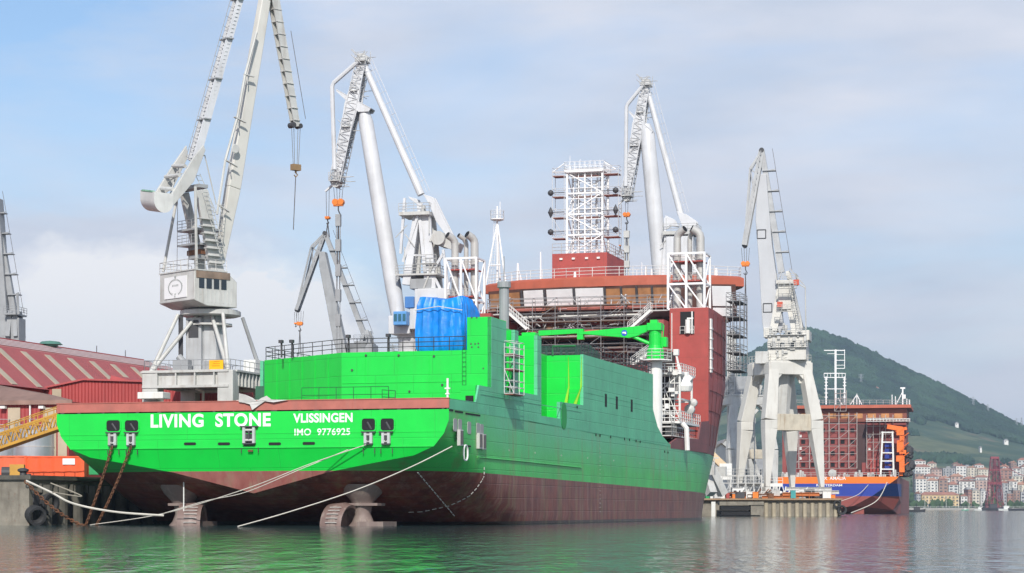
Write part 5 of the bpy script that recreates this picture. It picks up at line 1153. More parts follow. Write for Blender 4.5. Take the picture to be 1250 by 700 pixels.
# inner column under the slewing ring and cab details
o = MB(); o.lathe([(1.6, P(0, 520, 398).z - 2.9), (2.4, ztop4 - 2)], (0, 0, 0), n=8); o.build('centre_column', m_cgrey, cr4)
o = MB(); q0, q1 = K4.hy(918, 452, -5), K4.hy(938, 425, -5); o.box(q0.x + .6, q1.x, -5, -3, q0.z + 1.2, q1.z - .6); o.build('cab', m_cgrey, cr4, bev=.05)
o = MB()
for px, py in ((929.5, 286), (937, 376)):
    q = K4.hy(px, py, -1.34); o.path([(q.x - .8, -1.36, q.z - .8), (q.x + .8, -1.36, q.z - .8), (q.x + .8, -1.36, q.z + .8), (q.x - .8, -1.36, q.z + .8), (q.x - .8, -1.36, q.z - .8)], .08, 4)
o.build('boom_hatch', m_dark, cr4)
o = MB(); rnd = random.Random(8)
for px0, px1, py in ((934, 984, 409), (948, 974, 380), (937, 986, 424), (950, 972, 352)):
    a, b_ = K4.hy(px0, py, -4.4), K4.hy(px1, py, -4.4); o.box(a.x, b_.x, -4.6, -3.8, a.z - .1, a.z); o.railing([(a.x, -4.6, a.z), (b_.x, -4.6, a.z)], 1.1, 1.0, .05, 3)
for k in range(26):
    q = K4.hy(rnd.uniform(938, 984), rnd.uniform(398, 438), -4.3); o.box(q.x, q.x + rnd.uniform(.2, 1.0), -4.35, -4.0, q.z, q.z + rnd.uniform(.2, 1.2))
o.ladder(K4.hy(983, 440, -3), K4.hy(966, 345, -3), (1, 0, 0), .7, .06, .5); o.path([K4.hy(957, 335, -2), K4.hy(983, 352, -2), K4.hy(984, 438, -2)], .1); o.build('cab_fittings', m_cgrey, cr4)
o = MB()
for px, py in ((972, 345), (952, 372)): q = K4.hy(px, py, -2.6); o.box(q.x - .5, q.x + .5, -2.9, -2.3, q.z - .5, q.z + .5)
o.build('red_motor', M('motor_red', (.5, .08, .04), .5), cr4)
w = P(430, 440, 400); K5 = Fr(w.x, w.y, R(-10), QZ)
D5 = dict(u=400 / F, s=.9, boom=[(391, 308), (398, 308), (422, 418), (424, 432), (413, 432), (408, 415), (391, 325)], bw=1.0, apex=(397, 285), tip=(363, 379), knee=(381, 302), jw=6, mast=(446, 412),
    legs=[((436, 440), (446, 408), 5, 4), ((456, 440), (449, 404), 6, 5)], decks=[(436, 452, 418, 2)], braces=[], houses=[(433, 455, 420, 450, 2.2)], hooks=[(366, 380, 395, .8, 5), (361, 381, 395, .35, 0)])
cr5 = box_crane('smaller grey harbour crane seen above the railing of the green deckhouse', K5, D5, m_cgreyd, m_cgreyd, 'harbour_crane')
o = MB(); q = K5.hy(440, 440, 0); o.lathe([(3.2, 0), (2.6, q.z + 2), (3, q.z + 3)], (q.x, 0, 0), n=12); o.build('pedestal', m_cgreyd, cr5)
w = P(0, 412, 360); K6 = Fr(w.x, w.y, R(-8), QZ)
D6 = dict(u=360 / F, s=.9, boom=[(-9, 240), (1, 243), (11, 380), (14, 412), (-2, 412), (-6, 380)], bw=1.2, apex=(-8, 236), tip=(-44, 340), knee=(-22, 255), jw=6, mast=(18, 385),
    legs=[((14, 412), (16, 380), 6, 5), ((24, 412), (21, 380), 5, 5)], decks=[(11, 26, 384, 2)], braces=[(20, 358, 22, 384), (22, 357, 23, 384)], houses=[(13, 23, 388, 420, 1.6)], hooks=[(-40, 322, 350, .8, 5)])
cr6 = box_crane('grey crane boom rising at the edge of the photo behind the red shed roof', K6, D6, m_cgreyd, m_cgreyd, 'harbour_crane')
o = MB(); o.lathe([(2.2, 0), (1.6, 27)], (1.4, 0, 0), n=12); o.build('pedestal', m_cgreyd, cr6)
# crane 7: white portal crane partly hidden behind crane 4
w = P(905, 597, 455); K7 = Fr(w.x, w.y, R(-12), 2.9)
t7 = thing('portal_crane', 'second pale portal crane standing just behind and left of the big pier crane', 'crane', K7)
portal(t7, K7, R(21), 9.5, 2.4, 22, 7, 9, 11, m_cgrey, lw=1.7)
o = MB(); q0 = K7.hy(893, 600, -3); q1 = K7.hy(893, 405, -3)
o.truss((q0.x, -3, 2), (q1.x, -3, q1.z), (0, 1, 0), 1.5, 1.5, 22, .07, .14); o.box(q1.x - .9, q1.x + .9, -3.9, -2.1, q1.z - .3, q1.z); o.ladder((q0.x + 1.6, -3.2, 2), (q1.x + 1.6, -3.2, q1.z - 4), (1, 0, 0), .8, .07, .6); o.box(q0.x - .5, q0.x + .7, -3.6, -2.4, 2, q1.z)
o.build('lift_tower', m_cgrey, t7)
o = MB(); a, b_ = K7.hy(887, 585, 0), K7.hy(927, 470, 0); o.bar(a, b_, 1.2, 1.6, up=(1, 0, 0)); a, b_ = K7.hy(928, 585, -2), K7.hy(905, 520, -2); o.bar(a, b_, .5, .6); a, b_ = K7.hy(898, 530, -2), K7.hy(925, 500, -2); o.bar(a, b_, .5, .6); o.railing([K7.hy(897, 517, -3), K7.hy(922, 517, -3)], 1.1, 1.3, .06); o.build('inclined_strut', m_cgrey, t7)
o = MB(); o.box(-4, 4, -3.5, 3.5, 22.6, 26.5); o.build('machinery_house', m_cgreyd, t7, bev=.1)

# ================================================================ ROPES AND CHAINS
def chain(a, b, sag, label, link=.34, r=.055, mt=m_rust):
    a, b = Vector(a), Vector(b); L_ = (b - a).length * 1.03; n = int(L_ / (link * .72)); o = MB()
    pts = []
    for i in range(n + 1):
        t = i / n; p = a.lerp(b, t); p.z -= sag * 4 * t * (1 - t); pts.append(p)
    for i in range(n):
        c = (pts[i] + pts[i + 1]) / 2; d = (pts[i + 1] - pts[i]).normalized(); s1, s2 = o.basis(c, c + d); s_ = s1 if i % 2 else s2
        ring = [c + d * (link * .5 * math.cos(t)) + s_ * (link * .3 * math.sin(t)) for t in (2 * math.pi * k / 8 for k in range(8))]
        for k in range(8): o.tube(ring[k], ring[(k + 1) % 8], r, n=4, cap=False)
    return tag(o.build('mooring_chain', mt), label, 'chain', 'rusty mooring chains')
TW = lambda px, py, x=-.3: SH.world(*T(px, py, x))
wa = P(108, 641, 168)
wa.z = -.2
chain(TW(137, 545), wa + Vector((-.3, 0, 0)), .25, 'rusty chain from the left of the two port-side roller fairleads down to the water')
chain(TW(160, 545), wa + Vector((.5, 0, 0)), .35, 'rusty chain from the right of the two port-side roller fairleads down to the water')
qc = SH.world(-.45, 18.6, QZ - .1); chain(qc, wa, .5, 'rusty chain running from the quay corner down to the water')
def rope(pts, r, label, mt=m_rope, nm='mooring_rope'):
    o = MB(); P_ = [Vector(p) for p in pts]; sm = []
    for i in range(len(P_) - 1):
        p0, p1, p2, p3 = P_[max(i - 1, 0)], P_[i], P_[i + 1], P_[min(i + 2, len(P_) - 1)]
        for k in range(8):
            t = k / 8; sm.append(.5 * ((2 * p1) + (-p0 + p2) * t + (2 * p0 - 5 * p1 + 4 * p2 - p3) * t * t + (-p0 + 3 * p1 - 3 * p2 + p3) * t ** 3))
    sm.append(P_[-1]); o.bend(sm, r, 6)
    return tag(o.build(nm, mt), label, 'rope')
rope([P(32, 587, 165.5), P(62, 601, 165), P(90, 615, 164), P(140, 625, 163), P(200, 629.5, 163)], .085, 'thick pale mooring rope sagging from the quay corner towards the left thruster')
rope([P(64, 601, 164.8), P(100, 606, 166), P(62, 590, 167)], .05, 'short thin rope tail hanging by the quay corner', M('dull_rope', (.3, .27, .22), .9))
rope([P(552, 545, 156), P(500, 571, 155), P(430, 600, 154), P(350, 626, 153), P(290, 643, 152)], .042, 'long white rope from the starboard quarter sloping down to the water')
rope([TW(447, 543), P(380, 566, 160), P(300, 597, 162), P(200, 627, 165), P(110, 641, 168)], .035, 'upper of two thin lines running from the starboard fairleads to the quayside water')
rope([TW(425, 549, -.1), P(360, 576, 160), P(300, 601, 161), P(250, 612, 162), P(190, 630, 164)], .03, 'lower of two thin lines running from the starboard fairleads across the dark hull')


# ================================================================ QUAYS
m_quaytop = M('quay_surface', (.24, .22, .2), .9, var=.2, vs=.3)
GZ = 2.9
def land(poly, z, name, label=None):
    o = MB(); o.prism(poly, 'z', -4, z); ob = o.build(name, [m_conc]); tag(ob, None, None, kind='structure'); return ob
c0 = SH.world(0, 18.5); c1 = SH.world(162, 18.5)
land([(-160, 110), (c0.x - .6 - 60, c0.y + 17.2), (c0.x, c0.y), (c1.x, c1.y), (24, 328), (33, 385), (40, 900), (-400, 900), (-400, 110)], QZ, 'quay')
PFY = 385
pier = land([(33.2, PFY), (59.5, PFY), (61.5, 400), (62, 560), (95, 700), (150, 1000), (40, 1000)], GZ, 'pier')
# left quay face: capping, piles, a dark sheet painted as shade between the piles, rubber fenders
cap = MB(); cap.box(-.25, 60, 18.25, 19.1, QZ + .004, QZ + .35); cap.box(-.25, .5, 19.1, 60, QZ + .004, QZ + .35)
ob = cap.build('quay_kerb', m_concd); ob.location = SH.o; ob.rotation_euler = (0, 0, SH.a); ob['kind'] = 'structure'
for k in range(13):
    t = thing('quay_pile', 'dark concrete pile of the quay front under the ship stern', 'pile', Fr(*SH.world(2.2 + k * 2.6, 18.25).xy, SH.a), 'wet concrete piles along the quay front')
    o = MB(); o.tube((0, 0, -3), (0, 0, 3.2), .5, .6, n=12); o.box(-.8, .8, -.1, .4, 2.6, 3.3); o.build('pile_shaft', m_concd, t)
t0 = MB(); t0.box(.6, 60, 18.4, 18.49, .1, 2.7); ob = t0.build('quay_shade_sheet', m_dark); ob.location = SH.o; ob.rotation_euler = (0, 0, SH.a); ob['kind'] = 'structure'
m_rub = M('black_rubber', (.03, .03, .032), .75, var=.3, vs=2)
def tyre(w, ang, r, label, tilt=0, grp=None, wd=.5):
    o = MB(); n = 22; prof = [(r, 0), (r * .95, wd / 2), (r * .7, wd / 2), (r * .55, 0.2 * wd), (r * .55, -.2 * wd), (r * .7, -wd / 2), (r * .95, -wd / 2)]
    A = Matrix.Rotation(ang, 3, 'Z') @ Matrix.Rotation(R(90) + tilt, 3, 'X'); vs = []
    for a_, b_ in prof:
        for k in range(n): tt = 2 * math.pi * k / n; vs.append(A @ Vector((a_ * math.cos(tt), a_ * math.sin(tt), b_)))
    m_ = len(prof); o.add(vs, [(i * n + k, i * n + (k + 1) % n, ((i + 1) % m_) * n + (k + 1) % n, ((i + 1) % m_) * n + k) for i in range(m_) for k in range(n)])
    ob = o.build('tyre_fender', m_rub, None, smooth=True, loc=w); return tag(ob, label, 'tyre fender', grp)
wq = lambda x, y, z: SH.world(x, y, z)
tyre(wq(.3, 18.1, .8), R(35), .8, 'lower large black tyre fender hanging at the waterline of the quay corner', .25, None, .8)
tyre(wq(2.2, 17.9, 1.7), R(60), .95, 'black tyre fender just right of the quay corner in the shade', .1)
# stained patches on the quay end face
o = MB()
def endface(px0, px1, py0, py1):
    a, c_ = SH.hx(px0, py1, -.02), SH.hx(px1, py0, -.02); return a, c_
m_fade = M('faded_red_paint_patch', (.33, .10, .07), .85, var=.5, vs=1.5, streak=.6, sc_=(.25, .2, .15))
# quay furniture
def bollard(w, label, grp):
    t = thing('bollard', label, 'bollard', Fr(w.x, w.y, 0, w.z), grp); o = MB(); o.lathe([(.38, 0), (.3, .15), (.26, .6), (.45, .7), (.45, .85), (.2, .95)], (0, 0, 0), 14); o.build('bollard_body', m_dark, t, smooth=True)
bollard(wq(1.6, 19.9, QZ + .0), 'dark iron bollard on the quay corner where the rope is made fast', None)
# orange and green containers
def container(label, fr, L_, W, H, mt, sign=False, nm='shipping_container', grp=None):
    t = thing(nm, label, 'container', fr, grp); o = MB()
    def corr(p0, p1):  # corrugated wall between plan points
        p0, p1 = Vector(p0), Vector(p1); d = (p1 - p0); n = max(6, int(d.length / .28)); nn = Vector((d.y, -d.x)).normalized()
        pts = [p0 + d * (k / n) + nn * (.035 if (k // 1) % 4 in (1, 2) else 0) for k in range(n + 1)]
        vs = [(p.x, p.y, z) for p in pts for z in (.15, H - .1)]; o.add(vs, [(2 * k, 2 * k + 2, 2 * k + 3, 2 * k + 1) for k in range(n)])
    corr((0, 0), (L_, 0)); corr((L_, 0), (L_, W)); corr((L_, W), (0, W)); corr((0, W), (0, 0)); o.build('corrugated_body', mt, t)
    f = MB()
    for x in (0, L_):
        for y in (0, W): f.box(x - .08, x + .08, y - .08, y + .08, 0, H)
    for y in (0, W):
        for z in (0, H - .12): f.box(0, L_, y - .07, y + .07, z, z + .14)
    for x in (0, L_):
        for z in (0, H - .12): f.box(x - .07, x + .07, 0, W, z, z + .14)
    f.box(0, L_, 0, W, H - .08, H - .03); f.build('container_frame', mt, t)
    if sign:
        s = MB(); s.box(L_ - 1.85, L_ - .75, -.12, -.09, H - .75, H - .2); s.build('sign_plate', m_whiteg, t)
    return t
m_oc = M('container_orange', (.80, .10, .022), .5, var=.08, streak=.15); m_gc = M('container_green', (.02, .30, .10), .55, var=.1)
w = P(31, 585, 192); w.z = QZ + .3
container('bright orange shipping container with a white sign plate by the quay edge', Fr(w.x, w.y, R(2), w.z), 5.2, 2.4, 2.15, m_oc, True)
w = P(-60, 585, 193); w.z = QZ + .3
container('orange container at the left edge beneath the yellow gangway', Fr(w.x, w.y, R(0), w.z), 6.75, 2.4, 2.2, M('container_orange_red', (.72, .13, .05), .55, var=.1, streak=.2))
w = P(97, 585, 198); w.z = QZ + .9
container('small green container between the orange container and the green stern', Fr(w.x, w.y, R(2), w.z), 3.4, 2.2, 1.75, m_gc)
w = P(97, 585, 197); o = MB(); o.box(-1, 8, -.6, 2.4, 0, .22)
for k in range(6): o.box(-1 + k * 1.6, -.6 + k * 1.6, -.7, 2.4, .22, .6)
sl = o.build('timber_skid', m_dark, None, loc=(w.x, w.y, QZ + .01)); tag(sl, 'dark timber skid under the small green container', 'skid')
t = thing('winch', 'yellow and rusty mooring winch at the left quay edge', 'winch', Fr(*P(17, 585, 182).xy, R(5), QZ))
o = MB(); o.box(-.9, .9, -.5, .5, 0, .3); o.box(-.3, .9, -.45, .45, .3, 1.5); o.build('winch_body', m_yellow, t); o = MB(); o.tube((-1, 0, .8), (-.3, 0, .8), .5, n=14); o.tube((1.2, 0, .1), (1.2, 0, .7), .25, n=10); o.box(-4, -1, -.4, .4, .1, .6); o.build('winch_drum', m_dark, t)
# yellow gangway
ga, gb = P(-30, 552, 186), P(78, 515, 183); g = MB(); gw = Vector((0, 1.4, 0)); up_ = Vector((0, 0, 1.5))
t = thing('gangway', 'yellow lattice gangway rising from the quay to the ship port side', 'gangway', Fr(ga.x, ga.y, 0, 0)); g0 = ga - Vector((ga.x, ga.y, 0)); g1 = gb - Vector((ga.x, ga.y, 0))
n = 9
for y in (0, 1.4):
    yv = Vector((0, y, 0)); g.bar(g0 + yv - Vector((0, 0, .35)), g1 + yv - Vector((0, 0, .35)), .14, .25); g.bar(g0 + yv + Vector((0, 0, .9)), g1 + yv + Vector((0, 0, .9)), .1, .14); g.tube(g0 + yv + up_, g1 + yv + up_, .05)
    for k in range(n):
        a = g0.lerp(g1, k / n) + yv; b_ = g0.lerp(g1, (k + 1) / n) + yv; m_ = (a + b_) / 2
        g.bar(a + Vector((0, 0, .9)), m_ - Vector((0, 0, .3)), .09); g.bar(m_ - Vector((0, 0, .3)), b_ + Vector((0, 0, .9)), .09); g.tube(a, a + up_, .04)
g.build('lattice_sides', m_yellow, t); o = MB(); o.bar(g0 + Vector((0, .7, -.45)), g1 + Vector((0, .7, -.45)), 1.4, .12); o.build('walkway', M('gangway_deck', (.35, .2, .05), .8, rust=.5), t)
# silver tanks behind the gangway
for k, (px, r_, Y_, lb) in enumerate(((42, 1.95, 200, 'silver cylindrical tank behind the yellow gangway beside the stern'), (-3, 2.3, 202, 'silver cylindrical tank at the left edge behind the gangway'))):
    w = P(px, 560, Y_); t = thing('storage_tank', lb, 'tank', Fr(w.x, w.y, 0, QZ)); zt_ = P(0, 522, Y_).z - QZ
    o = MB(); o.lathe([(r_, 0), (r_, zt_ - .3), (r_ * .6, zt_), (.2, zt_ + .15)], (0, 0, 0), 28); o.build('tank_shell', M('tank_silver', (.45, .49, .53), .35, metal=.5, var=.12, streak=.3, sc_=(.3, .3, .3)), t, smooth=True)
    o = MB()
    for z in (zt_ * .33, zt_ * .66): o.lathe([(r_ + .03, z - .04), (r_ + .03, z + .04)], (0, 0, 0), 28)
    o.railing([(r_ * .9 * math.cos(R(45 * q)), r_ * .9 * math.sin(R(45 * q)), zt_ - .3) for q in range(9)], 1, 2, .03, 2); o.build('tank_bands', m_steel, t)
# ================================================================ SHEDS
m_wred = M('shed_red_wall', (.38, .055, .052), .6, var=.1, vs=.3, streak=.3, sc_=(.22, .06, .06), corr=('Y', .8, .08))
m_wred2 = M('shed_red_wall_b', (.34, .055, .055), .6, var=.1, vs=.3, streak=.3, sc_=(.22, .06, .06), corr=('X', .8, .06))
m_roofp = M('shed_pink_roof', (.46, .15, .13), .6, var=.12, vs=.3, streak=.35, sc_=(.45, .25, .22), corr=('X', .6, .05))
m_roofd = M('shed_red_roof', (.42, .085, .085), .6, var=.1, vs=.3, streak=.3, sc_=(.25, .1, .1), corr=('X', 3.2, .05))
m_sky = M('translucent_strip', (.44, .37, .27), .5, var=.12, streak=.3, sc_=(.35, .28, .2)); m_skyw = M('pale_roof_strip', (.70, .56, .52), .5)
big = thing('boatbuilding_shed', 'long red shed with striped two-pitch roof behind the stern', 'shed', SH)
BX0, BX1 = 10, 108
sec = [(48, QZ), (48, 14.6), (53, 18.9), (61, 20.9), (76, 18.5), (86, 14), (86, QZ)]
o = MB(); o.prism(sec, 'x', BX0, BX1); o.build('shed_walls', m_wred2, big)
def slope(y0, z0, y1, z1, x0, x1, off, mt, nm='roof'):
    nrm = Vector((z1 - z0, y1 - y0)).normalized(); nrm = Vector((-abs(z1 - z0), abs(y1 - y0))).normalized() if y1 > y0 and z1 > z0 else nrm
    o = MB(); o.poly3([(x0, y0 + nrm.x * off, z0 + nrm.y * off), (x1, y0 + nrm.x * off, z0 + nrm.y * off), (x1, y1 + nrm.x * off, z1 + nrm.y * off), (x0, y1 + nrm.x * off, z1 + nrm.y * off)], (0, nrm.x * .06, nrm.y * .06)); return o
slope(48 - .6, 14.6 - .5, 53, 18.9, BX0, BX1 + .4, .02, None).build('lower_roof_slope', m_roofd, big)
slope(53, 18.9, 61, 20.9, BX0, BX1 + .4, .02, None).build('upper_roof_slope', m_roofp, big)
for k in range(14): x = 33 + k * 5.4; slope(48 - .4, 14.6 - .35, 52.6, 18.55, x, x + 1.25, .1, None).build('roof_light', m_sky, big)
for k in range(5):
    y = 54 + k * 1.45; f_ = (y - 53) / 8; slope(y, 18.9 + f_ * 2, y + .6, 18.9 + f_ * 2 + .15, BX0, BX1, .12, None).build('roof_strip', m_skyw, big)
o = MB(); o.box(BX0, BX1, 60.8, 61.2, 20.9, 21.15); o.build('ridge_cap', m_roofd, big)
for px in (118, 153): 
    q = SH.hy(px, 438, 61); o = MB(); o.tube((q.x, 61, 21), (q.x, 61, 22), .05); o.build('lightning_rod', m_dark, big)
q = SH.hy(57, 415, 61); o = MB(); o.lathe([(.9, 20.9), (.9, 21.1), (1.5, 21.15), (1.1, 21.5), (.3, 21.6)], (q.x, 60.5, 0), 14); o.build('roof_vent', M('vent_green', (.07, .18, .14), .6), big)
mid = thing('workshop_shed', 'corrugated red workshop with shallow gable between the long shed and the stern', 'shed', SH)
MXp = 57
a0, a1, a2 = SH.hx(30, 480, MXp), SH.hx(103, 464.5, MXp), SH.hx(186, 467, MXp)
o = MB(); o.prism([(a0.y, QZ), (a0.y, a0.z), (a1.y, a1.z), (a2.y, a2.z), (a2.y, QZ)], 'x', MXp, MXp + 14); o.build('shed_walls', m_wred, mid)
o = MB(); dd_ = Vector((a1.y, a1.z)) - Vector((a0.y, a0.z))
o.poly3([(MXp - .3, a0.y, a0.z), (MXp - .3, a1.y, a1.z), (MXp - .3, a2.y, a2.z), (MXp - .3, a2.y, a2.z + .18), (MXp - .3, a1.y, a1.z + .18), (MXp - .3, a0.y, a0.z + .18)], (14.6, 0, 0)); o.build('roof', m_roofd, mid)
b0, b1 = SH.hx(141, 466, MXp + 4), SH.hx(176, 455, MXp + 4); o = MB(); o.prism([(b0.y, b0.z - 1), (b0.y + .2, b0.z + .2), (b0.y, b1.z - .3), (b1.y, b1.z - 1.2), (b1.y, b0.z - 1)], 'x', MXp + 3, MXp + 9); o.build('roof_dormer', m_roofd, mid)
b0, b1 = SH.hx(64, 488, MXp), SH.hx(75, 475, MXp); o = MB(); o.box(MXp - .08, MXp, b1.y, b0.y, b0.z, b1.z); o.build('wall_light', m_sky, mid)
o = MB(); q = SH.hx(248, 485, MXp - 3); o.bend([(MXp - 3, q.y, 10), (MXp - 3, q.y, q.z + .6), (MXp - 3, q.y + .8, q.z + .9)], .15, 8); o.build('vent_pipe', m_white, mid)
o = MB(); o.box(MXp + 1, MXp + 10, SH.hx(292, 480, MXp).y, a2.y, QZ, SH.hx(200, 471, MXp).z); o.build('annex_wall', m_wred, mid)
lf = thing('quay_workshop', 'low red workshop with brownish roof and beige wall lights at the left edge', 'shed', SH)
LX = 30
l0, l1 = SH.hx(-40, 480, LX), SH.hx(84, 488, LX); lt = SH.hx(84, 489, LX); 
LF = Fr(*SH.world(LX, l1.y).xy, R(168), 0)      # wall runs left from its right corner, slightly nearer
def LW(px, py, y=0): return LF.hy(px, py, y)
zE = LW(86, 490).z; zL = LW(0, 484).z
cvl = lambda p: SH.loc(LF.world(p[0], p[1], p[2]))
o = MB(); o.box(0, 16, -9, 0, QZ, zE); conv(o, cvl).build('shed_walls', M('shed_red_wall_c', (.34, .05, .05), .6, var=.1, streak=.3, sc_=(.22, .06, .06), corr=('Y', .8, .05)), lf)
q = LW(0, 468, -7)
o = MB(); o.poly3([(-.5, .3, zE - .05), (16, .3, zE - .05), (16, -7, zE + 2.9), (5, -7, zE + .9)], (0, 0, .15)); o.poly3([(-.5, .45, zE - .3), (16, .45, zE - .3), (16, .45, zE + .1), (-.5, .45, zE + .1)], (0, -.1, 0)); conv(o, cvl).build('roof', M('brown_roof', (.27, .17, .14), .8, var=.2, streak=.4, corr=('X', 2.5, .05)), lf)
for px0, px1 in ((10, 25), (53, 69), (71, 82)):
    a, c_ = LW(px1, 557), LW(px0, 498); o = MB(); o.box(a.x, c_.x, .02, .09, QZ + .5, c_.z); conv(o, cvl).build('wall_light', m_sky, lf)
o = MB(); q = LW(38, 494); o.tube((q.x, .25, QZ), (q.x, .25, q.z), .09); conv(o, cvl).build('downpipe', m_white, lf)
for px in (6, 53): 
    o = MB(); q = LW(px, 498); o.box(q.x - .25, q.x + .25, .1, .6, q.z - .1, q.z + .15); conv(o, cvl).build('flood_light', m_white, lf)

# ================================================================ THE PIER ON THE RIGHT
def pxY(px, Y): return (px - PX) / F * Y
# piles of the pier front
piles = [(935 + k * 9.4) for k in range(10)]
for k, px in enumerate(piles):
    o = MB(); o.tube((0, 0, -2), (0, 0, GZ - .5), .38, n=10); ob = o.build('pier_pile', M('pale_pile', (.42, .36, .26), .8, var=.2, streak=.5, sc_=(.14, .11, .08)), None, loc=(pxY(px, PFY), PFY - .3, 0)); tag(ob, 'pale vertical pile on the weathered front of the concrete pier', 'pile', 'pale piles on the pier front')
o = MB(); o.box(pxY(868, PFY), pxY(873, PFY), PFY - .5, PFY, -.5, 2.6); ob = o.build('pier_pile', m_white); tag(ob, 'broad white-painted post at the left end of the pier front', 'post')
o = MB(); o.box(33.2, 59.6, PFY - .9, PFY + .6, GZ + .004, GZ + .3); ob = o.build('pier_kerb', M('rusty_kerb', (.3, .2, .12), .8, rust=.7)); ob['kind'] = 'structure'
t = thing('pontoon', 'dark floating pontoon moored at the pier front', 'pontoon', Fr(pxY(897, 381), 381, 0, 0)); o = MB(); o.box(-2.6, 2.6, -1.6, 1.8, .15, .8); o.box(-2.6, 2.6, -1.4, 1.8, 1.1, 1.9); o.build('pontoon_hull', m_black, t); o = MB(); o.box(-2.9, 5, -1.7, 1.9, 2.0, 2.6); o.box(2.7, 5, -1.5, 1.8, .2, 2.0); o.build('pontoon_deck', m_conc, t)
tyre(Vector((pxY(1028, 384), 384.3, 1.1)), R(10), .9, 'black tyre fender at the right end of the pier front')
tyre(Vector((pxY(1022, 384), 384.0, 2.2)), R(0), .7, 'small black tyre above the pier end fender')
def house(label, cat, nm, px0, px1, py0, Y, D_, mt, roof=None, win=0, z0=GZ, rise=0, grp=None, mroof=None, wm=None):
    fr = Fr(pxY((px0 + px1) / 2, Y), Y, 0, z0); t = thing(nm, label, cat, fr, grp); W = (px1 - px0) / F * Y; H = P(0, py0, Y).z - z0
    o = MB(); o.box(-W / 2, W / 2, 0, D_, 0, H)
    if rise: o.prism([(-W / 2, H), (W / 2, H), (0, H + rise)], 'y', 0, D_)
    o.build('walls', mt, t, bev=.04)
    if rise:
        r_ = MB()
        for s_ in (-1, 1): r_.poly3([(s_ * (W / 2 + .3), -.3, H - .1), (0, -.3, H + rise + .05), (0, D_ + .3, H + rise + .05), (s_ * (W / 2 + .3), D_ + .3, H - .1)], (0, 0, .15))
        r_.build('roof', mroof or m_cgreyd, t)
    else:
        r_ = MB(); r_.box(-W / 2 - .1, W / 2 + .1, -.1, D_ + .1, H, H + .12); r_.build('roof', mroof or m_cgreyd, t)
    for k in range(win):
        o = MB(); x = -W / 2 + (k + .5) * W / win; o.box(x - W / win * .28, x + W / win * .28, -.04, 0, H * .45, H * .8); o.build('window', wm or m_glass, t)
    return t
house('white site cabin near the left end of the pier', 'cabin', 'site_cabin', 867, 885, 596.5, 388, 4, m_white, win=1)
house('white control cabin beside the first one at the foot of the pier crane', 'cabin', 'control_cabin', 894, 907, 596, 389, 3, m_white, win=2)
house('small red hut between the two white cabins on the pier', 'hut', 'red_hut', 886.5, 890.5, 601.5, 387.5, 1, m_red)
house('small orange equipment box in front of the control cabin', 'box', 'equipment_box', 894, 899, 603, 387, 1, m_orange)
house('green skip beside the white cabin at the ship bow', 'skip', 'green_skip', 861.5, 866, 600.5, 389, 2, m_gc)
house('grey gabled shed seen between the ship bow and the cranes', 'shed', 'grey_shed', 866, 905, 562, 520, 30, M('shed_grey', (.38, .39, .39), .7, streak=.3), rise=5, mroof=M('shed_roof_grey', (.3, .28, .27), .7, var=.2))
house('pale shed with slanting beige roof next to the ship bow', 'shed', 'pale_shed', 868, 893, 553, 470, 12, m_white, rise=2, mroof=M('beige_roof', (.55, .42, .28), .7))
house('wide grey workshop behind the two portal cranes', 'shed', 'grey_workshop', 900, 936, 562, 640, 25, M('workshop_grey', (.3, .32, .34), .7, var=.2, streak=.3), rise=3, win=8)
# conveyor/ramp with beige underside
t = thing('loading_ramp', 'beige sloping loading ramp with white housing beside the ship bow', 'ramp', Fr(pxY(880, 400), 400, 0, GZ)); o = MB()
a, b_ = P(866, 553, 400) - Vector((pxY(880, 400), 400, GZ)), P(886, 572, 400) - Vector((pxY(880, 400), 400, GZ)); o.bar(a, b_, 2.4, 1.3); o.build('ramp_deck', M('ramp_beige', (.62, .47, .3), .6), t)
o = MB(); q = P(884, 576, 400) - Vector((pxY(880, 400), 400, GZ)); o.box(q.x - 1, q.x + 1.3, -1.4, 1.4, q.z - 1.5, q.z + 1.5); o.bar((q.x - 1, 0, q.z - 1.5), (q.x - 2, 0, 0), .3); o.bar((q.x + 1, 0, q.z - 1.5), (q.x + 1.5, 0, 0), .3); o.bar((q.x - 1, 0, q.z - 1.5), (q.x + 1.5, 0, 0), .2); o.build('ramp_housing', m_white, t)
# rusty beams and steelwork stored along the pier, a long white gangway girder
for k, (x0, x1, py, Y, mt, lb) in enumerate(((912, 955, 604, 388, m_rust, 'long rusty steel beam lying on the left half of the pier'), (955, 1000, 602, 387, M('orange_rust', (.45, .14, .04), .8, rust=.5), 'orange rusty pipe bundle lying mid pier'), (982, 1024, 599.5, 388, m_cgrey, 'pale steel girder lying on the right half of the pier'), (930, 975, 606, 387, M('orange_rust'), 'orange painted beam lying at the pier edge'), (958, 1015, 595.5, 392, m_cgrey, 'long pale girder stacked behind the rusty beams'))):
    W = (x1 - x0) / F * Y; o = MB(); z_ = P(0, py, Y).z
    o.box(-W / 2, W / 2, -.25, -.15, z_ - GZ - .5, z_ - GZ); o.box(-W / 2, W / 2, -.45, .05, z_ - GZ, z_ - GZ + .08); o.box(-W / 2, W / 2, -.45, .05, z_ - GZ - .56, z_ - GZ - .5)
    for q in range(int(W / 1.2)): x = -W / 2 + q * 1.2; o.box(x, x + .1, -.4, 0, 0, z_ - GZ - .1)
    ob = o.build('steel_beam', mt, None, loc=(pxY((x0 + x1) / 2, Y), Y, GZ + .005)); tag(ob, lb, 'steel beam', 'steel stored along the pier')
t = thing('mobile_gantry', 'low white steel gangway girder lying at the foot of the pier crane legs', 'girder', Fr(pxY(925, 392), 392, 0, GZ)); o = MB(); W = 60 / F * 392; z_ = P(0, 591, 392).z - GZ
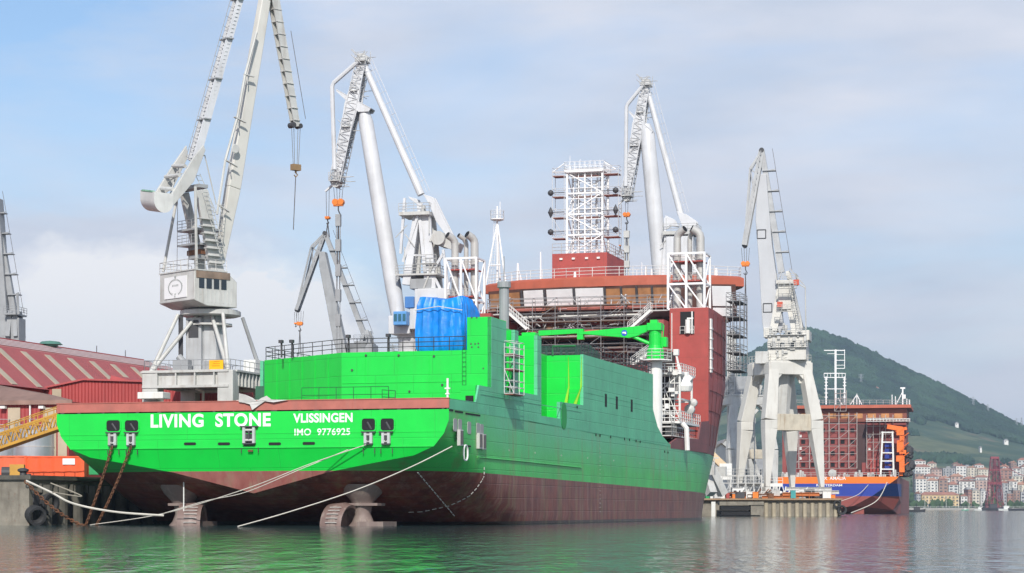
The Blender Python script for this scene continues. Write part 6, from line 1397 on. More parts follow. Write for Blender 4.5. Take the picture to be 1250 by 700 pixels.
o.box(-W / 2, W / 2, -.6, .6, z_ - .5, z_ + .1); 
for k in range(9): x = -W / 2 + k * W / 8; o.bar((x, -.5, 0), (x + .6, -.5, z_ - .5), .2); o.bar((x + .6, -.5, 0), (x, -.5, z_ - .5), .14)
o.railing([(-W / 2, -.6, z_ + .1), (W / 2, -.6, z_ + .1)], 1.0, 1.1, .05, 2); o.build('girder_frame', m_white, t)
rnd = random.Random(11)
cols_ = [m_white, m_cgrey, m_rust, m_orange, m_dark, M('teal_box', (.05, .3, .3), .6), m_steel]
names_ = ['white', 'grey', 'rusty', 'orange', 'black', 'teal', 'steel']
spots = [(876, 'in front of the left white cabin'), (903, 'in front of the control cabin'), (915, 'just right of the control cabin'), (922, 'left of the leftmost crane leg foot'), (947, 'just right of the near crane foot'), (957, 'between the near and the rear crane feet'), (968, 'just right of the rear crane foot'), (978, 'halfway between rear and right crane feet'), (988, 'left of the right crane foot'), (1009, 'just right of the right crane foot'), (1016, 'last one before the pier end'), (931, 'left of the near crane foot'), (941, 'under the near crane foot')]
for k, (px, by_) in enumerate(spots):
    ci = (k * 3 + 1) % 7; Y = 386.5 + (k % 3) * .8; w_, h_ = rnd.uniform(.8, 1.8), rnd.uniform(.6, 1.6); o = MB(); o.box(-w_ / 2, w_ / 2, -.4, .4, .06, h_); o.box(-w_ / 2 - .05, w_ / 2 + .05, -.45, .45, h_, h_ + .08); o.box(-w_ / 2, -w_ / 2 + .1, -.4, .4, 0, .06); o.box(w_ / 2 - .1, w_ / 2, -.4, .4, 0, .06); o.box(-.04, .04, -.42, -.4, .1, h_)
    ob = o.build('equipment_crate', cols_[ci], None, loc=(pxY(px, Y), Y, GZ + .3)); tag(ob, '%s equipment crate on the pier, %s' % (names_[ci], by_), 'crate', 'equipment along the pier')
t = thing('scrap_heap', 'low heap of tangled rusty and pale steelwork under the pier crane legs', 'scrap heap', Fr(pxY(965, 389), 389.5, 0, GZ)); rnd = random.Random(31)
for nm_, mt_, n_, xr, hr in (('rusty_pieces', m_rust, 90, (-13, 5), 1.4), ('pale_pieces', m_white, 70, (-13, 5), 1.7), ('orange_pieces', M('orange_rust'), 40, (-12, 5), 1.0)):
    o = MB()
    for k in range(n_):
        a = Vector((rnd.uniform(*xr), rnd.uniform(-1.5, .8), rnd.uniform(.05, hr))); o.bar(a, a + Vector(rnd.choice([(2.4, 0, .2), (1.5, .2, -.2), (0, 0, -a.z), (.6, 0, .7), (3.4, 0, 0)])), rnd.uniform(.1, .3), rnd.uniform(.1, .35))
    o.build(nm_, mt_, t)
t = thing('steel_platform', 'white steel frame structure with railings on the left half of the pier', 'frame', Fr(pxY(905, 391), 391, 0, GZ)); o = MB(); W = 3.6
for z in (3.2, 4.6): o.box(-W, W, -1, 1, z - .15, z); o.railing([(-W, -1, z), (W, -1, z)], 1.1, 1.0, .05, 2)
for k in range(6): x = -W + k * W * .4; o.bar((x, -1, 0), (x, -1, 4.6), .18); o.bar((x, -1, .2), (x + W * .4, -1, 3.1), .1) if k < 5 else None
o.build('frame_steel', m_cgrey, t)
# people-size lamp posts on the pier
for px, py, Y, lb in ((921, 455, 430, 'thin lamp mast left of the pier crane'), (872, 560, 395, 'short lamp mast by the ship bow')):
    o = MB(); z_ = P(0, py, Y).z; o.tube((0, 0, 0), (0, 0, z_ - GZ), .12, .07, n=6); o.box(-.8, .8, -.2, .2, z_ - GZ, z_ - GZ + .2); ob = o.build('lamp_mast', m_cgrey, None, loc=(pxY(px, Y), Y, GZ)); tag(ob, lb, 'lamp mast')

# ================================================================ THE ORANGE AND BLUE SHIP
AY = 577.0
AM = Fr((1017 - PX) / F * AY, AY, R(78), 0)
am = thing('dredger_ship', 'ship under construction with orange and blue stern and tall scaffolded red superstructure beyond the pier', 'ship', AM)
A = lambda px, py, x=0: AM.hx(px, py, x)
pl, pr = A(937, 582), A(1097, 582); hbm = (pl.y - pr.y) / 2; ycm = (pl.y + pr.y) / 2; ztop = pr.z
def am_split(nt, out):
    tc = N(nt, 'ShaderNodeTexCoord'); sp = N(nt, 'ShaderNodeSeparateXYZ'); L(nt, tc.outputs['Object'], sp.inputs[0])
    def gt(v): g = N(nt, 'ShaderNodeMath', operation='GREATER_THAN'); L(nt, sp.outputs[2], g.inputs[0]); g.inputs[1].default_value = v; return g.outputs[0]
    a = mixc(nt, gt(A(1060, 606).z), (.26, .06, .05), (.015, .04, .30)); b_ = mixc(nt, gt(A(1060, 590.5).z), a, (.75, .17, .01))
    return b_
mA = M('dredger_hull_paint', (.5, .1, .05), .45, seams=(1, 6, 2.5, .02), cc=am_split)
def am_side_split(nt, out):
    tc = N(nt, 'ShaderNodeTexCoord'); sp = N(nt, 'ShaderNodeSeparateXYZ'); L(nt, tc.outputs['Object'], sp.inputs[0])
    def gt(v): g = N(nt, 'ShaderNodeMath', operation='GREATER_THAN'); L(nt, sp.outputs[2], g.inputs[0]); g.inputs[1].default_value = v; return g.outputs[0]
    a = mixc(nt, gt(A(1060, 606).z), (.24, .06, .05), (.02, .06, .26)); gx = N(nt, 'ShaderNodeMath', operation='GREATER_THAN'); L(nt, sp.outputs[0], gx.inputs[0]); gx.inputs[1].default_value = 26
    a2 = mixc(nt, gx.outputs[0], a, (.25, .065, .055)); b_ = mixc(nt, gt(A(1060, 590.5).z), a2, (.27, .07, .06))
    return b_
mAs = M('dredger_side_paint', (.3, .08, .06), .55, seams=(0, 6, 2.5, .02), cc=am_side_split, streak=.3)
zk = A(1030, 608).z
o = MB()
zst = lambda s_: [(0, zk - 2.2), (.25, zk - .9)]
hs = {0: [(0, A(0, 622).z), (.32, A(0, 618).z), (.6, A(0, 607).z), (.97, A(0, 588).z), (1, ztop)], 8: [(0, -1), (.6, -.5), (.9, 1), (1, 4), (1, ztop)], 20: [(0, -3), (.8, -3), (1, -1), (1, 3), (1, ztop)], 110: [(0, -3), (.8, -3), (1, -1), (1, 3), (1, ztop)],
      135: [(0, -3), (.4, -3), (.6, -1), (.75, 3), (.85, ztop)], 158: [(0, -3), (.01, -3), (.02, -1), (.03, 3), (.12, ztop + 2)]}
xs_ = sorted(hs); nn_ = 5; vs = []
for s_ in (-1, 1):
    for x in xs_: vs += [(x, ycm + s_ * f_ * hbm, z) for f_, z in hs[x]]
fs = []
for sd_ in (0, 1):
    for i in range(len(xs_) - 1):
        for k in range(nn_ - 1): a = (sd_ * len(xs_) + i) * nn_ + k; fs.append((a, a + 1, a + nn_ + 1, a + nn_))
for i in range(len(xs_) - 1): a = i * nn_ + nn_ - 1; b_ = a + len(xs_) * nn_; fs.append((a, a + nn_, b_ + nn_, b_))
o.add(vs, fs); o.build('hull', mAs, am)
o = MB(); o.add([(-.02, ycm - f_ * hbm, z) for f_, z in hs[0]] + [(-.02, ycm + f_ * hbm, z) for f_, z in hs[0][:0:-1]], [list(range(9))]); o.build('transom', mA, am)
o = MB(); p0, p1 = A(1040, 605), A(1054, 632); o.box(3, 30, p1.y, p0.y, -2, p0.z); o.build('skeg', M('skeg_red', (.30, .07, .055), .6), am)
def am_text(s, x0, x1, y0, y1, b_=.012):
    a, c = A(x0, y1), A(x1, y0); m = Matrix.Translation((-.06, a.y, a.z)) @ Matrix(((0, 0, -1, 0), (-1, 0, 0, 0), (0, 1, 0, 0), (0, 0, 0, 1))); text(s, (a - c).y, A(x0, y0).z - a.z, 'stern_lettering', m_whiteg, am, m, b_)
am_text('VOX  AMALIA', 998, 1032.5, 582.2, 586.2); am_text('ROTTERDAM', 996.5, 1028, 591.3, 594)
# superstructure
am_red = M('dredger_red', (.25, .055, .05), .65, var=.2, vs=.2, streak=.4)
def abox(px0, px1, py0, py1, x, d, mt, nm, parent=None, **k):
    a, c = A(px0, py1, x), A(px1, py0, x); o = MB(); o.box(x, x + d, c.y, a.y, a.z, c.z); return o.build(nm, mt, parent or am, **k)
abox(955, 1106, 515, 582, 14, 22, am_red, 'superstructure')
abox(950, 1107, 499, 516, 13.4, 22, M('dredger_bridge_wall', (.20, .06, .04), .7), 'bridge_deck')
for k in range(9): abox(962 + k * 16.2, 972 + k * 16.2, 505, 511, 13.3, .1, M('amber_window', (.45, .2, .07), .5, var=.2), 'window_cover')
abox(940, 1112, 494, 499.5, 11.5, 27, m_redor, 'bridge_roof'); o = MB(); a, c = A(940, 494, 12), A(1111, 494, 12); o.railing([(12, a.y, a.z), (12, c.y, c.z)], 1.2, 1.8, .06, 2); o.build('roof_railing', m_steel, am)
for k, (x0, x1) in enumerate(((1046, 1052), (1052, 1058))): abox(x0, x1, 518, 578, 13.95, .05, M('dark_shaft', (.05, .02, .02)), 'stair_shaft')
abox(1062, 1073, 560, 580, 12.9, 1, m_red, 'red_locker'); abox(1052, 1060, 565, 580, 13.2, .8, am_red, 'red_locker')
for r_ in range(4):
    for k in range(7): abox(966 + k * 12, 971 + k * 12, 523 + r_ * 14, 528 + r_ * 14, 13.9, .1, m_black, 'opening')
for x0, y0 in ((976, 531), (976, 546), (976, 558), (1060, 531), (1060, 547)): abox(x0, x0 + 2.6, y0, y0 + 3.4, 13.85, .1, m_white, 'white_hatch')
abox(1057, 1111, 511, 512.5, 8, 4, m_white, 'gantry_rail'); abox(1057, 1111, 513.7, 514.8, 8, 4, m_white, 'gantry_rail')
for k in range(14): abox(1058 + k * 4, 1058.6 + k * 4, 511, 514.8, 8, .1, m_white, 'gantry_post')
# white stern frame, blue machine behind it, orange crane, dark machinery
o = MB()
for px0, py0, px1, py1 in ((1075, 581, 1077.5, 527), (1091, 581, 1089.5, 527)): a, b_ = A(px0, py0, 4), A(px1, py1, 4); o.bar(a, b_, .42, .45)
for py in (528, 540, 553, 563, 573): a, b_ = A(1076, py, 4), A(1090.5, py, 4); o.bar(a, b_, .35, .32)
for py in (528, 573): a = A(1083, py, 4); o.bar(A(1076.5, py, 4), A(1077.5, py, 8), .3); o.bar(A(1090, py, 4), A(1091, py, 8), .3)
o.build('stern_gantry', m_white, am)
o = MB()
for k in range(5): a, c = A(1080, 546 + k * 7, 8), A(1088, 541 + k * 7, 8); o.box(8, 10, c.y, a.y, a.z, c.z)
o.build('blue_machine', M('machine_blue', (.01, .03, .25), .5), am)
mo = M('crane_orange', (.80, .16, .02), .5, var=.1)
o = MB(); a, c = A(1097, 581, 7), A(1103, 525, 7); o.box(7, 9, c.y + .2, a.y - .2, a.z, c.z); 
for px, py, w_, h_ in ((1099, 528, 1.0, .8), (1101, 536, .6, .8), (1099, 545, .9, 1.6), (1102, 552, .9, .5), (1099, 560, 1.1, .8), (1101, 570, .7, 1.5)): q = A(px, py, 6.6); o.box(6, 9.2, q.y - w_, q.y + w_, q.z - h_, q.z + h_)
for k in range(8): q = A(1097 + (k * 5) % 10, 528 + k * 6, 6); o.tube(q, q + Vector((0, -1.6, 1.2)), .12)
o.bar(A(1102, 524, 7), A(1083, 521, 7), 1.2, 1.2); o.bar(A(1107, 523, 7), A(1093, 526, 7), .6, .8); o.build('orange_crane', mo, am)
o = MB(); rnd = random.Random(5)
for k in range(26): q = A(rnd.uniform(1101, 1113), rnd.uniform(548, 580), 10); s_ = rnd.uniform(.4, 1.3); o.lathe([(s_ * .4, -s_), (s_, -s_ * .4), (s_, s_ * .5), (s_ * .3, s_)], q, 7, mtx=Matrix.Rotation(rnd.uniform(0, 3), 3, 'X'))
o.build('dark_machinery', m_dark, am)
o = MB(); rnd = random.Random(9)
for k in range(40): q = A(rnd.uniform(942, 1094), 581, 2.5); h_ = rnd.uniform(.5, 1.9); o.box(2, 2.5, q.y - rnd.uniform(.15, .6), q.y + .2, ztop, ztop + h_)
o.railing([(.4, ycm + hbm, ztop), (.4, ycm - hbm, ztop)], 1.1, 2, .05, 2); o.build('deck_gear', m_cgrey, am)
o = MB(); q = A(1016, 578, 1); o.lathe([(.55, -.15), (1.1, -.15), (1.1, .15), (.55, .15)], (1, q.y, q.z), 14, mtx=Matrix.Rotation(R(90), 3, 'Y')); o.build('fairlead_ring', m_cgrey, am)
# masts
o = MB()
def mast(px, py0, py1, r_, x=16): a, b_ = A(px, py0, x), A(px, py1, x); o.bar(a, b_, r_ * .7); return a, b_
mast(1020, 494, 427, .75); mast(1008.5, 494, 460, .5); mast(1031, 494, 460, .5)
for x0, x1, py, r_ in ((1006, 1032, 456, .3), (1006, 1032, 461, .3), (1006, 1032, 475, .3), (1006, 1031, 428, .35), (1020, 1031, 433, .2), (1020, 1031, 440, .25), (1020, 1031, 446, .2), (1020, 1031, 450, .25), (1010, 1020, 432, .2)): o.bar(A(x0, py, 16), A(x1, py, 16), r_ * .7)
for px in (1006, 1010, 1014, 1024, 1028, 1032): o.bar(A(px, 456, 16), A(px, 461, 16), .12)
for px in (1008.5, 1031):
    for py in (463, 467, 471, 480, 485): o.bar(A(px - 2, py, 16), A(px + 2, py, 16), .2)
o.bar(A(1031, 427, 16), A(1031, 450, 16), .18)
for px, py in ((1102, 474), (1093, 484), (1089, 482), (1107, 487), (1110, 488), (1042, 488), (1046, 481), (1049, 487), (958, 485), (1000, 488)): o.bar(A(px, 494, 16), A(px, py, 16), .35 if py < 480 else .2)
for a_, b_ in (((1102, 478), (1094, 494)), ((1046, 482), (1038, 494)), ((1046, 482), (1052, 494)), ((1023, 486), (1028, 494))): o.bar(A(*a_, 16), A(*b_, 16), .2)
o.bar(A(1099, 474, 16), A(1105, 474, 16), .4); o.bar(A(1104, 482, 16), A(1104, 487, 16), .7)
o.build('antenna_masts', m_whiteg, am)
ys_ = [A(p_, 550, 12).y for p_ in (962, 975, 988, 1000, 1012, 1024, 1036, 1046)]
scaffold('dense scaffold over the left part of the red superstructure of the orange-blue ship', AM, (11.6, 13.2), ys_, [A(0, q_, 12).z for q_ in (576, 568, 559.5, 551, 542.5, 534, 525.5, 517)], r=.07, decks=False, mt=M('scaf_far', (.42, .38, .36), .6))
ys_ = [A(p_, 550, 12).y for p_ in (1058, 1066, 1074, 1081, 1090)]
scaffold('scaffold over the right part of the red superstructure of the orange-blue ship', AM, (11.6, 13.2), ys_, [A(0, q_, 12).z for q_ in (576, 566, 556, 547, 538, 529, 520)], r=.07, decks=False, mt=M('scaf_far'))
ys_ = [A(p_, 550, 12).y for p_ in (1019, 1026, 1033)]
scaffold('small scaffold at the bridge front of the orange-blue ship', AM, (11.2, 12.8), ys_, [A(0, q_, 12).z for q_ in (512, 505, 498, 492)], r=.07, decks=False, mt=M('scaf_far'))
rope([AM.world(-.1, A(1083, 589).y, A(1083, 589).z), AM.world(-2, A(1070, 612).y, A(1070, 612).z), AM.world(-6, A(1040, 630).y, .2)], .12, 'white line drooping from the stern of the orange-blue ship')
rope([AM.world(-.1, A(1060, 590).y, A(1060, 592).z), AM.world(-2, A(1048, 604).y, A(1048, 604).z), AM.world(-5, A(1028, 612).y, A(1028, 612).z)], .08, 'thin line from the blue stern band to the pier')

# ================================================================ HILL, TOWN
HY = 4000.0
ridge = [(500, 575), (700, 560), (820, 500), (858, 470), (884, 451), (905, 440), (918, 434), (940, 421), (960, 411), (975, 405.5), (985, 404.5), (1000, 408), (1025, 417), (1050, 427), (1075, 440), (1100, 451), (1125, 462), (1150, 474), (1175, 487), (1200, 500), (1225, 513), (1250, 526), (1290, 545), (1340, 560), (1500, 575)]
def ridge_z(x, Y=HY):
    px = PX + F * x / HY
    for (a, b_), (c, d) in zip(ridge, ridge[1:]):
        if px <= c: py = b_ + (d - b_) * max(0, (px - a)) / (c - a); break
    else: py = 575
    return CH + (PY - py) / F * HY
def shore(x): return 2010.0
def ground_z(x, y):
    sh = 2.2; 
    if y < 2000: return -4
    t = (y - 2010) / 700; town = sh + max(0, t) ** 1.1 * 45 if t < 1 else sh + 45 + (y - 2710) * .03
    if y > 2550:
        u = min(1, (y - 2550) / (HY - 2550)); s_ = .15 * u + .85 * u ** 2.1
        zr = ridge_z(x * HY / max(y, 3200)) if y < HY else ridge_z(x)
        z = town + (zr - town) * s_ if zr > town else town * (1 - s_) + zr * s_
        if y > HY: z = zr - (y - HY) * .25
        amp = 11 * math.sin(math.pi * min(1, u)) if y < HY else 5
        z += amp * (noise.noise(Vector((x * .0022, y * .0022, 0))) * 1.6 + noise.noise(Vector((x * .007, y * .007, 4))) * .6)
        if y <= HY: return z
        return z
    return town
o = MB(); gx = [120 + k * 14 for k in range(110)]; gy = [1995, 2004, 2010] + [2030 + k * 26 for k in range(96)]
gx = [-400 + k * 60 for k in range(9)] + [140 + k * 15 for k in range(105)]
vs = [(x, y, ground_z(x, y)) for y in gy for x in gx]; nx = len(gx)
o.add(vs, [(j * nx + i, j * nx + i + 1, (j + 1) * nx + i + 1, (j + 1) * nx + i) for j in range(len(gy) - 1) for i in range(nx - 1)])
def hill_c(nt, out):
    n1 = noise_n(nt, .0045, 5, .6); n2 = noise_n(nt, .013, 5, .6); n3 = noise_n(nt, .05, 3)
    f = mixc(nt, ramp(nt, n2, [(.4, 0.), (.55, 1.)]), (.03, .07, .03), (.06, .10, .045)); f = mixc(nt, ramp(nt, n1, [(.50, 0.), (.54, 1.)]), f, (.13, .15, .07))
    g = mixc(nt, ramp(nt, n2, [(.60, 0.), (.64, .7)]), f, (.17, .13, .08)); return mixc(nt, ramp(nt, n3, [(.35, .5), (.6, 0.)]), g, (.03, .06, .02))
hl = o.build('hill', M('hill_ground', (.1, .1, .05), .95, cc=hill_c), None, smooth=True); hl['kind'] = 'structure'
# forest on the hill: leaf clumps, one uncountable mass
rnd = random.Random(21); o = MB(); tmpl = []
bmh = bmesh.new(); bmesh.ops.create_icosphere(bmh, subdivisions=1, radius=1); ico_v = [v.co.copy() for v in bmh.verts]; ico_f = [[v.index for v in f.verts] for f in bmh.faces]; bmh.free()
V_, F_, MI_ = [], [], []
def clump(x, y, z, r_, h_, mi):
    b0 = len(V_); 
    for v in ico_v: j = 1 + rnd.uniform(-.28, .28); V_.append((x + v.x * r_ * j, y + v.y * r_ * j, z + v.z * h_ * j + h_ * .5))
    F_.extend([[i + b0 for i in f] for f in ico_f]); MI_.extend([mi] * len(ico_f))
cnt = 0
for k in range(60000):
    y = rnd.uniform(2560, 4010); px = rnd.uniform(862, 1262); x = (px - PX) / F * y
    d = noise.noise(Vector((x * .0035, y * .0035, 7))) + .5 * noise.noise(Vector((x * .011, y * .011, 2))) + .5 * noise.noise(Vector((x * .03, y * .015, 2)))
    u = (y - 2560) / 1450
    if y > 3450: d += 1.2 * (y - 3450) / 550
    if d < .19: continue
    clump(x, y, ground_z(x, y), rnd.uniform(3.5, 7.5), rnd.uniform(3.5, 7), 0 if noise.noise(Vector((x * .01, y * .01, 30))) > -.05 else 1); cnt += 1
    if cnt > 26000: break
for k in range(1500):   # ridge line trees
    px = rnd.uniform(870, 1262); y = rnd.uniform(3930, 4005); x = (px - PX) / F * y; clump(x, y, ground_z(x, y) - 1, rnd.uniform(3, 6), rnd.uniform(3, 7), 0)
o.v, o.f, o.m = V_, F_, MI_
fo = o.build('forest', [M('forest_dark', (.018, .045, .022), .95, var=.5, vs=.02), M('forest_mid', (.03, .065, .03), .95, var=.4, vs=.02)], None); tag(fo, 'dark green woodland covering the hillside behind the town', 'woodland', None, 'stuff')
# town trees
V_, F_, MI_ = [], [], []
for k in range(900):
    px = rnd.uniform(1112, 1262); y = rnd.uniform(2016, 2620); x = (px - PX) / F * y
    if noise.noise(Vector((x * .02, y * .02, 1))) < .02 and y > 2040: continue
    clump(x, y, ground_z(x, y) , rnd.uniform(2.5, 5), rnd.uniform(3, 5), 0)
o = MB(); o.v, o.f, o.m = V_, F_, MI_; fo = o.build('town_greenery', [M('town_tree_green', (.05, .09, .03), .95, var=.4, vs=.05)], None); tag(fo, 'green tree crowns between the town houses and along the waterfront', 'greenery', None, 'stuff')
# buildings
WALLS = {'white': (.72, .70, .66), 'cream': (.66, .60, .50), 'yellow': (.66, .50, .28), 'pink': (.55, .40, .34), 'grey': (.42, .42, .42), 'brick': (.40, .22, .17), 'brown': (.36, .24, .19), 'pale': (.6, .6, .58)}
ROOFS = {'red': (.36, .17, .12), 'orange': (.44, .24, .16), 'flat grey': (.3, .3, .3), 'brown': (.25, .13, .09)}
def building(px0, px1, pyb, pyt, wall_, roof_, label, grp):
    # base row decides distance
    Y = None
    for y in range(2030, 2700, 5):
        z = ground_z(0, y)
        if PY - F * (z - CH) / y <= pyb: Y = y; break
    Y = Y or 2690
    fr = Fr((( px0 + px1) / 2 - PX) / F * Y, Y, R(rnd.uniform(-6, 10)), ground_z(0, Y) - 1.5); t = thing('town_building', label, 'building', fr, grp)
    W = (px1 - px0) / F * Y; H = (pyb - pyt) / F * Y + 1.5; D_ = rnd.uniform(9, 14)
    o = MB(); o.box(-W / 2, W / 2, 0, D_, 0, H)
    fl = max(2, int(H / 3.1)); nb = max(2, int(W / 3.4)); bal = rnd.random() < .5
    for j in range(fl):
        z = 1.7 + j * (H - 1.8) / fl
        for i in range(nb):
            x = -W / 2 + (i + .5) * W / nb; ww_ = W / nb * rnd.choice([.25, .3, .22]); o.box(x - ww_, x + ww_, -.06, 0, z + .6, z + 2.0, 1)
            if bal and i % 2 == 0: o.box(x - ww_ * 1.3, x + ww_ * 1.3, -1.0, -.061, z + .1, z + .9, 2)
        o.box(-W / 2 - .1, W / 2 + .1, -.12, -.061, z - .1, z + .05, 2)
        for i in range(3): y = D_ * (i + .5) / 3; o.box(-W / 2 - .06, -W / 2, y - .7, y + .7, z + .6, z + 2.0, 1)
    wm = M('town_wall_' + wall_, WALLS[wall_], .85, var=.12, vs=.08); o.build('facade', [wm, M('town_window', (.06, .065, .08), .4), M('town_trim_' + wall_, tuple(c * .85 for c in WALLS[wall_]), .8)], t)
    r_ = MB()
    if roof_ == 'flat grey': r_.box(-W / 2 - .4, W / 2 + .4, -.4, D_ + .4, H, H + .5); r_.box(-2, 2, D_ * .3, D_ * .6, H + .5, H + 2.4)
    else: 
        rh = rnd.uniform(1.6, 3.0); r_.add([(-W / 2 - .6, -.7, H), (W / 2 + .6, -.7, H), (W / 2 + .6, D_ + .7, H), (-W / 2 - .6, D_ + .7, H), (-W / 2 + min(4, W / 3), D_ / 2, H + rh), (W / 2 - min(4, W / 3), D_ / 2, H + rh)], [(0, 1, 5, 4), (1, 2, 5), (2, 3, 4, 5), (3, 0, 4), (3, 2, 1, 0)]); r_.box(W * .1, W * .1 + .9, D_ * .3, D_ * .3 + .9, H, H + rh + 1)
    r_.build('roof', M('town_roof_' + roof_.replace(' ', '_'), ROOFS[roof_], .8, var=.2, vs=.2), t)
rows = [('topmost hillside row', 585, [(1117, 1130, 563), (1132, 1143, 566), (1164, 1172, 567), (1174, 1189, 570), (1190, 1201, 568), (1224, 1232, 570), (1234, 1241, 565), (1243, 1256, 562)]),
        ('upper row', 594, [(1117, 1136, 570), (1137, 1150, 573), (1151, 1166, 572), (1167, 1180, 569), (1181, 1193, 571), (1194, 1209, 573), (1221, 1235, 574), (1236, 1246, 572), (1247, 1262, 570)]),
        ('second upper row', 602, [(1117, 1128, 579), (1130, 1146, 582), (1147, 1160, 584), (1161, 1176, 582), (1177, 1190, 585), (1191, 1208, 583), (1223, 1234, 586), (1235, 1249, 582), (1250, 1264, 584)]),
        ('middle row', 610, [(1118, 1131, 585), (1132, 1145, 587), (1146, 1157, 586), (1158, 1170, 592), (1171, 1190, 588), (1191, 1209, 587), (1221, 1231, 590), (1232, 1242, 588), (1243, 1254, 592), (1255, 1268, 588)]),
        ('waterfront row', 618, [(1119, 1124, 603), (1125, 1171, 604.5), (1173, 1181, 606), (1182, 1186, 598), (1187, 1196, 599), (1197, 1206, 600), (1222, 1229, 602), (1230, 1236, 603), (1237, 1245, 599), (1246, 1262, 601)])]
pal = ['white', 'cream', 'white', 'pink', 'pale', 'white', 'brick', 'cream', 'grey', 'white', 'brown']; rf = ['red', 'orange', 'flat grey', 'red', 'orange', 'red', 'brown']
ordn = ['leftmost', 'second from left', 'third from left', 'fourth from left', 'fifth from left', 'sixth from left', 'seventh from left', 'eighth from left', 'ninth from left', 'rightmost']
kk = 0
for rn, base, bl in rows:
    for i, (a, b_, t_) in enumerate(bl):
        wl, ro = pal[(kk * 5 + 2) % len(pal)], rf[(kk * 3) % len(rf)]; kk += 1
        if rn == 'waterfront row': wl, ro = [('grey', 'brown'), ('yellow', 'red'), ('white', 'red'), ('brick', 'flat grey'), ('cream', 'flat grey'), ('white', 'flat grey'), ('grey', 'flat grey'), ('brick', 'flat grey'), ('brown', 'flat grey'), ('grey', 'flat grey')][i]
        od = ordn[i] if i < len(bl) - 1 else 'rightmost'
        building(a, b_, base, t_, wl, ro, '%s town building with %s roof, %s in the %s' % (wl, ro, od, rn), 'town buildings across the water')
# white houses on the hillside
for k, (px, py, w_, lb) in enumerate(((1227, 541, 5, 'white house group standing alone on the hillside right of centre'), (1151, 512, 12, 'long pink farmhouse high on the hillside'), (1167, 520, 4, 'small white house below the pink farmhouse'), (1069, 477, 6, 'tiny pale house high on the hill beside the ship mast'), (1196, 551, 2, 'tiny white house low on the wooded slope'))):
    for y in range(2600, 4000, 10):
        x = (px - PX) / F * y
        if PY - F * (ground_z(x, y) - CH) / y <= py + 1.5: break
    W = w_ / F * y; o = MB(); t = thing('hill_house', lb, 'house', Fr(x, y - 8, 0, ground_z(x, y - 8) - 2)); H = 9 if w_ < 12 else 7
    o.box(-W / 2, W / 2, 0, 9, 0, H)
    for q in range(int(W / 4)): o.box(-W / 2 + 1 + q * 4, -W / 2 + 2.4 + q * 4, -.05, 0, H - 2.6, H - 1.2, 1)
    o.build('walls', [M('hill_house_wall_%s' % ('pink' if w_ == 12 else 'white'), (.6, .36, .33) if w_ == 12 else (.78, .76, .72), .8), M('town_window')], t)
    o = MB(); o.prism([(-W / 2 - .6, H), (W / 2 + .6, H), (0, H + 2.5)], 'y', -.5, 9.5); o.build('roof', M('town_roof_red' if w_ >= 6 else 'town_roof_flat_grey'), t)
# pylons on the hill
for k, (px, py, h_, lb) in enumerate(((1051, 470, 15, 'thin lattice pylon on the hill just right of the ship mast'), (1188, 497, 15, 'thin lattice pylon on the right slope of the hill'), (1206, 506, 15, 'thin lattice pylon halfway between two others on the right slope'), (1241, 522, 14, 'lattice pylon close to the right edge of the photo'), (1247, 523, 16, 'rightmost thin pylon at the photo edge'))):
    y = 3600; x = (px - PX) / F * y
    for y in range(2700, 4000, 10):
        x = (px - PX) / F * y
        if PY - F * (ground_z(x, y) - CH) / y <= py + 3: break
    H = h_ / F * y; o = MB(); o.truss((0, 0, -2), (0, 0, H), (1, 0, 0), 5, 5, 7, .12, .22, w2=1, h2=1)
    for q in (.7, .82, .94): o.bar((-4.5, 0, H * q), (4.5, 0, H * q), .3)
    ob = o.build('power_pylon', M('pylon_grey', (.42, .45, .47), .6), None, loc=(x, y, ground_z(x, y))); tag(ob, lb, 'pylon')
# shore wall, red bridge tower, boats
o = MB(); 
for x0, x1, y0, z_ in ((300, 520, 1996, 2.4),): o.box(x0, x1, y0, y0 + 14, -2, z_)
ob = o.build('waterfront_promenade', M('promenade_stone', (.35, .33, .3), .85, streak=.5, sc_=(.12, .11, .1))); ob['kind'] = 'structure'
o = MB(); o.railing([(302, 1996.5, 2.4), (518, 1996.5, 2.4)], 1.2, 6, .12, 1); ob = o.build('promenade_railing', m_white); tag(ob, 'pale railing along the far waterfront promenade', 'railing')
t = thing('bridge_tower', 'tall dark red iron lattice tower of a transporter bridge rising on the far shore', 'tower', Fr((1214 - PX) / F * 1985, 1985, 0, 0)); u = 1985 / F
mbr = M('bridge_iron_red', (.26, .05, .06), .7, var=.15)
for s_, w_ in ((-1, 0), (1, 0)):
    o = MB(); o.truss((s_ * 5.2, 0, 0), (s_ * 2.0, 0, 49), (1, 0, 0), 6, 7, 16, .17, .32, w2=3.0, h2=3.5); o.build('tower_leg', mbr, t)
o = MB(); o.box(-6.5, 6.5, -1.5, 1.5, 24, 26.5); o.box(-5, 5, -1.5, 1.5, 37, 38.5); o.box(-3.8, 3.8, -2, 2, 48, 50); o.bar((-5, 0, 2), (4, 0, 24), .7); o.bar((5, 0, 2), (-4, 0, 24), .7); o.bar((-3.4, 0, 26), (3, 0, 37), .6); o.bar((3.4, 0, 26), (-3, 0, 37), .6)
o.build('cross_bracing', mbr, t); o = MB(); o.bend([(0, 0, 49.5), (10, 5, 42), (25, 10, 34), (50, 20, 27)], .35, 5); o.truss((3, 0, 40), (14, 60, 40), (1, 0, 0), 3, 3, 6, .2, .3); o.build('cable_and_deck', mbr, t)
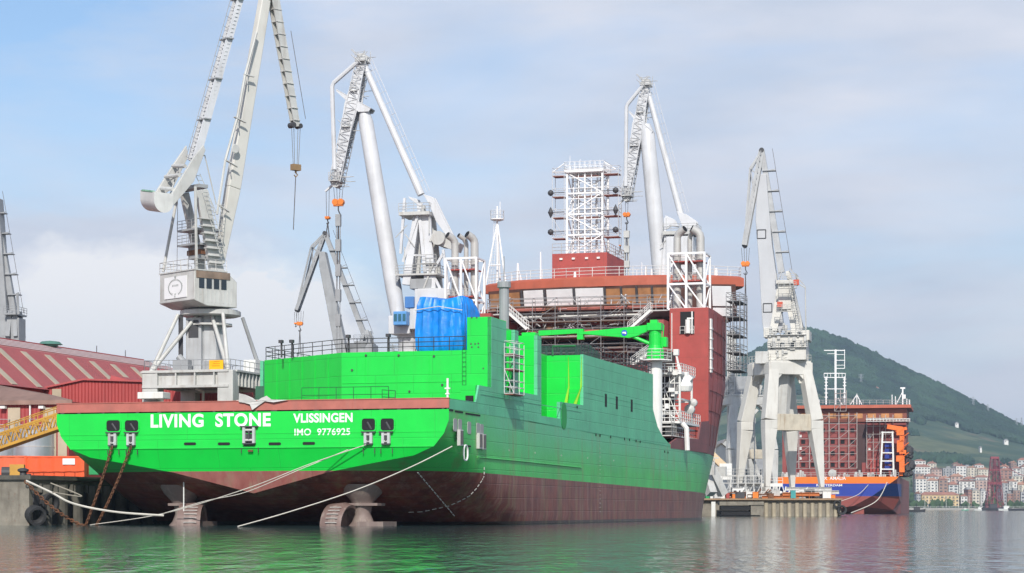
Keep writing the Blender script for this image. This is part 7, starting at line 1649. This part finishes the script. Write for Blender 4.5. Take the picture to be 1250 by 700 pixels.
def boat(label, px, py, Y, L_, mt, cab_=True, nm='boat'):
    t = thing(nm, label, 'boat', Fr((px - PX) / F * Y, Y, 0, 0)); o = MB(); h = L_ * .13
    vs = []; 
    for x, b_, z_ in ((-.5, .8, 1), (-.3, 1, .9), (.2, 1, .95), (.4, .6, 1.15), (.5, .05, 1.35)): vs += [(x * L_, -b_ * L_ * .14, h * z_), (x * L_ * .95, -b_ * L_ * .09, -.3), (x * L_ * .95, b_ * L_ * .09, -.3), (x * L_, b_ * L_ * .14, h * z_)]
    o.add(vs, [(i * 4 + k, i * 4 + k + 1, i * 4 + 5 + k, i * 4 + 4 + k) for i in range(4) for k in range(3)] + [(i * 4, i * 4 + 4, i * 4 + 7, i * 4 + 3) for i in range(4)] + [(0, 1, 2, 3)]); o.build('hull', mt, t)
    if cab_: o = MB(); o.box(-L_ * .15, L_ * .18, -L_ * .09, L_ * .09, h * .9, h * 2.2); o.box(-L_ * .17, L_ * .2, -L_ * .1, L_ * .1, h * 2.2, h * 2.35); o.tube((0, 0, h * 2.3), (0, 0, h * 3.4), .1); o.build('wheelhouse', m_white if cab_ != 'd' else m_dark, t)
boat('black tug hull partly hidden behind the orange-blue ship', 1119, 620, 900, 7.5, m_dark, 'd')
boat('small white boat moored left of the red bridge tower', 1196, 620, 1700, 9, m_white); boat('small green and white boat at the far promenade', 1178, 620, 1750, 6, M('boat_green', (.1, .4, .25), .5)); boat('dark barge moored beneath the red bridge tower', 1212, 620, 1650, 17, m_dark, 'd'); boat('white motor boat right of the red bridge tower', 1228, 620, 1640, 12, m_white); boat('low dark boat at the right edge of the far shore', 1243, 620, 1500, 14, m_dark, False)
for px in (1129, 1133, 1155, 1170, 1183, 1199):
    o = MB(); o.tube((0, 0, 0), (0, 0, 12), .18, .1, n=5); ob = o.build('lamp_post', m_white, None, loc=((px - PX) / F * 2004, 2004, 2.4)); tag(ob, 'thin white lamp post on the far waterfront promenade', 'lamp post', 'lamp posts along the far promenade')

# ================================================================ WATER, SKY, SUN, HAZE
o = MB(); o.add([(-1800, -60, 0), (2600, -60, 0), (2600, 4650, 0), (-1800, 4650, 0)], [(0, 1, 2, 3)])
wm = bpy.data.materials.new('water'); wm.use_nodes = True; nt = wm.node_tree; b = nt.nodes['Principled BSDF']
b.inputs['Base Color'].default_value = (.045, .085, .085, 1); b.inputs['Roughness'].default_value = .07; b.inputs['IOR'].default_value = 1.333
tc = N(nt, 'ShaderNodeTexCoord')
def wn(sc3, detail, rough=.5):
    mp = N(nt, 'ShaderNodeMapping'); mp.inputs['Scale'].default_value = sc3; L(nt, tc.outputs['Object'], mp.inputs[0]); n = N(nt, 'ShaderNodeTexNoise', inp={'Scale': 1., 'Detail': detail, 'Roughness': rough}); L(nt, mp.outputs[0], n.inputs[0]); return n.outputs[0]
n1 = wn((2.2, 1.6, 1), 2, .5); n2 = wn((.75, .16, 1), 3, .6); n3 = wn((.02, .012, 1), 2)
b1 = N(nt, 'ShaderNodeBump', inp={'Distance': .030, 'Strength': 1.}); L(nt, n1, b1.inputs['Height'])
b2 = N(nt, 'ShaderNodeBump', inp={'Distance': .125, 'Strength': 1.}); L(nt, n2, b2.inputs['Height']); L(nt, b1.outputs[0], b2.inputs['Normal']); L(nt, b2.outputs[0], b.inputs['Normal'])
ob = o.build('water', wm); ob['kind'] = 'structure'

w_ = bpy.data.worlds.new('World'); sc.world = w_; w_.use_nodes = True; nt = w_.node_tree
SUN_EL, SUN_AZ = R(36), math.atan2(.0, -1.0)    # azimuth measured from +Y towards +X
sky = N(nt, 'ShaderNodeTexSky'); sky.sky_type = 'NISHITA'; sky.sun_disc = False; sky.sun_elevation = SUN_EL; sky.sun_rotation = SUN_AZ; sky.air_density = 1.0; sky.dust_density = .6; sky.ozone_density = 3.0
bg = nt.nodes['Background']; bg.inputs['Strength'].default_value = .15; L(nt, sky.outputs[0], bg.inputs[0])
tc = N(nt, 'ShaderNodeTexCoord'); mp = N(nt, 'ShaderNodeMapping'); mp.inputs['Scale'].default_value = (2.4, 2.4, 9.0); mp.inputs['Location'].default_value = (1.3, .2, .55); L(nt, tc.outputs['Generated'], mp.inputs[0])
nz = N(nt, 'ShaderNodeTexNoise', inp={'Scale': 1.5, 'Detail': 8, 'Roughness': .52, 'Distortion': .35}); L(nt, mp.outputs[0], nz.inputs[0])
mask0 = ramp(nt, nz.outputs[0], [(.34, .42), (.54, .97)])
gd = N(nt, 'ShaderNodeVectorMath', operation='DISTANCE'); mpb = N(nt, 'ShaderNodeMapping'); mpb.inputs['Scale'].default_value = (1, 0, 1.7); L(nt, tc.outputs['Generated'], mpb.inputs[0]); L(nt, mpb.outputs[0], gd.inputs[0]); gd.inputs[1].default_value = (-.235, 0, .385)
nzb = N(nt, 'ShaderNodeTexNoise', inp={'Scale': 9., 'Detail': 5, 'Roughness': .6}); L(nt, mp.outputs[0], nzb.inputs[0])
ab = N(nt, 'ShaderNodeMath', operation='MULTIPLY_ADD'); L(nt, nzb.outputs[0], ab.inputs[0]); ab.inputs[1].default_value = .14; L(nt, gd.outputs['Value'], ab.inputs[2])
hole = ramp(nt, ab.outputs[0], [(.10, .0), (.24, 1.)])
mm = N(nt, 'ShaderNodeMath', operation='MULTIPLY'); L(nt, mask0, mm.inputs[0]); L(nt, hole, mm.inputs[1]); spz = N(nt, 'ShaderNodeSeparateXYZ'); L(nt, tc.outputs['Generated'], spz.inputs[0]); zf = ramp(nt, spz.outputs[2], [(.30, 1.), (.55, .22)]); mm2 = N(nt, 'ShaderNodeMath', operation='MULTIPLY'); L(nt, mm.outputs[0], mm2.inputs[0]); L(nt, zf, mm2.inputs[1]); mask = mm2.outputs[0]
nz2 = N(nt, 'ShaderNodeTexNoise', inp={'Scale': 3.5, 'Detail': 6, 'Roughness': .5}); L(nt, mp.outputs[0], nz2.inputs[0])
ccol = mixc(nt, ramp(nt, nz2.outputs[0], [(.35, 0.), (.7, 1.)]), (.57, .63, .75), (.74, .76, .84))
# low cumulus bank left of centre, near the horizon
cu = N(nt, 'ShaderNodeVectorMath', operation='DISTANCE'); mp2 = N(nt, 'ShaderNodeMapping'); mp2.inputs['Scale'].default_value = (1, 0, 2.0); L(nt, tc.outputs['Generated'], mp2.inputs[0]); L(nt, mp2.outputs[0], cu.inputs[0]); cu.inputs[1].default_value = (-.150, 0, .16)
nz3 = N(nt, 'ShaderNodeTexNoise', inp={'Scale': 18., 'Detail': 8, 'Roughness': .6}); mp3 = N(nt, 'ShaderNodeMapping'); mp3.inputs['Scale'].default_value = (1, 1, 1.6); L(nt, tc.outputs['Generated'], mp3.inputs[0]); L(nt, mp3.outputs[0], nz3.inputs[0])
ad = N(nt, 'ShaderNodeMath', operation='MULTIPLY_ADD'); L(nt, nz3.outputs[0], ad.inputs[0]); ad.inputs[1].default_value = -.135; L(nt, cu.outputs['Value'], ad.inputs[2])
cmask = ramp(nt, ad.outputs[0], [(-.015, .95), (.03, 0.)])
ccol = mixc(nt, cmask, ccol, (.95, .94, .95))
mx = N(nt, 'ShaderNodeMath', operation='MAXIMUM'); L(nt, mask, mx.inputs[0]); L(nt, cmask, mx.inputs[1])
bg2 = N(nt, 'ShaderNodeBackground', inp={'Strength': 1.12}); L(nt, ccol, bg2.inputs[0])
ms = N(nt, 'ShaderNodeMixShader'); L(nt, mx.outputs[0], ms.inputs[0]); L(nt, bg.outputs[0], ms.inputs[1]); L(nt, bg2.outputs[0], ms.inputs[2]); L(nt, ms.outputs[0], nt.nodes['World Output'].inputs[0])
sl = bpy.data.lights.new('sun', 'SUN'); sl.energy = 4.6; sl.angle = R(.6); sl.color = (1, .95, .87); so = bpy.data.objects.new('sun', sl); col.objects.link(so)
tosun = Vector((math.sin(SUN_AZ) * math.cos(SUN_EL), math.cos(SUN_AZ) * math.cos(SUN_EL), math.sin(SUN_EL))); so.rotation_euler = tosun.to_track_quat('Z', 'Y').to_euler(); so.location = (0, 0, 80)
HAZE = 1.15e-4
if HAZE:
    o = MB(); o.box(-1850, 2650, -80, 5000, -6, 345); hz = o.build('haze', bpy.data.materials.new('haze')); hz['kind'] = 'stuff'; hz['label'] = 'thin pale blue air'; m = hz.data.materials[0]; m.use_nodes = True; nt = m.node_tree; nt.nodes.remove(nt.nodes['Principled BSDF'])
    v = N(nt, 'ShaderNodeVolumePrincipled', inp={'Density': HAZE, 'Anisotropy': .3}); v.inputs['Color'].default_value = (.62, .80, 1, 1); L(nt, v.outputs[0], nt.nodes['Material Output'].inputs['Volume'])
sc.render.engine = 'CYCLES'
sc.cycles.use_denoising = True; sc.cycles.max_bounces = 6; sc.cycles.diffuse_bounces = 3; sc.cycles.glossy_bounces = 3; sc.cycles.volume_bounces = 0; sc.cycles.sample_clamp_indirect = 6
sc.view_settings.view_transform = 'Standard'; sc.view_settings.look = 'None'; sc.view_settings.exposure = 0; sc.view_settings.gamma = 1
